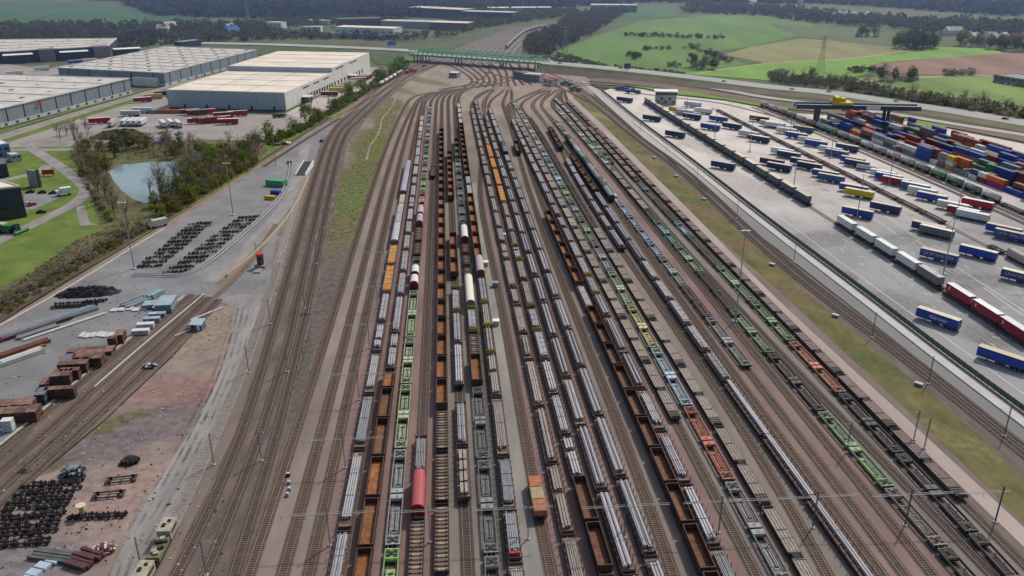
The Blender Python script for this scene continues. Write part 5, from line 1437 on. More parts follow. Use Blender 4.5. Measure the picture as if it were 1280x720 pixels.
# beyond the bridge
for k in range(12):
    f = k / 11
    pxtrack([(535 + 125 * f, 82), (566 + 92 * f, 66), (608 + 60 * f, 48), (648 + 32 * f, 37), (697 + 8 * f, 28)], 'grey', 0, 2.6, None, .03)
for k in range(10):
    f = k / 9
    pxtrack([(578 + 86 * f, 111 - 5 * f), (590 + 66 * f, 101 - 2 * f), (578 + 82 * f, 90 + 1 * f), (556 + 104 * f, 79)], 'grey', 900, 2.2, None, .025)
for pts in ([(540, 119), (580, 111), (620, 104), (660, 97), (680, 94)], [(548, 112), (590, 106), (625, 100), (650, 92)], [(715, 116), (690, 107), (660, 101), (630, 96), (600, 88)], [(735, 128), (705, 112), (672, 102), (648, 93)], [(525, 128), (550, 114), (590, 104), (610, 92), (612, 80)]):
    pxtrack(pts, 'grey', 900, 2.2, None, .03)
# crosswise service path of the throat
ribbon('path', [(560, 100), (600, 101), (650, 101.5), (720, 103)], 3.0, .06, gm('pathpale', (.42, .37, .31), .15, .08))

# ------------------------------------------------------------------ overhead line masts
MASTM = mat('mast_steel', (.13, .14, .145), .6, .2, .6)
def mast_parts(kind, h, a, b2):
    k = ('catmast', kind, h, a, b2)
    if k in MESHES: return MESHES[k]
    m = MB()
    for sx in (-.1, .1):
        m.box(sx - .035, sx + .035, -.1, .1, 0, h, MASTM)
    for q in range(int(h)): m.box(-.13, .13, -.02, .02, q + .4, q + .55, MASTM)
    f = MB(); f.box(-.4, .4, -.4, .4, 0, .25, CR)
    P = [('post', m.mesh('post')), ('footing', f.mesh('footing'))]
    c = MB()
    if kind == 'T':
        c.box(-a, b2, -.05, .05, h - 1.5, h - 1.4, GALV); c.box(-a, b2, -.03, .03, h - 1.05, h - 1.0, GALV)
        for q in range(int(a + b2) // 2):
            x = -a + 2 * q + 1
            c.tube((x - .9, 0, h - 1.45), (x, 0, h - .96), .018, GALV, 3); c.tube((x, 0, h - .96), (x + .9, 0, h - 1.45), .018, GALV, 3)
        P.append(('cross_arm', c.mesh('cross_arm')))
        for x in np.arange(-a + .4, b2, 4.9):
            if abs(x) < 1: continue
            i = MB(); i.tube((x, 0, h - 1.5), (x, 0, h - 2.5), .03, MASTM, 4); i.tube((x, 0, h - 2.5), (x + 1.2, 0, h - 2.8), .02, GALV, 4)
            P.append(('dropper', i.mesh('dropper')))
    else:
        c.tube((0, 0, h - .6), (2.9, 0, h - .9), .05, GALV, 5); c.tube((0, 0, h - 1.9), (2.9, 0, h - .9), .05, GALV, 5); c.tube((0, 0, h - 1.9), (2.4, 0, h - 2.2), .03, GALV, 4)
        P.append(('bracket', c.mesh('bracket')))
    MESHES[k] = P
    return P
def cat_mast(px, py, label, kind='T', h=9.3, a=9.5, b2=9.5, rz=4.5):
    x, y = G(px, py)
    place('overhead_line_mast', mast_parts(kind, h, a, b2), label, 'mast', 'overhead line masts', (x, y, 0), R(rz))
SPOT = 'mast with cross arm '
for px, py, a, b2, d in ((412.5, 682, 9.5, 9.5, 'between empty tracks and the first wagon row, first from below'), (431.5, 585, 9.5, 9.5, 'between empty tracks and the first wagon row, second from below'), (449, 500, 8.5, 10, 'between empty tracks and the first wagon row, third from below'), (462, 435, 7, 10, 'between empty tracks and the first wagon row, fourth from below'), (472, 385, 7, 10, 'between empty tracks and the first wagon row, fifth from below'), (481, 340, 7, 10, 'between empty tracks and the first wagon row, sixth from below'),
        (537.5, 678, 8, 5, 'beside the red hooded wagon'), (660, 674, 11, 5, 'below the orange sheeted wagon'), (780, 672, 9, 9, 'between two rows of steel loaded wagons'), (898, 666, 8, 10, 'beside the brick red pocket wagon'), (1015.5, 660, 8.5, 8.5, 'standing over the long bluish rails'), (1131, 657, 8.5, 9, 'beside the green pocket wagon'), (1243.5, 653, 9.5, 1.5, 'beside the gravel path')):
    cat_mast(px, py, SPOT + d, 'T', 9.2, a, b2)
SPOT = 'slim overhead line mast '
for px, py, d in ((267.5, 581, 'beside the grey single track, nearest one'), (311, 466, 'beside the grey single track, second one'), (359.5, 465, 'between dark main tracks, second from below'), (327, 576, 'between dark main tracks, first from below'), (338, 405, 'beside the grey single track, third one'), (381, 385, 'between dark main tracks, third from below'), (396, 330, 'between dark main tracks, fourth from below'), (405, 285, 'between dark main tracks, fifth from below'), (322, 330, 'beside the red topped block'), (415, 245, 'between dark main tracks, sixth from below'), (424, 212, 'between dark main tracks, seventh from below'), (470, 122, 'at the far bend of the main tracks'), (258, 719, 'at the bottom edge of the view'), (178, 716, 'beside the work train'),
        (1160, 480, 'beside the double line, second from below'), (1090, 422, 'beside the double line, third from below'), (1058, 566, 'beside the dark green pocket wagon'), (1155, 561, 'beside the pink gravel path'), (1142, 550, 'at the end of the pink platform wagons'), (992, 328, 'beside the double line, fourth from below'), (921, 273, 'beside the double line, fifth from below'), (871, 229, 'beside the double line, sixth from below'), (832, 193, 'beside the double line, seventh from below'), (1255, 545, 'beside the double line, first from below'), (800, 165, 'beside the double line, eighth from below'), (700, 118, 'at the far end of the grass verge')):
    cat_mast(px, py, SPOT + d, 'S', 8.6, rz=5 if px < 640 else 170)

# ------------------------------------------------------------------ storage yard left of the lines
WS = mat('wheel_steel', (.022, .021, .024), .6, .3, 2, .25)
def wheelset():
    if 'wset' in MESHES: return MESHES['wset']
    a = MB(); a.tube((-1.15, 0, .5), (1.15, 0, .5), .09, WS, 8)
    for q in (-.42, 0, .42): a.tube((q - .05, 0, .5), (q + .05, 0, .5), .34, WS, 12)
    for q in (-1.02, 1.02): a.tube((q - .15, 0, .5), (q + .15, 0, .5), .22, WS, 8)
    P = [('axle', a.mesh('axle'))]
    for s in (-1, 1):
        w4 = MB(); w4.tube((s * .68, 0, .52), (s * .83, 0, .52), .52, WS, 16); w4.tube((s * .64, 0, .52), (s * .68, 0, .52), .56, WS, 16)
        P.append(('wheel', w4.mesh('wheel')))
    MESHES['wset'] = P
    return P
rw = random.Random(5)
def wheel_block(p0, p1, cols, rows, rz, where, group, skip=.08, jit=.26, dx=2.35, dy=1.05):
    """lines of wheelsets standing wheel to wheel; p0 the near corner, p1 the far corner of the band's edge"""
    P0, P1 = np.array(G(*p0)), np.array(G(*p1))
    d = (P1 - P0); Lb = np.hypot(*d); d /= Lb
    e = np.array((math.cos(R(rz)), math.sin(R(rz))))
    k = 0
    for i in range(rows):
        c = P0 + d * Lb * (2 * (i // 2) / (rows - 1)) + d * (i % 2) * 1.15 + e * ((i % 2) * .35 + rw.uniform(-.5, .5))
        for j in range(cols):
            if rw.random() < skip: continue
            q = c + e * dx * j
            k += 1
            place('wheelset', wheelset(), where, 'wheelset', group, (q[0] + rw.uniform(-jit, jit), q[1] + rw.uniform(-jit, jit), 0), R(rz + rw.uniform(-8, 8)))
wheel_block((174, 335), (243, 279), 4, 24, 12, 'black railway wheelset in the upper band of rows on the grey hardstanding', 'wheelsets in the upper band', .1)
wheel_block((208, 342), (303, 271), 4, 28, 12, 'black railway wheelset in the lower band of rows beside the curved guard rail', 'wheelsets in the lower band', .1)
wheel_block((-16, 686), (35, 606), 6, 16, 8, 'black railway wheelset in the dense block on the dirt yard', 'wheelsets on the dirt yard', .08, .3, 2.15, 1.1)
wheel_block((94, 650), (95, 645), 5, 2, 4, 'dark wheelset in the short row beside the yellow topped machine', 'wheelsets beside the yellow topped machine', 0)
wheel_block((68, 386), (74, 381), 6, 3, 8, 'dark wheelset in the row below the black scrap heap', 'wheelsets below the scrap heap', 0)
wheel_block((110, 379), (112, 377), 3, 1 + 1, 8, 'wheelset in the pair of lines beside the black scrap heap', 'wheelsets beside the scrap heap', 0)

RUSTB = mat('rusty_bin', (.085, .042, .035), .9, .45, .8, .3)
RUSTT = mat('rusty_lid', (.20, .115, .092), .9, .4, .8, .4, grime=.4)
def bin_mesh(col):
    k = ('bin', col)
    if k in MESHES: return MESHES[k]
    body, top = {'rust': (RUSTB, RUSTT), 'dark': (mat('dark_bin', (.045, .045, .055), .8, .3), mat('dark_bin_top', (.16, .16, .19), .8, .2)), 'blue': (mat('blue_bin', (.16, .22, .27), .7, .2, 1, .15), mat('blue_bin_top', (.33, .40, .43), .7, .15, 1, .15)), 'white': (mat('white_bin', (.42, .44, .44), .7, .15), mat('white_bin_top', (.60, .60, .58), .7, .1))}[col]
    b = MB(); b.box(-1.25, 1.25, -1.0, 1.0, .15, 1.5, body)
    for s in (-1, 1):
        for x in (-1.15, -.4, .4, 1.15): b.box(x - .06, x + .06, *sorted((s * 1.0, s * 1.05)), .15, 1.5, body)
        b.box(*sorted((s * .8, s * 1.1)), -1, 1, 0, .15, body)
    t = MB(); t.box(-1.28, 1.28, -1.03, 1.03, 1.5, 1.58, top); t.box(-1.2, -1.1, -1, 1, 1.58, 1.64, top); t.box(1.1, 1.2, -1, 1, 1.58, 1.64, top)
    MESHES[k] = [('body', b.mesh('body')), ('lid', t.mesh('lid'))]
    return MESHES[k]
def bins(px, py, nx, ny, nz, col, rz, where, group):
    x, y = G(px, py, 1.6 * nz)
    k = 0
    c, s = math.cos(R(rz)), math.sin(R(rz))
    for i in range(nx):
        for j in range(ny):
            for t in range(nz if not (i == 0 and j == 0 and nz > 1) else nz):
                k += 1
                dx, dy = i * 2.62, j * 2.15
                place('storage_bin', bin_mesh(col), f'{where}, tier {"bottom" if t == 0 else ("top" if t == nz - 1 else "middle")}, {nth(i + 1)} across, {nth(j + 1)} deep', 'bin', group, (x + dx * c - dy * s, y + dx * s + dy * c, 1.6 * t), R(rz))
bins(69, 468, 2, 2, 2, 'rust', 8, 'rusty bin in first step of the stepped stack', 'rusty bins in the stepped stack')
bins(80, 461.5, 2, 1, 2, 'rust', 8, 'rusty bin in second step of the stepped stack', 'rusty bins in the stepped stack')
bins(78, 454, 3, 2, 2, 'rust', 8, 'rusty bin in third step of the stepped stack', 'rusty bins in the stepped stack')
bins(97, 447, 3, 2, 2, 'rust', 8, 'rusty bin in fourth step of the stepped stack', 'rusty bins in the stepped stack')
bins(88, 440, 5, 2, 1, 'rust', 8, 'rusty bin in last step of the stepped stack', 'rusty bins in the stepped stack')
bins(84, 446, 1, 2, 1, 'dark', 8, 'dark bin beside the stepped stack', 'dark bins')
bins(56, 478, 1, 2, 1, 'rust', 8, 'low orange-brown bin at the foot of the stepped stack', 'rusty bins at the foot')
bins(-20, 523, 5, 1, 1, 'rust', 8, 'rusty bin in front line of the corner stack', 'rusty bins by the corner')
bins(-16, 516, 5, 2, 2, 'rust', 8, 'rusty bin in middle lines of the corner stack', 'rusty bins by the corner')
bins(-8, 507, 4, 2, 2, 'rust', 8, 'rusty bin in rear lines of the corner stack', 'rusty bins by the corner')
bins(36, 498, 2, 1, 1, 'dark', 8, 'dark bin in low pair before the rusty bins', 'dark bins')
bins(50, 491, 1, 2, 2, 'dark', 8, 'dark bin in the tall block before the rusty bins', 'dark bins')
bins(61, 485, 3, 1, 2, 'rust', 8, 'maroon bin behind the dark bins', 'maroon bins')
bins(148, 417, 1, 2, 2, 'rust', 8, 'rusty bin in the small pile beside pale slabs', 'rusty bins beside the slabs')
bins(140, 421, 1, 1, 2, 'rust', 8, 'rusty bin at the end of the pale slab row', 'rusty bins beside the slabs')
bins(8, 524, 1, 1, 2, 'white', 8, 'white sheeted bin at the picture edge', 'white bins')
for i, (px, py) in enumerate(((170, 412), (176, 404), (184, 397), (191, 391), (196, 383))):
    bins(px, py, 2, 1, 1, 'white' if i < 2 else 'blue', 8, f'pale bin in row along the track, {nth(i + 1)} pair', 'pale bins along the track')
bins(183, 380, 2, 2, 1, 'blue', 8, 'blue-grey bin in front pair of the stack', 'blue-grey bins')
bins(199, 380, 2, 4, 2, 'blue', 8, 'blue-grey bin in the large stack', 'blue-grey bins')

# sheets, beams and slabs lying in the yard
def beam_pile(px, py, L, wd, h, n, m, label, rz, cat='beams', name='beam_pile', z=0.0):
    r = random.Random(int(px * 3 + py))
    b = MB()
    for k in range(n):
        x = -wd / 2 + wd * (k + .5) / n
        o = r.uniform(-.6, .6)
        b.box(x - wd / n * .42, x + wd / n * .42, -L / 2 + o, L / 2 + o, .12, h * r.uniform(.7, 1), m)
    for y in (-L * .35, L * .35): b.box(-wd / 2 - .1, wd / 2 + .1, y - .12, y + .12, 0, .12, WOODL)
    x, y = G(px, py)
    tag(link(name, b.mesh(name), (x, y, z), R(rz)), label, cat)
BGREY = mat('blue_grey_steel', (.20, .24, .27), .6, .25, .6); MAR = mat('maroon_steel', (.10, .04, .045), .8, .3, .6); PALE = mat('pale_slab', (.52, .50, .48), .8, .15, .8); RST = mat('rust_scrap', (.19, .08, .05), .9, .4, .9)
beam_pile(20, 420, 34, 3.2, 1.2, 5, MAR, 'long dark maroon beams beside the white kerb line', -38)
beam_pile(62, 404, 30, 4.5, 1.3, 6, BGREY, 'long blue-grey steel beams in the middle of the storage yard', -38)
beam_pile(45, 415, 12, 5, 1.0, 6, STEELG, 'short pale grey sheets beside the long blue-grey beams', -38)
beam_pile(84, 408, 26, 1.4, .5, 3, PALE, 'thin whitish beams lying beside the blue-grey beams', -38)
beam_pile(26, 448, 12, 3.4, 1.4, 5, PALE, 'pile of whitish concrete beams beside rusty scrap', -38)
beam_pile(22, 440, 18, 2.6, 1.3, 5, RST, 'rusty steel pile beside the whitish concrete beams', -38)
beam_pile(45, 434, 5, 4, .6, 3, RST, 'small rusty sheets at the end of the rusty pile', -38)
beam_pile(124, 419, 3.4, 12, .5, 7, PALE, 'row of white slabs laid flat beside the small rusty pile', 4, 'slabs', 'slab_row')
beam_pile(162, 387, 2.6, 12, .5, 5, PALE, 'white slabs laid flat beside the blue-grey bins', 4, 'slabs', 'slab_row')
beam_pile(170, 379, 9, 5, 1.2, 5, BGREY, 'dark frames leaning beside the blue-grey bins', -30)
beam_pile(193, 370, 6, 4, 1.6, 4, mat('teal_sheet', (.22, .32, .34), .6, .2), 'teal sheets piled behind the blue-grey bins', -20)
beam_pile(258, 393, 12, .8, .4, 2, PALE, 'pair of white beams lying by the little cabin', -35)
beam_pile(232, 415, 7, .5, .3, 1, PALE, 'single pale beam lying in front of the little cabin', -35)
beam_pile(55, 710, 2.6, 10, .9, 5, mat('light_blue_sheet', (.40, .48, .54), .6, .15), 'light blue steel sheets at the bottom of the dirt yard', 75, 'sheets')
beam_pile(105, 702, 5, 5, 1.3, 6, MAR, 'stack of dark maroon bars on the dirt yard', 70)
beam_pile(70, 697, 10, 3.2, 1.1, 4, mat('frame_grey', (.10, .105, .10), .8, .3), 'grey bogie frame parts beside the maroon bars', 80, 'frames', 'frame_pile')
def bogie_frame(px, py, label, rz):
    b = MB(); m = mat('frame_blackgrey', (.06, .06, .065), .8, .3)
    for s in (-1, 1):
        b.box(-3.4, 3.4, *sorted((s * .9, s * 1.15)), .3, .6, m)
        for q in (-2.4, 2.4): b.tube((q, s * .75, .45), (q, s * .9, .45), .45, WS, 12)
    for q in (-3.2, 0, 3.0): b.box(q, q + .3, -1, 1, .3, .6, m)
    x, y = G(px, py); tag(link('bogie_frame', b.mesh('bogie_frame'), (x, y, 0), R(rz)), label, 'bogie frame')
bogie_frame(152, 601, 'flat bogie frame lying on the dirt yard, rear one of two', 12)
bogie_frame(136, 620, 'flat bogie frame lying on the dirt yard, front one of two', 10)
# heaps
def heap(px, py, w, d, h, m, label, name='scrap_heap', bits=None, seed=1):
    r = np.random.default_rng(seed)
    b = MB(); n = 14
    vs = []; fs = []
    for j in range(n + 1):
        for i in range(n + 1):
            u, v = i / n * 2 - 1, j / n * 2 - 1
            q = max(0, 1 - (u * u + v * v)) ** .7
            vs.append((u * w / 2, v * d / 2, h * q * (1 + r.uniform(-.35, .2)) - .05))
    for j in range(n):
        for i in range(n): fs.append((j * (n + 1) + i, j * (n + 1) + i + 1, (j + 1) * (n + 1) + i + 1, (j + 1) * (n + 1) + i))
    b.add(vs, fs, m)
    for k in range(60 if bits else 0):
        u, v = r.uniform(-.8, .8, 2); q = max(0, 1 - (u * u + v * v)) ** .7
        b.cbox((u * w / 2, v * d / 2, h * q), (r.uniform(.5, 2.2), r.uniform(.2, .7), r.uniform(.2, .6)), bits[k % len(bits)], r.uniform(0, 3))
    x, y = G(px, py); tag(link(name, b.mesh(name), (x, y, 0), R(8)), label, name.split('_')[-1])
BLK = mat('black_scrap', (.035, .03, .036), .9, .4, .8)
heap(110, 367, 22, 8, 2.4, BLK, 'long black scrap heap on the storage yard', bits=[BLK, WS], seed=2)
heap(92, 592, 6, 4, 1.5, mat('blue_scrap', (.10, .115, .14), .8, .4), 'low heap of bluish scrap behind the bogie frames', bits=[BGREY, WS], seed=3)
heap(163, 578, 4, 3, 1.0, BLK, 'small dark heap at the edge of the dirt yard', bits=[WS], seed=4)
heap(188, 459, 4, 2, 1.0, BLK, 'small dark scrap pile with white scrap beside the diagonal tracks', bits=[BLK, PALE], seed=5)
heap(128, 690, 5, 3, 1.0, RST, 'brown pile of castings beside the maroon bars', bits=[RST, MAR, PALE], seed=6)
heap(30, 590, 3, 2, .8, BANK, 'weedy mound at the edge of the wheelset block', 'earth_mound', seed=7)
# cabin
def cabin(px, py, label):
    x, y = G(px, py); wm = mat('cabin_wall', (.10, .14, .19), .7, .1); rm = mat('cabin_roof', (.40, .50, .52), .6, .1)
    b = MB(); b.box(-1.9, 1.9, -1.4, 1.4, .1, 2.3, wm)
    r = MB(); r.add([(-2.1, -1.9, 2.1), (2.1, -1.9, 2.1), (2.1, 1.7, 2.9), (-2.1, 1.7, 2.9), (-2.1, -1.9, 2.2), (2.1, -1.9, 2.2), (2.1, 1.7, 3.0), (-2.1, 1.7, 3.0)], [(4, 5, 6, 7), (0, 1, 5, 4), (1, 2, 6, 5), (2, 3, 7, 6), (3, 0, 4, 7), (3, 2, 1, 0)], rm)
    d = MB(); d.box(.3, 1.2, -1.44, -1.4, .1, 2.0, RW); w5 = MB(); w5.box(-1.4, -.4, -1.43, -1.4, 1.0, 1.8, GL)
    place('cabin', [('wall', b.mesh('wall')), ('roof', r.mesh('roof')), ('door', d.mesh('door')), ('window', w5.mesh('window'))], label, 'cabin', None, (x, y, 0), R(-6))
cabin(248, 411, 'small blue-grey cabin with pale sloping roof on waste ground')
# red-topped block
x, y = G(326.5, 334)
b = MB(); b.tube((0, 0, 1.2), (0, 0, 4.6), 1.25, mat('dark_olive', (.05, .055, .045), .7, .3), 14)
t = MB(); t.tube((0, 0, 4.6), (0, 0, 5.5), 1.4, mat('signal_red', (.5, .03, .03), .5, .1), 14); t.cbox((.5, -1.3, 2.6), (.9, .2, .9), MATS['signal_red'])
f = MB(); f.box(-1.9, 1.9, -1.8, 1.8, 0, 1.2, CONC); f.box(-1.3, 1.3, -6.5, -1.8, 0, .5, CONC)
place('storage_silo', [('shell', b.mesh('shell')), ('cap', t.mesh('cap')), ('plinth', f.mesh('plinth'))], 'dark cylinder with bright red top on a concrete plinth', 'silo', None, (x, y, 0))
# ramp, containers, rail guard
x, y = G(381, 213)
b = MB(); b.add([(-2.4, -11, 0), (2.4, -11, 0), (2.4, 11, 0), (-2.4, 11, 0), (-2.4, -11, .3), (2.4, -11, .3), (2.4, 8, 2.4), (-2.4, 8, 2.4), (2.4, 11, 2.4), (-2.4, 11, 2.4)], [(4, 5, 6, 7), (7, 6, 8, 9), (0, 1, 5, 4), (1, 2, 8, 6, 5), (2, 3, 9, 8), (3, 0, 4, 7, 9)], mat('ramp_dark', (.045, .047, .055), .85, .2))
P = [('deck', b.mesh('deck'))]
for s in (-1, 1):
    k = MB(); k.add([(s * 2.4, -11, 0), (s * 2.8, -11, 0), (s * 2.8, 11, 0), (s * 2.4, 11, 0), (s * 2.4, -11, .9), (s * 2.8, -11, .9), (s * 2.8, 11, 3.1), (s * 2.4, 11, 3.1)], [(4, 5, 6, 7), (0, 1, 5, 4), (1, 2, 6, 5), (2, 3, 7, 6), (3, 0, 4, 7)], RW); P.append(('side_wall', k.mesh('side_wall')))
place('loading_ramp', P, 'dark loading ramp with white side walls at the road end', 'ramp', None, (x, y, 0), R(1))
def cont_at(px, py, col, rz, label, L=12.2, z=0, sc=None):
    x, y = G(px, py)
    if ('container', col, L) not in MESHES and col not in CC: pass
    place('shipping_container', container(col, L), label, 'container', None, (x, y, .03 + z), R(rz), sc)
CC['lgreen'] = (.10, .33, .17); 
cont_at(346, 232, 'lgreen', 74, 'large green container standing beside the curved road', 12.2, 0, (1.9, .8, 1.25))
cont_at(345, 243, 'blue', 78, 'small blue skip below the green container', 6.1, 0, (1, .8, .8))
cont_at(338, 249, 'yellow', 78, 'small yellow skip below the blue one', 6.1, 0, (1, .8, .7))
GR1 = PX([(165, 345), (207, 346), (232, 345), (262, 330), (290, 308), (330, 272), (352, 248), (363, 225), (366, 202)], 8)
gmt = mat('guard_rail', (.46, .46, .47), .5, .1, .5)
b = MB(); wall_mb(b, GR1, -.1, .1, .45, .85, gmt); wall_mb(b, GR1, 1.5, 1.7, .45, .85, gmt)
ps = MB(); s = 0; tot = along(GR1, 0)[2]
while s < tot:
    p, e, _ = along(GR1, s); ps.cbox((p[0], p[1], .4), (.14, .14, .8), GALV); s += 4
o = place('guard_rail', [('beam', b.mesh('beam')), ('post', ps.mesh('post'))], 'pale double guard rail curving round the wheelset yard', 'guard rail', None, (0, 0, 0))
[c for c in o.children if c.name.startswith('post')][0]['kind'] = 'stuff'
ribbon('road', [(262, 352), (295, 325), (335, 283), (358, 255), (372, 225), (377, 200), (384, 180)], 6.0, .012, CONC)
b = MB(); KW = PX([(270, 345), (300, 322), (340, 282), (362, 250), (375, 222)], 8); wall_mb(b, KW, -4.6, -4.0, 0, 1.0, mat('ochre_wall', (.42, .33, .22), .9, .2, .4))
tag(link('retaining_wall', b.mesh('retaining_wall')), 'low ochre retaining wall along the curved road', 'wall')
ngon('bare_bank', [(268, 350), (312, 318), (322, 324), (285, 356), (272, 360)], .008, gm('barebank', (.20, .15, .115), .25, .1))
lamp_mast(291.5, 269, 24, 'tall lamp mast beside the upper end of the wheelset rows', 3)
lamp_mast(168, 336, 26, 'tall lamp mast beside the near end of the wheelset rows', 3)
lamp_mast(345, 206, 20, 'lamp mast with green box near the wooded corner', 2)
# work train at the bottom
WTM = mat('work_train_cream', (.37, .33, .24), .7, .25, .8); WTY = mat('work_train_olive', (.20, .18, .11), .8, .3, .8)
def work_unit(px, py, px2, py2, label, seed):
    a, b_ = G(px, py, 1.5), G(px2, py2, 1.5)
    r = random.Random(seed); L = math.hypot(a[0] - b_[0], a[1] - b_[1]); h = L / 2 - .5
    ang = math.atan2(b_[1] - a[1], b_[0] - a[0]) - math.pi / 2
    u = MB(); u.box(-1.35, 1.35, -h, h, .9, 1.2, DARK); buffers(u, L)
    P = [('underframe', u.mesh('underframe'))]
    c = MB(); c.box(-1.35, 1.35, h - 4.5, h - .2, 1.2, 3.4, WTM); c.box(-1.37, 1.37, h - 4.0, h - .7, 2.2, 3.0, GL); P.append(('cab', c.mesh('cab')))
    g = MB(); g.box(-1.2, 1.2, -h + .3, h - 4.8, 1.2, 2.3, WTY)
    for k in range(12): g.cbox((r.uniform(-.9, .9), r.uniform(-h + .8, h - 5.2), 2.4 + r.uniform(0, .3)), (r.uniform(.4, 1.1), r.uniform(.5, 1.2), .6), r.choice([WTM, DARK, GREYM, WTY]), r.uniform(0, .4))
    P.append(('machinery', g.mesh('machinery')))
    rf = MB(); rf.box(-1.4, 1.4, h - 4.6, h - .1, 3.4, 3.5, WTM); rf.cbox((-.4, h - 2.8, 3.65), (.7, .9, .3), DARK); rf.cbox((.3, h - 1.4, 3.65), (.6, .5, .3), DARK); P.append(('roof', rf.mesh('roof')))
    for q in (-h + 2, h - 2): P.append(('bogie', moved(bogie_mesh(), 0, q).mesh('bogie')))
    place('track_machine', P, label, 'track machine', None, ((a[0] + b_[0]) / 2, (a[1] + b_[1]) / 2, .25), ang)
work_unit(190, 706, 216, 655, 'cream and olive track machine on the grey single track, upper one', 1)
work_unit(164, 752, 188, 709, 'cream track machine cut by the bottom edge, lower one', 2)
# yellow topped machine on the wheelset row, trackside whites
x, y = G(104, 646)
b = MB(); b.tube((0, 0, .0), (0, 0, 1.9), .5, mat('machine_ochre', (.35, .26, .12), .7, .2), 10); b.tube((0, 0, 1.9), (0, 0, 2.1), 1.0, mat('cream_disc', (.62, .52, .34), .7, .1), 16)
tag(link('cable_drum', b.mesh('cable_drum'), (x, y, .95)), 'cream disc topped drum standing over the short wheelset row', 'drum')
for i, (px, py) in enumerate(((360.5, 595), (361.5, 605), (362, 613), (359.5, 620))):
    x, y = G(px, py); b = MB(); b.box(-.4, .4, -.4, .4, 0, .7, GREYL if i else WS); b.box(-.3, .3, -.3, .3, .7, .9, PALE)
    tag(link('relay_box', b.mesh('relay_box'), (x, y, 0)), ['dark relay box between empty tracks, top of four', 'pale relay box between empty tracks, second of four', 'pale relay box between empty tracks, third of four', 'pale relay box between empty tracks, lowest of four'][i], 'relay box')
for i, (px, py) in enumerate(((1044, 396), (1148, 482), (965, 332), (880, 250), (845, 221), (818, 198))):
    x, y = G(px, py); b = MB(); b.box(-1.0, 1.0, -.5, .5, 0, .8, STEELG); b.box(-1.1, 1.1, -.6, .6, .8, .9, PALE)
    tag(link('equipment_cabinet', b.mesh('equipment_cabinet'), (x, y, 0), R(-45)), f'white equipment cabinet on the grass verge, {["second", "first", "third", "fourth", "fifth", "sixth"][i]} from below', 'cabinet')
for i, (px, py) in enumerate(((607, 332), (620, 406), (619, 358), (629, 300 if False else 297))):
    x, y = G(px, py); b = MB(); b.box(-1, 1, -1, 1, 0, 1.6, PALE if i != 2 else BGREY); b.box(-1.1, 1.1, -1.1, 1.1, 1.6, 1.75, RW if i != 2 else STEELG)
    tag(link('equipment_cabinet', b.mesh('equipment_cabinet'), (x, y, 0)), f'pale cabinet on the grey path between the wagon rows, {["third", "first", "second", "fourth"][i]} from below', 'cabinet')

# loose stones and bits on the dirt yard and hardstanding
r = np.random.default_rng(8); b = MB()
for k in range(900):
    px, py = (r.uniform(0, 280), r.uniform(400, 715)) if k % 3 else (r.uniform(60, 330), r.uniform(300, 420))
    x, y = G(px, py); s = r.uniform(.08, .32)
    b.cbox((x, y, s * .3), (s, s * r.uniform(.6, 2.2), s * .6), [PALE, BLK, RST, STEELG, CONC][int(r.integers(5))], r.uniform(0, 3))
tag(link('debris', b.mesh('debris')), kind='stuff')

KM = mat('pale_kerb', (.46, .43, .41), .85, .15, .3)
for pts, w_, lab in (([(-40, 428), (0, 407), (40, 385), (80, 362), (120, 338), (160, 313), (205, 286)], .35, 'pale kerb line between the storage yard and the gravel strip'), ([(255, 368), (190, 422), (118, 484)], .3, 'pale kerb beside the diagonal tracks, middle one'), ([(230, 370), (130, 448), (40, 524), (-30, 580)], .3, 'pale kerb along the edge of the storage yard and tracks')):
    b = MB(); wall_mb(b, PX(pts, 6), -w_, w_, 0, .22, KM); tag(link('kerb', b.mesh('kerb')), lab, 'kerb')
HAZE_D = .0002
# ================================================================== BUILDINGS
WALLG = mat('cladding_grey', (.22, .25, .29), .55, .14, .35, stretch=(1, 1, .15)); WALLL = mat('cladding_pale', (.36, .42, .48), .6, .12, .35, stretch=(1, 1, .15)); WALLW = mat('cladding_white', (.60, .60, .58), .6, .12, .35, stretch=(1, 1, .15))
PLIN = mat('plinth_white', (.48, .50, .50), .8, .1, .2)
ROOFT = mat('roof_tan', (.72, .64, .53), .85, .14, .05); ROOFG = mat('roof_grey', (.50, .48, .46), .85, .2, .08, c2=(.66, .61, .55)); ROOFD = mat('roof_dark', (.12, .125, .135), .8, .2, .1)
DKW = mat('dark_cladding', (.042, .052, .075), .5, .15, .2); REDP = mat('red_panel', (.45, .03, .04), .5, .1)
SKYL = mat('skylight', (.55, .56, .56), .4, .1); JOINT = mat('dark_joint', (.035, .04, .05), .6, .1)
def lerp(a, b, t): return (a[0] + (b[0] - a[0]) * t, a[1] + (b[1] - a[1]) * t)
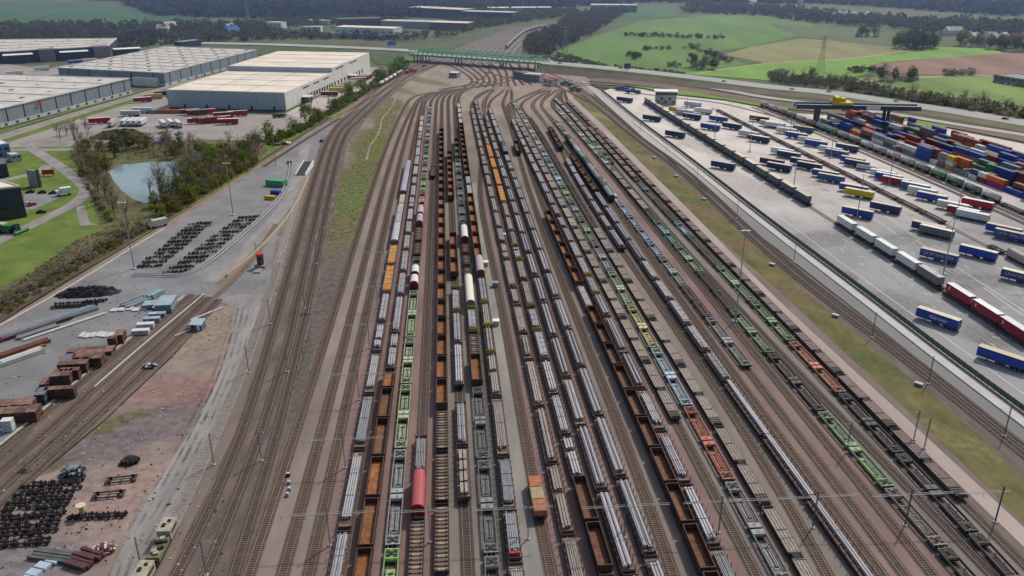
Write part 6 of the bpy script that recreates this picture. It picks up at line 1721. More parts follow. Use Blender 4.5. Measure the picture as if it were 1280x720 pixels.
def shell(pts, h, wall, roof, z0=0.0, joints=(), plinth=0.0, sky=0, parapet=.5, rows=6):
    """walls, plinth and roof of a flat-roofed hall over 4 ground corners (anticlockwise from near left)"""
    w6 = MB(); w6.prism(pts, z0 + plinth, z0 + h, wall, roof)
    for e, n in joints:
        a, b = pts[e], pts[(e + 1) % 4]
        d = math.hypot(b[0] - a[0], b[1] - a[1]); nx, ny = (b[1] - a[1]) / d, -(b[0] - a[0]) / d
        for k in range(n):
            p = lerp(a, b, (k + .5) / n)
            w6.cbox((p[0] + nx * .06, p[1] + ny * .06, z0 + plinth + (h - plinth) / 2), (.9, .25, h - plinth - .2), JOINT, math.atan2(b[1] - a[1], b[0] - a[0]))
    P = [('wall', w6.mesh('wall'))]
    if plinth:
        p = MB(); p.prism([lerp(q, lerp(pts[0], pts[2], .5), -.002) for q in pts], z0, z0 + plinth, PLIN); P.append(('plinth', p.mesh('plinth')))
    r = MB()
    c = lerp(pts[0], pts[2], .5)
    o = [lerp(q, c, -.004) for q in pts]; i = [lerp(q, c, .012) for q in pts]
    for k in range(4):
        a, b, a2, b2 = o[k], o[(k + 1) % 4], i[k], i[(k + 1) % 4]
        zt = z0 + h + parapet
        r.add([(*a, z0 + h - .3), (*b, z0 + h - .3), (*a, zt), (*b, zt), (*a2, zt), (*b2, zt), (*a2, z0 + h + .05), (*b2, z0 + h + .05)], [(0, 1, 3, 2), (2, 3, 5, 4), (4, 5, 7, 6)], roof)
    if sky:
        for u in range(sky):
            for v in range(rows):
                p = lerp(lerp(pts[0], pts[1], (u + .5) / sky), lerp(pts[3], pts[2], (u + .5) / sky), (v + .5) / rows)
                r.cbox((p[0], p[1], z0 + h + .3), (2.2, 3.0, .5), SKYL if (u + v) % 3 else ROOFD, math.atan2(pts[1][1] - pts[0][1], pts[1][0] - pts[0][0]))
            p0 = lerp(pts[0], pts[1], u / sky); p1 = lerp(pts[3], pts[2], u / sky)
        for v in range(1, rows):
            a, b = lerp(pts[0], pts[3], v / rows), lerp(pts[1], pts[2], v / rows)
            r.cbox(((a[0] + b[0]) / 2, (a[1] + b[1]) / 2, z0 + h + .15), (math.hypot(b[0] - a[0], b[1] - a[1]) * .98, .7, .25), ROOFD, math.atan2(b[1] - a[1], b[0] - a[0]))
    P.append(('roof', r.mesh('roof')))
    return P
def openings(a, b, n, w, h, z, m, name, proud=.08, t0=0.0, t1=1.0):
    """n separate openings along a wall foot a-b"""
    P = []
    d = math.hypot(b[0] - a[0], b[1] - a[1]); nx, ny = (b[1] - a[1]) / d, -(b[0] - a[0]) / d
    for k in range(n):
        p = lerp(a, b, t0 + (t1 - t0) * (k + .5) / n); q = MB()
        q.cbox((p[0] + nx * proud, p[1] + ny * proud, z + h / 2), (w, .3, h), m, math.atan2(b[1] - a[1], b[0] - a[0])); P.append((name, q.mesh(name)))
    return P
def hall(name, P, label, cat='warehouse'):
    return place(name, P, label, cat, None, (0, 0, 0))
# white warehouse beside the line: two blocks
a, b, c, d = (-262, 634), (-169, 620), (-155, 727), (-248, 741)
c2, d2 = (-141, 839), (-234, 853)
P = shell([a, b, c, d], 12.8, WALLL, ROOFT, joints=(), rows=3, sky=0)  # front walls grey-blue: their shade is put into the cladding colour
low = merged([]) if False else None
up = MB(); up.prism([(-248.2, 741), (-154.9, 727), c2, d2], 0, 17, WALLL, ROOFT)
P.append(('upper_block', up.mesh('upper_block')))
side = MB()  # white skin on the right-hand walls, sunlit look put into its colour
for (p, q, h) in ((b, c, 12.6), (c, c2, 16.8)):
    ang = math.atan2(q[1] - p[1], q[0] - p[0]); L = math.hypot(q[0] - p[0], q[1] - p[1])
    side.cbox(((p[0] + q[0]) / 2 + .1, (p[1] + q[1]) / 2, h / 2), (L - .2, .25, h), WALLW, ang)
P.append(('side_wall', side.mesh('side_wall')))
rl = MB()
for k in range(1, 4):
    rl.cbox((-208 - 0, 630 + 28 * k, 12.88), (92, .35, .16), ROOFD, R(-8.6)); rl.cbox((-195, 733 + 29 * k, 17.08), (92, .35, .16), ROOFD, R(-8.6))
for k in range(1, 3):
    p = lerp(a, b, k / 3); q = lerp(d, c, k / 3); rl.cbox(((p[0] + q[0]) / 2, (p[1] + q[1]) / 2, 12.86), (.3, 106, .12), ROOFD, R(-7.5))
P.append(('roof_joint', rl.mesh('roof_joint')))
P += openings(b, c, 10, 3.2, 3.6, 1.2, JOINT, 'dock_door', .3, .42, 1.0) + openings(c, c2, 10, 3.2, 3.6, 1.2, JOINT, 'dock_door', .3, 0, .8)
P += openings(b, c, 3, 14, .9, 10.2, JOINT, 'window', .25, .3, .95) + openings(c, c2, 2, 22, .9, 14.4, JOINT, 'window', .25, 0, .7)
P += openings(a, b, 5, 1.6, 2.6, 0, JOINT, 'door', .1, .05, 1)
for t, (p, q) in ((.34, (b, c)), (.42, (c, c2))):
    m = lerp(p, q, t); k = MB(); k.cbox((m[0] + 3.5, m[1], 4.6), (7, 10, .5), WALLW, R(-7.5)); k.cbox((m[0] + 3.0, m[1], 2.2), (5.4, 8.5, 4.2), DKW, R(-7.5)); P.append(('canopy', k.mesh('canopy')))
hall('warehouse', P, 'large white warehouse with stepped tan roof beside the hedge and railway')
# grey warehouse at the picture's edge
a, b, c, d = (-640, 614), (-345, 555), (-317, 697), (-612, 756)
P = shell([a, b, c, d], 12.4, WALLG, ROOFG, joints=((1, 9), (0, 6)), plinth=2.6, sky=9, rows=5)
P += openings(b, c, 14, 2.4, 1.2, .9, JOINT, 'window', .4)
sgn = MB(); sgn.cbox((-336.6, 592, 9.6), (.2, 5.0, 1.6), REDP, R(-11)); P.append(('red_sign', sgn.mesh('red_sign')))
hall('warehouse', P, 'grey warehouse with a red sign and pale plinth along the road bend')
# long grey warehouse
a, b, c, d = (-413, 769), (-304, 736), (-274, 914), (-383, 947)
P = shell([a, b, c, d], 11.4, WALLG, ROOFG, joints=((1, 10), (0, 5)), plinth=2.2, sky=8, rows=9)
P += openings(b, c, 12, 2.2, 1.2, .7, JOINT, 'window', .4)
an = MB(); an.prism([(-334, 740), (-311, 733), (-308, 742), (-331, 749)], 0, 7.2, WALLW); P.append(('annex', an.mesh('annex')))
hall('warehouse', P, 'long grey warehouse with dark joints standing behind the white annex')
# warehouse with dock towers
a, b, c, d = (-640, 822), (-456, 952), (-540, 1035), (-740, 960)
P = shell([(-720, 790), (-452, 955), (-480, 1040), (-760, 1010)], 11, DKW, ROOFG, sky=8, rows=4)
for k in range(6):
    t = .12 + k * .17
    m = lerp((-720, 790), (-452, 955), t); w7 = MB(); w7.cbox((m[0] + 5, m[1] - 6, 6.2), (15, 16, 12.4), mat('tower_purple', (.17, .15, .17), .6, .1), R(31)); P.append(('dock_tower', w7.mesh('dock_tower')))
    m = lerp((-720, 790), (-452, 955), t + .085); w7 = MB(); w7.cbox((m[0] + 5, m[1] - 7, 8.2), (28, 14, .5), mat('canopy_pale', (.78, .82, .80), .6, .1), R(31)); w7.cbox((m[0] + 2, m[1] - 3, 4), (28, 6, 7.6), DKW, R(31)); P.append(('dock_canopy', w7.mesh('dock_canopy')))
hall('warehouse', P, 'distribution hall with alternating dark dock towers and pale canopies')
def simple_building(px0, px1, py, depth, h, wall, roof, label, cat='building', wins=0, rz=None, name='commercial_building', wm=None, doors=0, roofh=0):
    """a block whose front foot runs from px0 to px1 at picture height py"""
    (x0, y0), (x1, y1) = G(*px0) if isinstance(px0, tuple) else G(px0, py), G(*px1) if isinstance(px1, tuple) else G(px1, py)
    L = math.hypot(x1 - x0, y1 - y0); nx, ny = -(y1 - y0) / L, (x1 - x0) / L
    pts = [(x0, y0), (x1, y1), (x1 + nx * depth, y1 + ny * depth), (x0 + nx * depth, y0 + ny * depth)]
    P = shell(pts, h, wall, roof, parapet=.3)
    if wins: P += openings(pts[0], pts[1], wins, L / wins * .55, min(1.6, h * .25), h * .55, wm or GL, 'window', .08)
    if wins and h > 6: P += openings(pts[0], pts[1], wins, L / wins * .55, min(1.6, h * .25), h * .16, wm or GL, 'window', .08)
    if doors: P += openings(pts[0], pts[1], doors, 3, 3, .1, REDP, 'door', .1)
    return hall(name, P, label, cat)
simple_building((419, 46), (492, 48.5), 0, 28, 13, WALLW, ROOFT, 'white office block with blue glazed front beyond the motorway', wins=9, wm=mat('blue_glass', (.08, .22, .32), .2, .1))
simple_building((423, 34.5), (478, 33), 0, 30, 12, mat('purple_wall', (.10, .07, .10), .7, .1), ROOFD, 'long purple-brown hall behind the white office block', wins=8)
simple_building((476, 33.5), (540, 35.5), 0, 30, 9, mat('mid_grey_wall', (.25, .26, .27), .7, .1), ROOFG, 'grey hall joined to the purple-brown one', wins=0)
simple_building((538, 36.5), (583, 38), 0, 30, 10, mat('maroon_wall', (.13, .07, .07), .7, .1), ROOFT, 'maroon hall with cream roof beside the grey hall', doors=1)
simple_building((510, 20), (577, 24), 0, 40, 15, mat('navy_wall', (.035, .05, .10), .6, .1), ROOFG, 'long navy hall with pale roof edge, longer piece', wins=0)
simple_building((577, 25), (640, 27), 0, 30, 14, mat('navy_wall', (.035, .05, .10), .6, .1), ROOFG, 'navy hall with a white corner tower, joined to the long one', wins=6)
simple_building((610, 15.5), (690, 15), 0, 30, 8, WALLL, RW, 'long white hall far beyond the railway curve')
simple_building((738, 14.5), (796, 15), 0, 40, 12, WALLG, ROOFG, 'blue-grey hall at the edge of the far wood', wins=6)
simple_building((333, 36.5), (352, 37), 0, 16, 10, WALLW, ROOFG, 'white building with small windows among trees, taller one', wins=4)
simple_building((378, 40), (401, 40), 0, 14, 7, WALLW, ROOFG, 'white low building among the trees beyond the motorway', wins=4)
simple_building((385, 30), (410, 30.5), 0, 14, 6, WALLL, RW, 'thin white roofed building far in the trees')
simple_building((227, 60), (252, 57), 0, 12, 7, DKW, mat('blue_roof', (.25, .3, .42), .6, .1), 'narrow blue roofed shed behind the long grey warehouse')
simple_building((654, 101.5), (674, 103), 0, 12, 6.5, mat('relay_grey', (.30, .29, .30), .8, .12), ROOFG, 'grey signal building beside the green bridge, nearer block', wins=6)
simple_building((642, 97), (655, 99.5), 0, 14, 5.5, mat('relay_blue', (.16, .19, .21), .8, .12), ROOFD, 'dark grey shed joined behind the signal building', wins=3)
simple_building((679, 106), (690, 108), 0, 7, 5, mat('small_white', (.5, .47, .46), .8, .1), REDP, 'tiny white hut with red base near the signal building', wins=2)
simple_building((561, 97), (571, 97.5), 0, 9, 4.5, BGREY, RW, 'small hut with white roof in the yard throat', wins=3)
simple_building((1241, 102), (1300, 112), 0, 26, 6, mat('farm_wall', (.22, .21, .20), .8, .15), mat('farm_roof', (.17, .18, .20), .7, .1), 'long grey farm building at the edge of the ploughed field', name='farm_building', wins=8)
# dark showroom with red door
x, y = G(34, 271)
a, b, c, d = (x - 44, y - 22), (x, y), (x - 50, y + 34), (x - 94, y + 12)
P = shell([a, b, c, d], 14, DKW, ROOFT)
P += openings(a, b, 1, 5, 6, 0, REDP, 'door', .2, .50, .60) + openings(a, b, 1, 12, 5, 0, GL, 'window', .2, .66, .96)
rs = MB(); p = lerp(a, b, .62); rs.cbox((p[0], p[1] - .2, 9.5), (2.2, .3, 3.2), REDP, math.atan2(b[1] - a[1], b[0] - a[0])); P.append(('red_sign', rs.mesh('red_sign')))
hall('showroom', P, 'black clad showroom with red door at the picture edge', 'building')
simple_building((-40, 205), (15, 196), 0, 24, 8, mat('blue_white_wall', (.10, .22, .42), .6, .1), RW, 'blue and white hall at the picture edge above the lawns', wins=6)
simple_building((-30, 226), (12, 221), 0, 16, 7, DKW, ROOFD, 'small black building at the picture edge', wins=3)
simple_building((16, 203), (28, 201), 0, 8, 4, WALLL, ROOFG, 'small pale house beside the junction of lawns', wins=2)
def house(px, py, w, d, h, rz, wall, roof, label):
    x, y = G(px, py)
    b = MB(); b.box(-w / 2, w / 2, -d / 2, d / 2, 0, h, wall); b.add([(-w / 2, -d / 2, h), (-w / 2, d / 2, h), (-w / 2, 0, h + d * .42)], [(0, 1, 2)], wall); b.add([(w / 2, -d / 2, h), (w / 2, d / 2, h), (w / 2, 0, h + d * .42)], [(0, 2, 1)], wall)
    r = MB(); e = .5; q = h + d * .42 + .15
    r.add([(-w / 2 - e, -d / 2 - e, h - .25), (w / 2 + e, -d / 2 - e, h - .25), (w / 2 + e, 0, q), (-w / 2 - e, 0, q), (w / 2 + e, d / 2 + e, h - .25), (-w / 2 - e, d / 2 + e, h - .25)], [(0, 1, 2, 3), (3, 2, 4, 5)], roof)
    P = [('wall', b.mesh('wall')), ('roof', r.mesh('roof'), [])]
    for k in (-.3, .3):
        w8 = MB(); w8.box(w * k - .6, w * k + .6, -d / 2 - .06, -d / 2 + .02, 1.2, 2.6, GL); P.append(('window', w8.mesh('window')))
    ch = MB(); ch.box(w * .25, w * .25 + .8, -.4, .4, h + d * .3, q + 1.0, PLIN)
    P[1] = ('roof', P[1][1], [('chimney', ch.mesh('chimney'))])
    place('house', P, label, 'house', None, (x, y, 0), R(rz))
RTILE = mat('roof_tile_red', (.22, .07, .05), .85, .2, .3)
for i, (px, py, rz, red) in enumerate(((1206, 50, 5, 0), (1216, 51, 30, 0), (1236, 50, -10, 0), (1245, 53, 10, 0), (1253, 51, 40, 0), (1262, 55, 0, 1), (1272, 52, 10, 1), (1281, 56, -20, 1), (1290, 52, 0, 0), (1194, 43, 0, 0), (1186, 43, 20, 0))):
    house(px, py, 15, 11, 6, rz, WALLW if not red else PLIN, RTILE if red else ROOFG, f'{["pale house with grey roof", "pale house with red tiled roof"][red]} in the far village, {nth(i + 1)} along the field edge')
for i, (px, py) in enumerate(((205, 41), (213, 37), (288, 40), (292, 44), (1040, 24), (1052, 22), (1065, 24), (1085, 23), (940, 6), (1000, 4), (1240, 6), (1255, 8))):
    house(px, py, 16, 11, 7, i * 37 % 90, WALLW, ROOFG if i not in (2, 3) else mat('blue_roof2', (.05, .2, .42), .5, .1), f'{nth(i + 1)} of the scattered pale buildings among the distant woods')

# ------------------------------------------------------------------ green truss bridge
GRN = mat('bridge_green', (.15, .46, .22), .5, .15, .3); BCON = mat('bridge_concrete', (.36, .37, .36), .85, .12, .2)
A0 = np.array((*G(517, 66.5, 7.5), 7.5)); A1 = np.array((*G(681, 78.5, 7.0), 7.0))
dv = A1 - A0; Lb = np.hypot(dv[0], dv[1]); ang = math.atan2(dv[1], dv[0])
P = []
dk = MB(); dk.box(0, Lb, -9, 9, -1.6, 0, BCON); P.append(('deck', dk.mesh('deck')))
for sy in (-9.2, 9.2):
    t = MB(); n = 26; st = Lb / n
    for z, r in ((.2, .35), (5.0, .35)): t.box(0, Lb, sy - .3, sy + .3, z - r, z + r, GRN)
    for k in range(n):
        t.tube((k * st, sy, .2), ((k + .5) * st, sy, 5.0), .26, GRN, 5); t.tube(((k + .5) * st, sy, 5.0), ((k + 1) * st, sy, .2), .26, GRN, 5)
        t.box(k * st - .14, k * st + .14, sy - .14, sy + .14, .2, 5, GRN)
    P.append(('truss', t.mesh('truss')))
tb = MB()
for k in range(14): tb.box(Lb * (k + .5) / 14 - .2, Lb * (k + .5) / 14 + .2, -9.2, 9.2, 4.8, 5.2, GRN)
P.append(('cross_beam', tb.mesh('cross_beam')))
for t in (.03, .10, .36, .70, .95):
    for sy in (-6, 0, 6):
        q = MB(); q.tube((Lb * t, sy, -7.6), (Lb * t, sy, -1.6), .8, BCON, 10); P.append(('pier', q.mesh('pier')))
place('truss_bridge', P, 'green steel truss road bridge crossing all the tracks', 'bridge', None, tuple(A0), ang)
ngon('embankment', [(500, 74), (517, 62), (530, 62), (530, 84), (505, 84)], -.01, EMBG)

# ------------------------------------------------------------------ vehicles and trains behind
def lorry(px, py, rz, side, roof, label, group='trailers by the warehouses'):
    T(px, py, side, roof, label, None, rz, group=group)
for i, px in enumerate((156, 164, 171, 178)): lorry(px, 151.5, -84, 'white', 'white', f'white trailer in the row of four on the yard, {nth(i + 1)} from the blue-sided one')
lorry(141, 153, -84, 'wblue', 'tan', 'trailer with tan roof and blue side beside the row of four white ones')
for i, (px, py) in enumerate(((203.5, 154), (213, 153), (222.5, 154))): lorry(px, py, -58, 'white', 'white', f'white trailer in the slanted row of three, {nth(i + 1)} from the row of four')
for i, (px, py) in enumerate(((247, 150), (253, 149.5), (261, 149.5), (270, 149), (276, 148))): lorry(px, py, 25, 'red', 'cream' if i < 2 else 'tan', f'red trailer in the tight row of five, {nth(i + 1)} from the slanted white trailers')
lorry(285, 151, 8, 'red', 'white', 'red trailer with white roof at the end of the tight red row')
lorry(178, 137, 2, 'white', 'white', 'long white trailer beside the blue and orange containers')
lorry(163, 141, 2, 'silver', 'white', 'short silver trailer below the long white one')
lorry(178, 124, 30, 'red', 'white', 'red lorry trailer waiting on the road to the white warehouse')
lorry(191.5, 120, 30, 'yellow', 'tan', 'orange lorry trailer following the red one on the road')
lorry(204, 116, 30, 'navy', 'grey', 'dark lorry trailer ahead of the orange one on the road')
lorry(124, 150, 20, 'red', 'cream', 'red trailer parked alone beside the tan-roofed one')
for i, (px, py) in enumerate(((237, 139), (246, 140), (257, 139), (279, 143), (297, 141), (18, 91), (52, 85), (94, 77), (112, 75))):
    lorry(px, py, 20 if i < 5 else 35, ['maroon', 'maroon', 'red', 'maroon', 'red', 'white', 'white', 'blue', 'white'][i], 'white' if i > 4 else 'grey', ['dark red trailer by the white warehouse front, first from the containers', 'dark red trailer by the white warehouse front, second from the containers', 'red tractor trailer by the white warehouse front, third', 'dark red trailer by the white warehouse front, fourth', 'red trailer by the white warehouse front, fifth', 'white trailer before the dock towers, lowest one', 'white trailer before the dock towers, second one', 'blue trailer before the dock towers', 'white trailer before the dock towers, uppermost one'][i])
for i, t in enumerate((.30, .42, .48, .54, .60, .66, .72, .78, .84, .90)):
    p = lerp((-169, 620), (-141, 839), t * .75 + .05)
    T(0, 0, ['maroon', 'yellow', 'wblue', 'wblue', 'yellow', 'wblue', 'maroon', 'red', 'red', 'red'][i], ['tan', 'tan', 'cream', 'cream', 'tan', 'cream', 'tan', 'white', 'white', 'cream'][i], f'trailer backed up to the white warehouse docks, {nth(i + 1)} from the near canopy', None, 8, loc=(p[0] + 12, p[1] + 3), group='trailers at the docks')
CC['sky'] = (.12, .24, .36)
for i, (px, py, col) in enumerate(((197, 141.5, 'sky'), (207, 141.5, 'orange'), (216, 141.5, 'orange'), (225, 141.5, 'orange'))): cont_at(px, py, col, 92, ['sky blue container before the white warehouse', 'orange container next to the sky blue one', 'orange container in the middle of the short line', 'orange container at the far end of the short line'][i], 12.2)
EARTH = mat('earth', (.10, .07, .045), .95, .3, .3)
heap(151, 171, 34, 18, 5, EARTH, 'brown earth mound on the yard below the trailers', 'earth_mound', seed=11)
heap(203, 176, 26, 12, 2.2, STEELG, 'grey heap of scrap metal and rubble beside the earth mound', bits=[BLK, PALE, BGREY, RST], seed=12)
heap(185, 167, 24, 8, 1.2, STEELG, 'low grey heap of gravel behind the scrap', 'gravel_mound', bits=[PALE], seed=13)
heap(224, 168, 7, 5, 1.5, mat('cyan_scrap', (.04, .25, .42), .7, .2), 'bright blue pile beside the scrap heap', 'material_pile', seed=14)

CARC = dict(black=(.02, .02, .022), white=(.65, .65, .64), red=(.35, .02, .02), grey=(.2, .2, .21), blue=(.03, .07, .22))
def car(px, py, rz, col, label, z=0.0, group='cars', name='car'):
    k = ('car', col)
    if k not in MESHES:
        m = smat('car_' + col, CARC[col], .3)
        b = MB(); prof = [(-2.1, .35), (-2.15, .75), (-1.5, .92), (1.2, .95), (2.05, .8), (2.1, .35)]
        n = len(prof); b.add([(x, -.85, z_) for x, z_ in prof] + [(x, .85, z_) for x, z_ in prof], [tuple(range(n)), tuple(range(2 * n - 1, n - 1, -1))] + [(i, n + i, n + (i + 1) % n, (i + 1) % n) for i in range(n)], m)
        c = MB(); q = [(-1.7, .9), (-1.1, 1.42), (.4, 1.45), (1.15, .93)]
        c.add([(x, -.72, z_) for x, z_ in q] + [(x, .72, z_) for x, z_ in q], [(0, 1, 2, 3), (7, 6, 5, 4), (0, 4, 5, 1), (2, 6, 7, 3)], GL); c.add([(-1.1, -.7, 1.44), (.4, -.7, 1.47), (.4, .7, 1.47), (-1.1, .7, 1.44)], [(0, 1, 2, 3)], m)
        P = [('body', b.mesh('body')), ('cabin', c.mesh('cabin'))]
        for x in (-1.3, 1.3):
            for s in (-1, 1):
                w9 = MB(); w9.tube((x, s * .7, .32), (x, s * .9, .32), .32, BLACK, 12); P.append(('wheel', w9.mesh('wheel')))
        MESHES[k] = P
    x, y = G(px, py, z); place('car', MESHES[k], label, 'car', group, (x, y, z + .02), R(rz))
def box_truck(px, py, rz, label):
    b = MB(); b.box(-2.6, 1.2, -1.1, 1.1, .9, 3.1, RW); c = MB(); c.box(1.35, 2.9, -1.0, 1.0, .5, 2.2, RW); c.box(2.3, 2.93, -.9, .9, 1.3, 2.1, GL)
    P = [('box', b.mesh('box')), ('cab', c.mesh('cab'))]
    for xx in (-1.7, 2.1):
        for s in (-1, 1):
            w9 = MB(); w9.tube((xx, s * .8, .42), (xx, s * 1.08, .42), .42, BLACK, 12); P.append(('wheel', w9.mesh('wheel')))
    x, y = G(px, py); place('box_truck', P, label, 'truck', None, (x, y, 0), R(rz), (1.25, 1.25, 1.25))
box_truck(81, 244, 215, 'white box truck parked beside the lawn')
for px, py, rz, col, lab in ((38, 241, 200, 'black', 'black car in the small parking bay, nearest the showroom'), (53, 241.5, 200, 'black', 'black car in the middle of the small parking bay'), (67, 242, 200, 'black', 'dark car next to the white box truck'), (40, 257, 60, 'red', 'red car standing beside the showroom'), (36, 256, 60, 'white', 'white car standing beside the showroom'), (52, 266, 20, 'black', 'black vehicle on the lawn edge by the drive'), (402, 177, 90, 'black', 'dark car with white roof on the curved road end'), (362, 204, 70, 'grey', 'grey car by the road barrier'), (530, 83, 40, 'black', 'black car beside the main line near the bridge'), (1250, 104, 10, 'white', 'white car before the farm building, first one'), (1258, 106, 10, 'white', 'white car before the farm building, second one'), (1266, 107, 10, 'white', 'white car before the farm building, third one')):
    car(px, py, rz, col, lab)
for i, (px, py, col) in enumerate(((776, 85.5, 'black'), (1036, 115, 'grey'), (1120, 127, 'white'), (1256, 149, 'black'), (905, 102, 'white'), (700, 79.5, 'grey'), (990, 112, 'white'))):
    car(px, py, -12, col, f'{col} car driving on the motorway, {nth(i + 1)} of those', mwz(px) + .05, 'cars on the motorway')
# van by the gravel strip
x, y = G(199, 283)
b = MB(); b.box(-2.6, 2.0, -1.05, 1.05, .4, 2.6, mat('van_beige', (.50, .47, .40), .5, .1)); c = MB(); c.add([(2.0, -1, .4), (2.0, 1, .4), (3.0, 1, .4), (3.0, -1, .4), (2.0, -1, 2.5), (2.0, 1, 2.5), (3.0, 1, 1.2), (3.0, -1, 1.2)], [(0, 1, 2, 3), (4, 7, 6, 5), (0, 3, 7, 4), (1, 5, 6, 2), (3, 2, 6, 7)], MATS['van_beige'])
P = [('body', b.mesh('body')), ('bonnet', c.mesh('bonnet'))]
for xx in (-1.6, 2.1):
    for s in (-1, 1):
        w9 = MB(); w9.tube((xx, s * .8, .4), (xx, s * 1.08, .4), .4, BLACK, 12); P.append(('wheel', w9.mesh('wheel')))
place('van', P, 'beige van parked on the pink gravel beside the single track', 'van', None, (x, y, 0), R(225), (1.4, 1.3, 1.3))
# harvester
x, y = G(12, 290)
gm2 = mat('tractor_green', (.03, .17, .07), .5, .15)
b = MB(); b.box(-3.2, 2.2, -1.3, 1.3, 1.0, 3.0, gm2); b.box(-3.6, -1.0, -1.2, 1.2, 3.0, 3.5, mat('tarp_cream', (.5, .42, .28), .8, .1)); c = MB(); c.box(2.2, 3.6, -1.0, 1.0, 1.2, 3.3, GL); h2 = MB(); h2.tube((4.6, -3, .7), (4.6, 3, .7), .6, gm2, 10)
P = [('body', b.mesh('body')), ('cab', c.mesh('cab')), ('header', h2.mesh('header'))]
for xx, rr in ((2.2, .9), (-2.2, .6)):
    for s in (-1, 1):
        w9 = MB(); w9.tube((xx, s * 1.2, rr), (xx, s * 1.7, rr), rr, BLACK, 14); P.append(('wheel', w9.mesh('wheel')))
place('combine_harvester', P, 'green harvester parked before the black showroom', 'harvester', None, (x, y, 0), R(-12), (1.3, 1.3, 1.1))
def excavator(px, py, rz, label):
    x, y = G(px, py); ym = mat('digger_yellow', (.55, .33, .03), .5, .15)
    t = MB()
    for s in (-1, 1): t.box(-1.8, 1.8, s * 1.1 - .3, s * 1.1 + .3, 0, .8, GREYM)
    b = MB(); b.box(-1.8, 1.3, -1.3, 1.3, .9, 2.1, ym); c = MB(); c.box(.2, 1.6, .2, 1.2, 2.1, 3.4, GL)
    a2 = MB(); a2.tube((1.2, -.3, 1.8), (3.6, -.3, 4.6), .25, ym, 6); a2.tube((3.6, -.3, 4.6), (5.4, -.3, 1.8), .2, ym, 6); a2.box(5.0, 5.9, -.8, .2, .9, 1.8, GREYM)
    place('excavator', [('track', t.mesh('track')), ('body', b.mesh('body')), ('cab', c.mesh('cab')), ('arm', a2.mesh('arm'))], label, 'excavator', None, (x, y, 0), R(rz))
excavator(318, 189, 60, 'yellow excavator beside the wooded corner, nearer one'); excavator(323, 176, 80, 'yellow excavator beside the wooded corner, farther one')
for i, (px, py, m) in enumerate(((338, 180, MAR), (347, 181, RST), (355, 180, BLK), (361, 180, PALE))):
    beam_pile(px, py, 5, 3, 1.2, 4, m, ['maroon pile in the row of materials by the excavators', 'rusty pile in the row of materials by the excavators', 'black pile in the row of materials by the excavators', 'white pile in the row of materials by the excavators'][i], 20)
# sign tower, red sign
x, y = G(44, 233); b = MB(); b.box(-3, 3, -.5, .5, 0, 8.5, mat('sign_grey', (.34, .34, .33), .6, .1)); b.box(3.0, 3.8, -.6, .6, 0, 9, DKW)
tag(link('sign_pylon', b.mesh('sign_pylon'), (x, y, 0), R(-15)), 'grey and black sign slab on the lawn by the showroom', 'sign')
x, y = G(61, 220); b = MB(); b.box(-3, 3, -.3, .3, 1.0, 3.4, REDP); b.box(-2.6, -2.3, -.1, .1, 0, 1, GREYM); b.box(2.3, 2.6, -.1, .1, 0, 1, GREYM)
tag(link('sign_board', b.mesh('sign_board'), (x, y, 0), R(10)), 'small red sign board on the lawn corner', 'sign')
x, y = G(490, 61); b = MB(); b.box(-5, 5, -.2, .2, 4, 9, mat('sign_blue', (.04, .14, .42), .5, .1)); b.box(-3.6, -3.2, -.2, .2, 0, 4, GREYM); b.box(3.2, 3.6, -.2, .2, 0, 4, GREYM)
tag(link('road_sign', b.mesh('road_sign'), (x, y, 0)), 'blue motorway sign before the white office block', 'sign')
x, y = G(784, 88, mwz(784) - .6); b = MB(); b.box(-3, 3, -.2, .2, 1.5, 6.5, mat('sign_back', (.07, .08, .09), .6, .1)); b.box(-.3, .3, -.2, .2, 0, 1.5, GREYM)
tag(link('road_sign', b.mesh('road_sign'), (x, y, mwz(784) - .6)), 'dark back of a motorway sign beside the embankment', 'sign')
def pylon(px, py, h, label):
    x, y = G(px, py); b = MB()
    for sx in (-1, 1):
        for sy in (-1, 1): b.tube((sx * 3, sy * 3, 0), (sx * .5, sy * .5, h), .22, LAMPM, 4, .12)
    for k in range(7):
        f = k / 7; w0 = 3 - 2.5 * f; w1 = 3 - 2.5 * (f + 1 / 7); z0, z1 = h * f, h * (f + 1 / 7)
        for s in (-1, 1):
            b.tube((-w0, s * w0, z0), (w1, s * w1, z1), .1, LAMPM, 4); b.tube((w0, s * w0, z0), (-w1, s * w1, z1), .1, LAMPM, 4)
    a2 = MB()
    for z in (.70, .82, .94): a2.box(-6, 6, -.2, .2, h * z, h * z + .3, LAMPM)
    place('electricity_pylon', [('tower', b.mesh('tower')), ('arm', a2.mesh('arm'))], label, 'pylon', None, (x, y, 0))
pylon(1025, 90, 34, 'grey lattice pylon rising from the scrub by the motorway'); pylon(310, 27, 40, 'distant lattice pylon before the dark forest'); pylon(706, 66, 30, 'lattice pylon among the trees beside the railway curve')
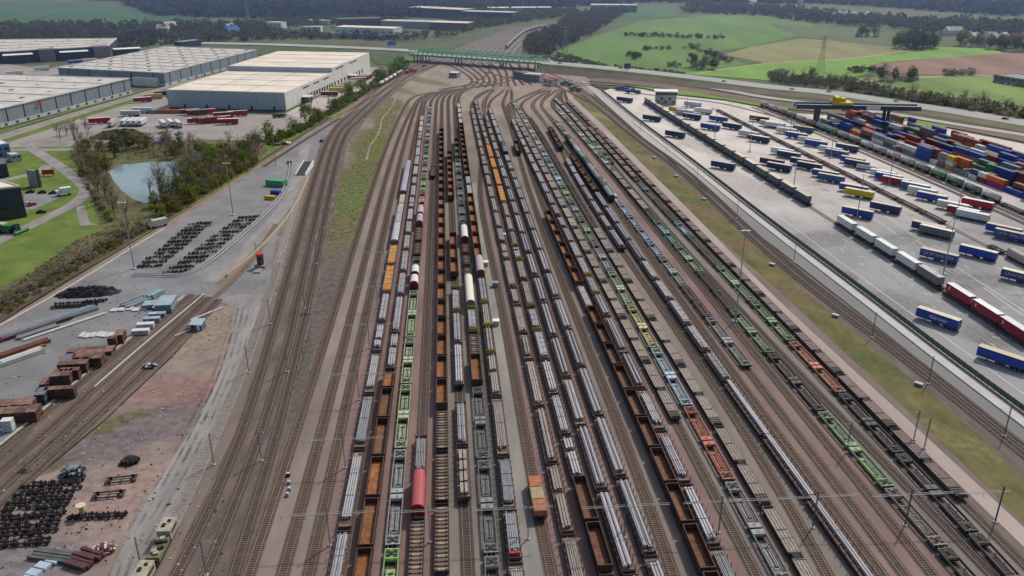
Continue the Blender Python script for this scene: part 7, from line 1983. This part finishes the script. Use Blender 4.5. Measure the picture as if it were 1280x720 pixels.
# trains behind
tcol = ['white', 'white', 'white', 'white']
U = PX([(470, 114), (487, 104), (503, 94.5), (520, 85), (530, 79)], 8)
for i in range(4):
    p, e, _ = along(U, 30 + 15 * i); place('tank_wagon', tank_wagon('white'), f'white wagon in the short train beside the hedge, {nth(i + 1)} from its near end', 'wagon', 'short train beside the hedge', (p[0] - 3.5, p[1], .25), math.atan2(e[1], e[0]) - math.pi / 2)
p, e, _ = along(U, 95); place('covered_wagon', [(q[0], q[1]) for q in proto('C', 'lil', 20.0, True)], 'red-fronted wagon leading the short train beside the hedge', 'wagon', None, (p[0] - 3.5, p[1], .25), math.atan2(e[1], e[0]) - math.pi / 2)
loco(513.5, 88.5, (.42, .08, .06), 'red locomotive at the far end of the short train', 58, 18)
loco(707.5, 104, (.25, .29, .25), 'grey-green rail vehicle near the signal building, farther one', -38); loco(719, 110.5, (.25, .29, .25), 'grey-green rail vehicle near the signal building, nearer one', -45)
FT = PX([(633, 61), (644, 50), (656, 41), (672, 36), (690, 33)], 10)
s = 0; i = 0; tot = along(FT, 0)[2]
while s < tot - 22 and i < 22:
    p, e, _ = along(FT, s + 11); place('covered_wagon', proto('C', 'gry', 20.5, False), f'pale coach of the long train on the distant curve, {nth(i + 1)} from the bridge', 'wagon', 'long train on the distant curve', (p[0], p[1], .2), math.atan2(e[1], e[0]) - math.pi / 2)
    s += 21.5; i += 1

# ================================================================== TREES
def leaf_mat(key, c, c2):
    return mat('leaf_' + key, c, .8, .35, .35, .18, c2=c2, leaf=True)
LEAFS = dict(green=leaf_mat('green', (.09, .14, .025), (.22, .28, .05)), dark=leaf_mat('dark', (.05, .07, .03), (.11, .14, .05)), bare=leaf_mat('bare', (.19, .16, .125), (.32, .27, .20)), olive=leaf_mat('olive', (.12, .115, .04), (.24, .21, .07)), pale=leaf_mat('pale', (.26, .23, .18), (.46, .42, .34)))
BARK = mat('bark', (.12, .10, .085), .9, .3, 1)
def crown_mesh(kind, seed, w, h, z0, n, size):
    r = np.random.default_rng(seed)
    nc = max(10, n // 14)
    # clumps spread through an uneven crown volume
    ph = r.uniform(0, 6.28, 3)
    c = r.normal(size=(nc, 3)); c /= np.linalg.norm(c, axis=1)[:, None]
    rad = r.uniform(.35, 1.0, nc) ** .5
    lump = 1 + .25 * np.sin(2 * np.arctan2(c[:, 1], c[:, 0]) + ph[0]) + .18 * np.sin(3 * np.arctan2(c[:, 1], c[:, 0]) + ph[1])
    c = c * rad[:, None] * lump[:, None]
    c[:, 0] *= w / 2; c[:, 1] *= w / 2; c[:, 2] = z0 + (c[:, 2] * .5 + .5) * h
    k = r.integers(0, nc, n)
    p = c[k] + r.normal(scale=(w * .085, w * .085, h * .07), size=(n, 3))
    p[:, 2] = np.maximum(p[:, 2], .2)
    u = r.normal(size=(n, 3)); u /= np.linalg.norm(u, axis=1)[:, None]
    v = np.cross(u, r.normal(size=(n, 3))); v /= np.linalg.norm(v, axis=1)[:, None]
    s = size * r.uniform(.5, 1.2, (n, 1))
    V = np.stack([p + u * s, p + v * s * .7, p - u * s, p - v * s * .7], axis=1).reshape(-1, 3)
    b = MB(); b.add([tuple(q) for q in V], [(4 * i, 4 * i + 1, 4 * i + 2, 4 * i + 3) for i in range(n)], LEAFS[kind])
    return b.mesh('crown')
def trunk_mesh(seed, h, r0, limbs, twigs=0, spread=.5):
    r = random.Random(seed); b = MB()
    b.tube((0, 0, 0), (0, 0, h * .62), r0, BARK, 7, r0 * .5, False)
    for k in range(limbs):
        a = r.uniform(0, 6.28); z = h * r.uniform(.25, .6); L = h * r.uniform(.25, .45)
        e = (math.cos(a) * L * spread, math.sin(a) * L * spread, z + L)
        b.tube((0, 0, z), e, r0 * .4, BARK, 5, r0 * .1, False)
        for q in range(twigs):
            t = r.uniform(.3, 1); s0 = tuple(e[i] * t + (0, 0, z)[i] * (1 - t) for i in range(3)); a2 = a + r.uniform(-1.3, 1.3); L2 = L * r.uniform(.2, .45)
            b.tube(s0, (s0[0] + math.cos(a2) * L2 * .7, s0[1] + math.sin(a2) * L2 * .7, s0[2] + L2 * r.uniform(.4, 1)), r0 * .13, BARK, 3, r0 * .05, False)
    return b.mesh('trunk')
TREES = {}
for kind in ('green', 'dark', 'olive', 'bare', 'pale'):
    TREES[kind] = [[('trunk', trunk_mesh(s + 31, 9, .22, 6, 3)), ('crown', crown_mesh(kind, s, 7, 7.2, 2.2, 900 if kind != 'bare' else 520, .40 if kind != 'bare' else .22))] for s in range(3)]
TREES['twiggy'] = [[('trunk', trunk_mesh(s + 61, 13, .22, 11, 9, .42)), ('crown', crown_mesh('bare', s + 5, 5, 8, 5, 170, .22))] for s in range(3)]
for kind, lk in (('bush', 'green'), ('dbush', 'dark'), ('obush', 'olive'), ('pbush', 'pale'), ('bbush', 'bare')):
    TREES[kind] = [[('trunk', trunk_mesh(s + 91, 2.2, .09, 4, 1)), ('crown', crown_mesh(lk, s + 40, 4.4, 3.2, .1, 420, .34))] for s in range(3)]
rt = random.Random(21)
def tree(x, y, kind, sc, label, group, z=-.05, cat=None):
    o = place('tree' if 'bush' not in kind else 'bush', rt.choice(TREES[kind]), label, cat or ('tree' if 'bush' not in kind else 'bush'), group, (x, y, z), rt.uniform(0, 6.28), (sc * rt.uniform(.85, 1.15), sc * rt.uniform(.85, 1.15), sc * rt.uniform(.85, 1.2)))
    return o
def inside(p, poly):
    c = False; n = len(poly)
    for i in range(n):
        (x0, y0), (x1, y1) = poly[i], poly[(i + 1) % n]
        if (y0 > p[1]) != (y1 > p[1]) and p[0] < (x1 - x0) * (p[1] - y0) / (y1 - y0) + x0: c = not c
    return c
def scatter(poly, n, gap):
    P = [G(*p) for p in poly]; xs = [p[0] for p in P]; ys = [p[1] for p in P]
    out = []
    for _ in range(n * 40):
        p = (rt.uniform(min(xs), max(xs)), rt.uniform(min(ys), max(ys)))
        if inside(p, P) and all((p[0] - q[0]) ** 2 + (p[1] - q[1]) ** 2 > gap * gap for q in out):
            out.append(p)
            if len(out) >= n: break
    return out
def grove(poly, n, gap, kinds, sc, label, group):
    for p in scatter(poly, n, gap): tree(p[0], p[1], rt.choice(kinds), sc * rt.uniform(.75, 1.25), label, group)
grove([(84, 188), (122, 182), (132, 206), (150, 258), (162, 286), (128, 282), (114, 252), (100, 216)], 36, 4.2, ['bare', 'twiggy', 'olive', 'twiggy'], .9, 'bare brownish tree in the thicket between the lawns and the pond', 'trees west of the pond')
grove([(118, 178), (250, 174), (256, 194), (200, 200), (150, 203), (132, 204)], 30, 4.5, ['dark', 'twiggy', 'olive', 'bare'], .85, 'dark tree in the belt on the far bank of the pond', 'trees on the far bank')
grove([(246, 194), (326, 180), (322, 198), (245, 246), (196, 266), (184, 262), (226, 238)], 74, 3.3, ['green', 'twiggy', 'bare', 'bare', 'olive', 'twiggy'], .85, 'green or brownish tree between the pond and the single track', 'trees east of the pond')
grove([(184, 248), (238, 226), (244, 232), (192, 256)], 13, 3.5, ['twiggy'], 1.15, 'tall leafless tree standing in front of the pond', 'leafless trees before the pond')
grove([(196, 268), (250, 240), (300, 212), (322, 200), (322, 204), (250, 246), (198, 276)], 32, 3.2, ['bush', 'obush'], 1.1, 'low olive bush along the edge of the single track', 'bushes along the single track')
grove([(332, 176), (395, 148), (440, 120), (500, 86), (512, 84), (450, 122), (402, 152), (338, 184)], 95, 3.4, ['bush', 'bush', 'obush', 'green'], 1.05, 'green bush in the hedge between the warehouse yard and the railway', 'hedge bushes')
grove([(0, 380), (60, 345), (130, 305), (180, 280), (192, 282), (130, 318), (60, 360), (0, 398)], 50, 3.0, ['bbush', 'obush', 'bbush'], .65, 'low scrubby bush on the bank above the single track', 'scrub on the bank')
grove([(98, 216), (112, 240), (124, 262), (136, 280), (140, 279), (128, 262), (115, 240), (102, 214)], 20, 2.2, ['obush', 'bush'], .5, 'small rounded bush in the line between lawn and thicket', 'bushes lining the lawn')
grove([(60, 172), (110, 164), (120, 176), (70, 182)], 9, 5, ['bare', 'twiggy'], .9, 'bare tree in the group below the grey warehouse', 'bare trees by the road')
grove([(380, 138), (392, 134), (395, 146), (384, 150)], 5, 4, ['bare', 'bbush'], 1.0, 'grey leafless shrub at the warehouse yard corner', 'shrubs at the yard corner')
grove([(344, 146), (356, 145), (356, 147), (344, 148)], 5, 2.4, ['dbush'], .7, 'clipped dark hedge bush at the corner of the white warehouse', 'clipped bushes')
grove([(962, 96), (1060, 101), (1120, 116), (1290, 140), (1290, 156), (1160, 133), (1060, 116), (962, 105)], 34, 7.5, ['bare', 'twiggy', 'olive', 'bare', 'bbush'], .95, 'brown leafless tree in the belt behind the motorway', 'trees behind the motorway')
grove([(1060, 112), (1200, 132), (1290, 146), (1290, 153), (1200, 138), (1060, 115)], 50, 4.2, ['bbush', 'dbush', 'bbush'], 1.2, 'dark scrub tree at the foot of the belt behind the motorway', 'scrub behind the motorway')
grove([(778, 46), (905, 49), (910, 46), (780, 43)], 34, 7, ['pbush', 'dbush', 'obush', 'bbush'], 1.35, 'bush in the long hedgerow across the green field', 'hedgerow bushes')
grove([(806, 63), (842, 62), (842, 61), (806, 61)], 8, 6, ['bbush', 'dbush'], 1.3, 'bush in the short hedge in the green field', 'short hedge bushes')
grove([(852, 60), (870, 58), (914, 74), (920, 79), (908, 79), (880, 68)], 22, 6, ['pbush', 'bbush', 'dbush'], 1.3, 'bush in the hedgerow by the field corner', 'field corner hedge')
grove([(858, 84), (890, 80), (893, 87), (862, 89)], 14, 5, ['bare', 'dark', 'olive'], 1.15, 'tree of the round copse beside the motorway', 'copse beside the motorway')
grove([(836, 82), (852, 80), (852, 84), (836, 85)], 5, 4, ['bbush', 'pbush'], 1.2, 'small bush left of the round copse', 'bushes by the copse')
grove([(786, 70), (800, 70), (800, 74), (786, 75)], 5, 5, ['dbush'], 1.4, 'bush of the small clump in the green field', 'small field clump')
grove([(1100, 98), (1145, 97), (1145, 103), (1100, 104)], 14, 4.5, ['pbush', 'dark', 'pbush'], 1.2, 'pale flowering bush beside the farm track', 'flowering bushes')
grove([(1060, 88), (1100, 88), (1100, 91), (1060, 91)], 12, 4.5, ['dbush', 'bbush'], 1.3, 'bush of the field hedge below the ploughed field', 'field hedge bushes')
grove([(1182, 92), (1215, 91), (1215, 94), (1182, 95)], 14, 4, ['pbush'], 1.4, 'white flowering bush at the edge of the ploughed field', 'white flowering bushes')
grove([(960, 92), (985, 90), (985, 94), (960, 96)], 8, 5, ['pbush'], 1.2, 'whitish bush beside the farm track by the motorway', 'whitish bushes')
grove([(1143, 58), (1168, 57), (1168, 62), (1143, 63)], 16, 5, ['dark'], 1.5, 'dark conifer-like tree of the dense square copse', 'dense square copse')
grove([(1114, 54), (1143, 52), (1143, 62), (1114, 60)], 14, 6, ['olive', 'green', 'dark'], 1.5, 'lighter tree beside the dense square copse', 'lighter copse trees')
grove([(1198, 58), (1290, 66), (1290, 58), (1260, 58), (1200, 52)], 34, 7, ['olive', 'bare', 'dark', 'pale'], 1.4, 'tree in front of the far village', 'trees before the village')
grove([(1072, 43), (1100, 45), (1100, 47), (1072, 46)], 8, 6, ['pbush', 'olive'], 1.5, 'pale bush on the far field boundary', 'field boundary bushes')

# masses of distant woodland that nobody could count
def woodland(name, polys, step, hgt, c, c2, seed, keep=1.0, cards=34, size=None):
    r = np.random.default_rng(seed)
    pts = []
    for poly in polys:
        P = [G(*p) if abs(p[1]) < 900 else p for p in poly]
        xs = [p[0] for p in P]; ys = [p[1] for p in P]
        for x in np.arange(min(xs), max(xs), step):
            for y in np.arange(min(ys), max(ys), step):
                q = (x + r.uniform(-.5, .5) * step, y + r.uniform(-.5, .5) * step)
                if r.uniform() < keep and inside(q, P): pts.append(q)
    pts = np.array(pts); n = len(pts)
    hz = hgt * r.uniform(.5, 1.3, n); wd = step * r.uniform(.4, .75, n)
    k = np.repeat(np.arange(n), cards); N = len(k)
    d = r.normal(size=(N, 3)); d /= np.linalg.norm(d, axis=1)[:, None]; d *= (r.uniform(.25, 1, N) ** .5)[:, None]
    p = np.stack([pts[k, 0] + d[:, 0] * wd[k], pts[k, 1] + d[:, 1] * wd[k], hz[k] * (.52 + .5 * d[:, 2])], 1)
    u = r.normal(size=(N, 3)); u /= np.linalg.norm(u, axis=1)[:, None]
    v = np.cross(u, r.normal(size=(N, 3))); v /= np.linalg.norm(v, axis=1)[:, None]
    s = ((size or step * .16) * r.uniform(.5, 1.3, N))[:, None]
    V = np.stack([p + u * s, p + v * s * .75, p - u * s, p - v * s * .75], axis=1).reshape(-1, 3).astype(np.float32)
    me = bpy.data.meshes.new(name)
    me.vertices.add(len(V)); me.vertices.foreach_set('co', V.ravel())
    me.loops.add(4 * N); me.loops.foreach_set('vertex_index', np.arange(4 * N, dtype=np.int32))
    me.polygons.add(N); me.polygons.foreach_set('loop_start', np.arange(0, 4 * N, 4, dtype=np.int32)); me.polygons.foreach_set('loop_total', np.full(N, 4, dtype=np.int32))
    me.update(); me.materials.append(mat('wood_%d' % seed, c, .95, .4, .03, world=True, c2=c2, detail=8, leaf=True))
    return tag(link(name, me), kind='stuff')
FARC, FARC2 = (.036, .048, .062), (.058, .07, .082)  # bluish leaf tones: distance haze painted into the forest colour
woodland('forest', [[(-2600, 1720), (-1250, 2150), (-900, 2000), (-650, 1560), (-380, 1480), (-200, 1500), (0, 1700), (300, 1950), (700, 1900), (900, 1540), (1250, 1480), (1700, 1500), (2600, 1600), (3000, 3300), (-3200, 3300)]], 17, 15, FARC, FARC2, 1, 1.0, 22, 4.6)
woodland('woodland', [[(-60, 56), (-60, 33), (120, 33), (260, 32), (330, 30), (335, 52), (250, 52), (130, 55)]], 11, 10, (.06, .062, .045), (.125, .115, .085), 2, .8)
woodland('woodland', [[(654, 66), (662, 50), (690, 38), (715, 20), (760, 16), (790, 12), (770, 24), (735, 46), (705, 60), (684, 74), (668, 72)]], 9, 11, (.055, .06, .045), (.12, .11, .08), 3, .85)
woodland('woodland', [[(335, 50), (420, 49), (500, 52), (560, 46), (586, 40), (600, 34), (575, 42), (490, 49), (416, 46), (330, 40)], [(330, 28), (420, 22), (510, 27), (510, 33), (420, 30), (330, 36)], [(585, 38), (660, 27), (720, 20), (720, 15), (600, 15), (560, 30)]], 10, 9, (.055, .065, .045), (.12, .125, .08), 4, .75)
woodland('woodland', [[(850, 16), (960, 20), (1000, 27), (1090, 34), (1200, 44), (1290, 46), (1290, 30), (1100, 24), (960, 10), (860, 6)]], 14, 11, (.05, .06, .055), (.10, .11, .085), 5, .7)
woodland('scrub', [[(684, 74), (700, 68), (760, 84), (820, 88), (860, 92), (860, 94), (800, 90), (740, 84), (690, 79)]], 6, 3.2, (.07, .08, .03), (.17, .17, .09), 6, .8)
woodland('thicket', [[(962, 95), (1060, 100), (1120, 115), (1290, 139), (1290, 153), (1160, 131), (1060, 114), (962, 103)]], 4.5, 5, (.09, .08, .055), (.17, .15, .10), 8, .8)
woodland('scrub', [[(60, 68), (140, 58), (230, 52), (230, 54), (140, 62), (60, 72)]], 9, 6, (.045, .055, .025), (.10, .10, .05), 7, .7)

woodland('undergrowth', [[(332, 177), (395, 149), (440, 121), (500, 87), (511, 85), (450, 123), (402, 153), (338, 185)]], 1.9, 2.0, (.07, .11, .025), (.17, .23, .05), 9, .8, 16, .34)
woodland('undergrowth', [[(246, 196), (326, 182), (321, 202), (245, 246), (196, 268), (186, 262), (228, 238)], [(86, 190), (120, 184), (130, 206), (148, 258), (160, 284), (130, 280), (114, 250), (100, 218)], [(120, 179), (250, 175), (254, 192), (200, 199), (150, 202)]], 2.6, 1.7, (.085, .085, .035), (.19, .18, .085), 10, .65, 14, .32)
woodland('undergrowth', [[(0, 384), (60, 348), (130, 307), (190, 282), (320, 203), (322, 206), (190, 287), (130, 316), (60, 358), (0, 397)]], 1.7, 1.0, (.08, .08, .04), (.17, .16, .085), 11, .7, 12, .24)
# ------------------------------------------------------------------ weeds and grass tufts along the edges
def tufts(name, areas, kinds, seed):
    r = np.random.default_rng(seed); b = MB()
    for poly, n, sz in areas:
        P = [G(*p) for p in poly]; xs = [p[0] for p in P]; ys = [p[1] for p in P]; k = 0; t = 0
        while k < n and t < n * 30:
            t += 1
            p = (r.uniform(min(xs), max(xs)), r.uniform(min(ys), max(ys)))
            if not inside(p, P): continue
            k += 1; m = kinds[int(r.integers(len(kinds)))]
            for q in range(3):
                a = r.uniform(0, 6.28); s = sz * r.uniform(.5, 1.3); ox, oy = r.normal(scale=sz * .6, size=2)
                b.add([(p[0] + ox - math.cos(a) * s, p[1] + oy - math.sin(a) * s, 0), (p[0] + ox + math.cos(a) * s, p[1] + oy + math.sin(a) * s, 0), (p[0] + ox + math.cos(a) * s * .7 + s * .4, p[1] + oy + math.sin(a) * s * .7, s * 1.1), (p[0] + ox - math.cos(a) * s * .7 + s * .4, p[1] + oy - math.sin(a) * s * .7, s * 1.0)], [(0, 1, 2, 3)], m)
    tag(link(name, b.mesh(name)), kind='stuff')
tufts('grass', [([(470, 150), (500, 118), (505, 122), (482, 178), (465, 240), (452, 290), (412, 302), (400, 292), (420, 230), (445, 190)], 1100, .22),
                ([(0, 392), (60, 355), (190, 280), (320, 202), (325, 186), (240, 215), (165, 272), (95, 300), (0, 365)], 1500, .3),
                ([(20, 580), (90, 530), (140, 510), (100, 545), (40, 600)], 160, .16), ([(372, 440), (392, 400), (385, 430), (360, 520)], 100, .16)],
      [LEAFS['olive'], LEAFS['green'], LEAFS['olive']], 4)
# ------------------------------------------------------------------ haze over the far country
hm = bpy.data.materials.new('haze'); hm.use_nodes = True
hn = hm.node_tree; hn.nodes.remove(hn.nodes['Principled BSDF'])
vs_ = hn.nodes.new('ShaderNodeVolumeScatter'); vs_.inputs['Color'].default_value = (.42, .6, 1.0, 1); vs_.inputs['Density'].default_value = HAZE_D; vs_.inputs['Anisotropy'].default_value = .2
hn.links.new(vs_.outputs['Volume'], hn.nodes['Material Output'].inputs['Volume'])
if HAZE_D > 0:
    b = MB(); b.box(-4600, 4600, 520, 4500, -3, 160, hm)
    tag(link('haze', b.mesh('haze')), kind='stuff')
# ------------------------------------------------------------------ daylight
SUN_EL, SUN_AZ = R(48), R(38)      # azimuth clockwise from the viewing direction (+Y)
w = bpy.data.worlds.new('World')
scene.world = w
w.use_nodes = True
wn = w.node_tree
sky = wn.nodes.new('ShaderNodeTexSky')
sky.sky_type = 'NISHITA'
sky.sun_disc = False
sky.sun_elevation = SUN_EL
sky.sun_rotation = SUN_AZ
sky.air_density = 1.3
sky.dust_density = 3.0
bg = wn.nodes['Background']
wn.links.new(sky.outputs['Color'], bg.inputs['Color'])
bg.inputs['Strength'].default_value = 0.112
sl = bpy.data.lights.new('sun', 'SUN')
sl.energy = 2.65
sl.angle = R(2.5)
sl.color = (1.0, .95, .88)
so = bpy.data.objects.new('sun', sl)
COL.objects.link(so)
so.rotation_euler = (R(90) - SUN_EL, 0, -SUN_AZ + R(180))
so.location = (0, 0, 300)
scene.view_settings.view_transform = 'Standard'
scene.view_settings.look = 'None'
scene.view_settings.exposure = 0
scene.view_settings.gamma = 1
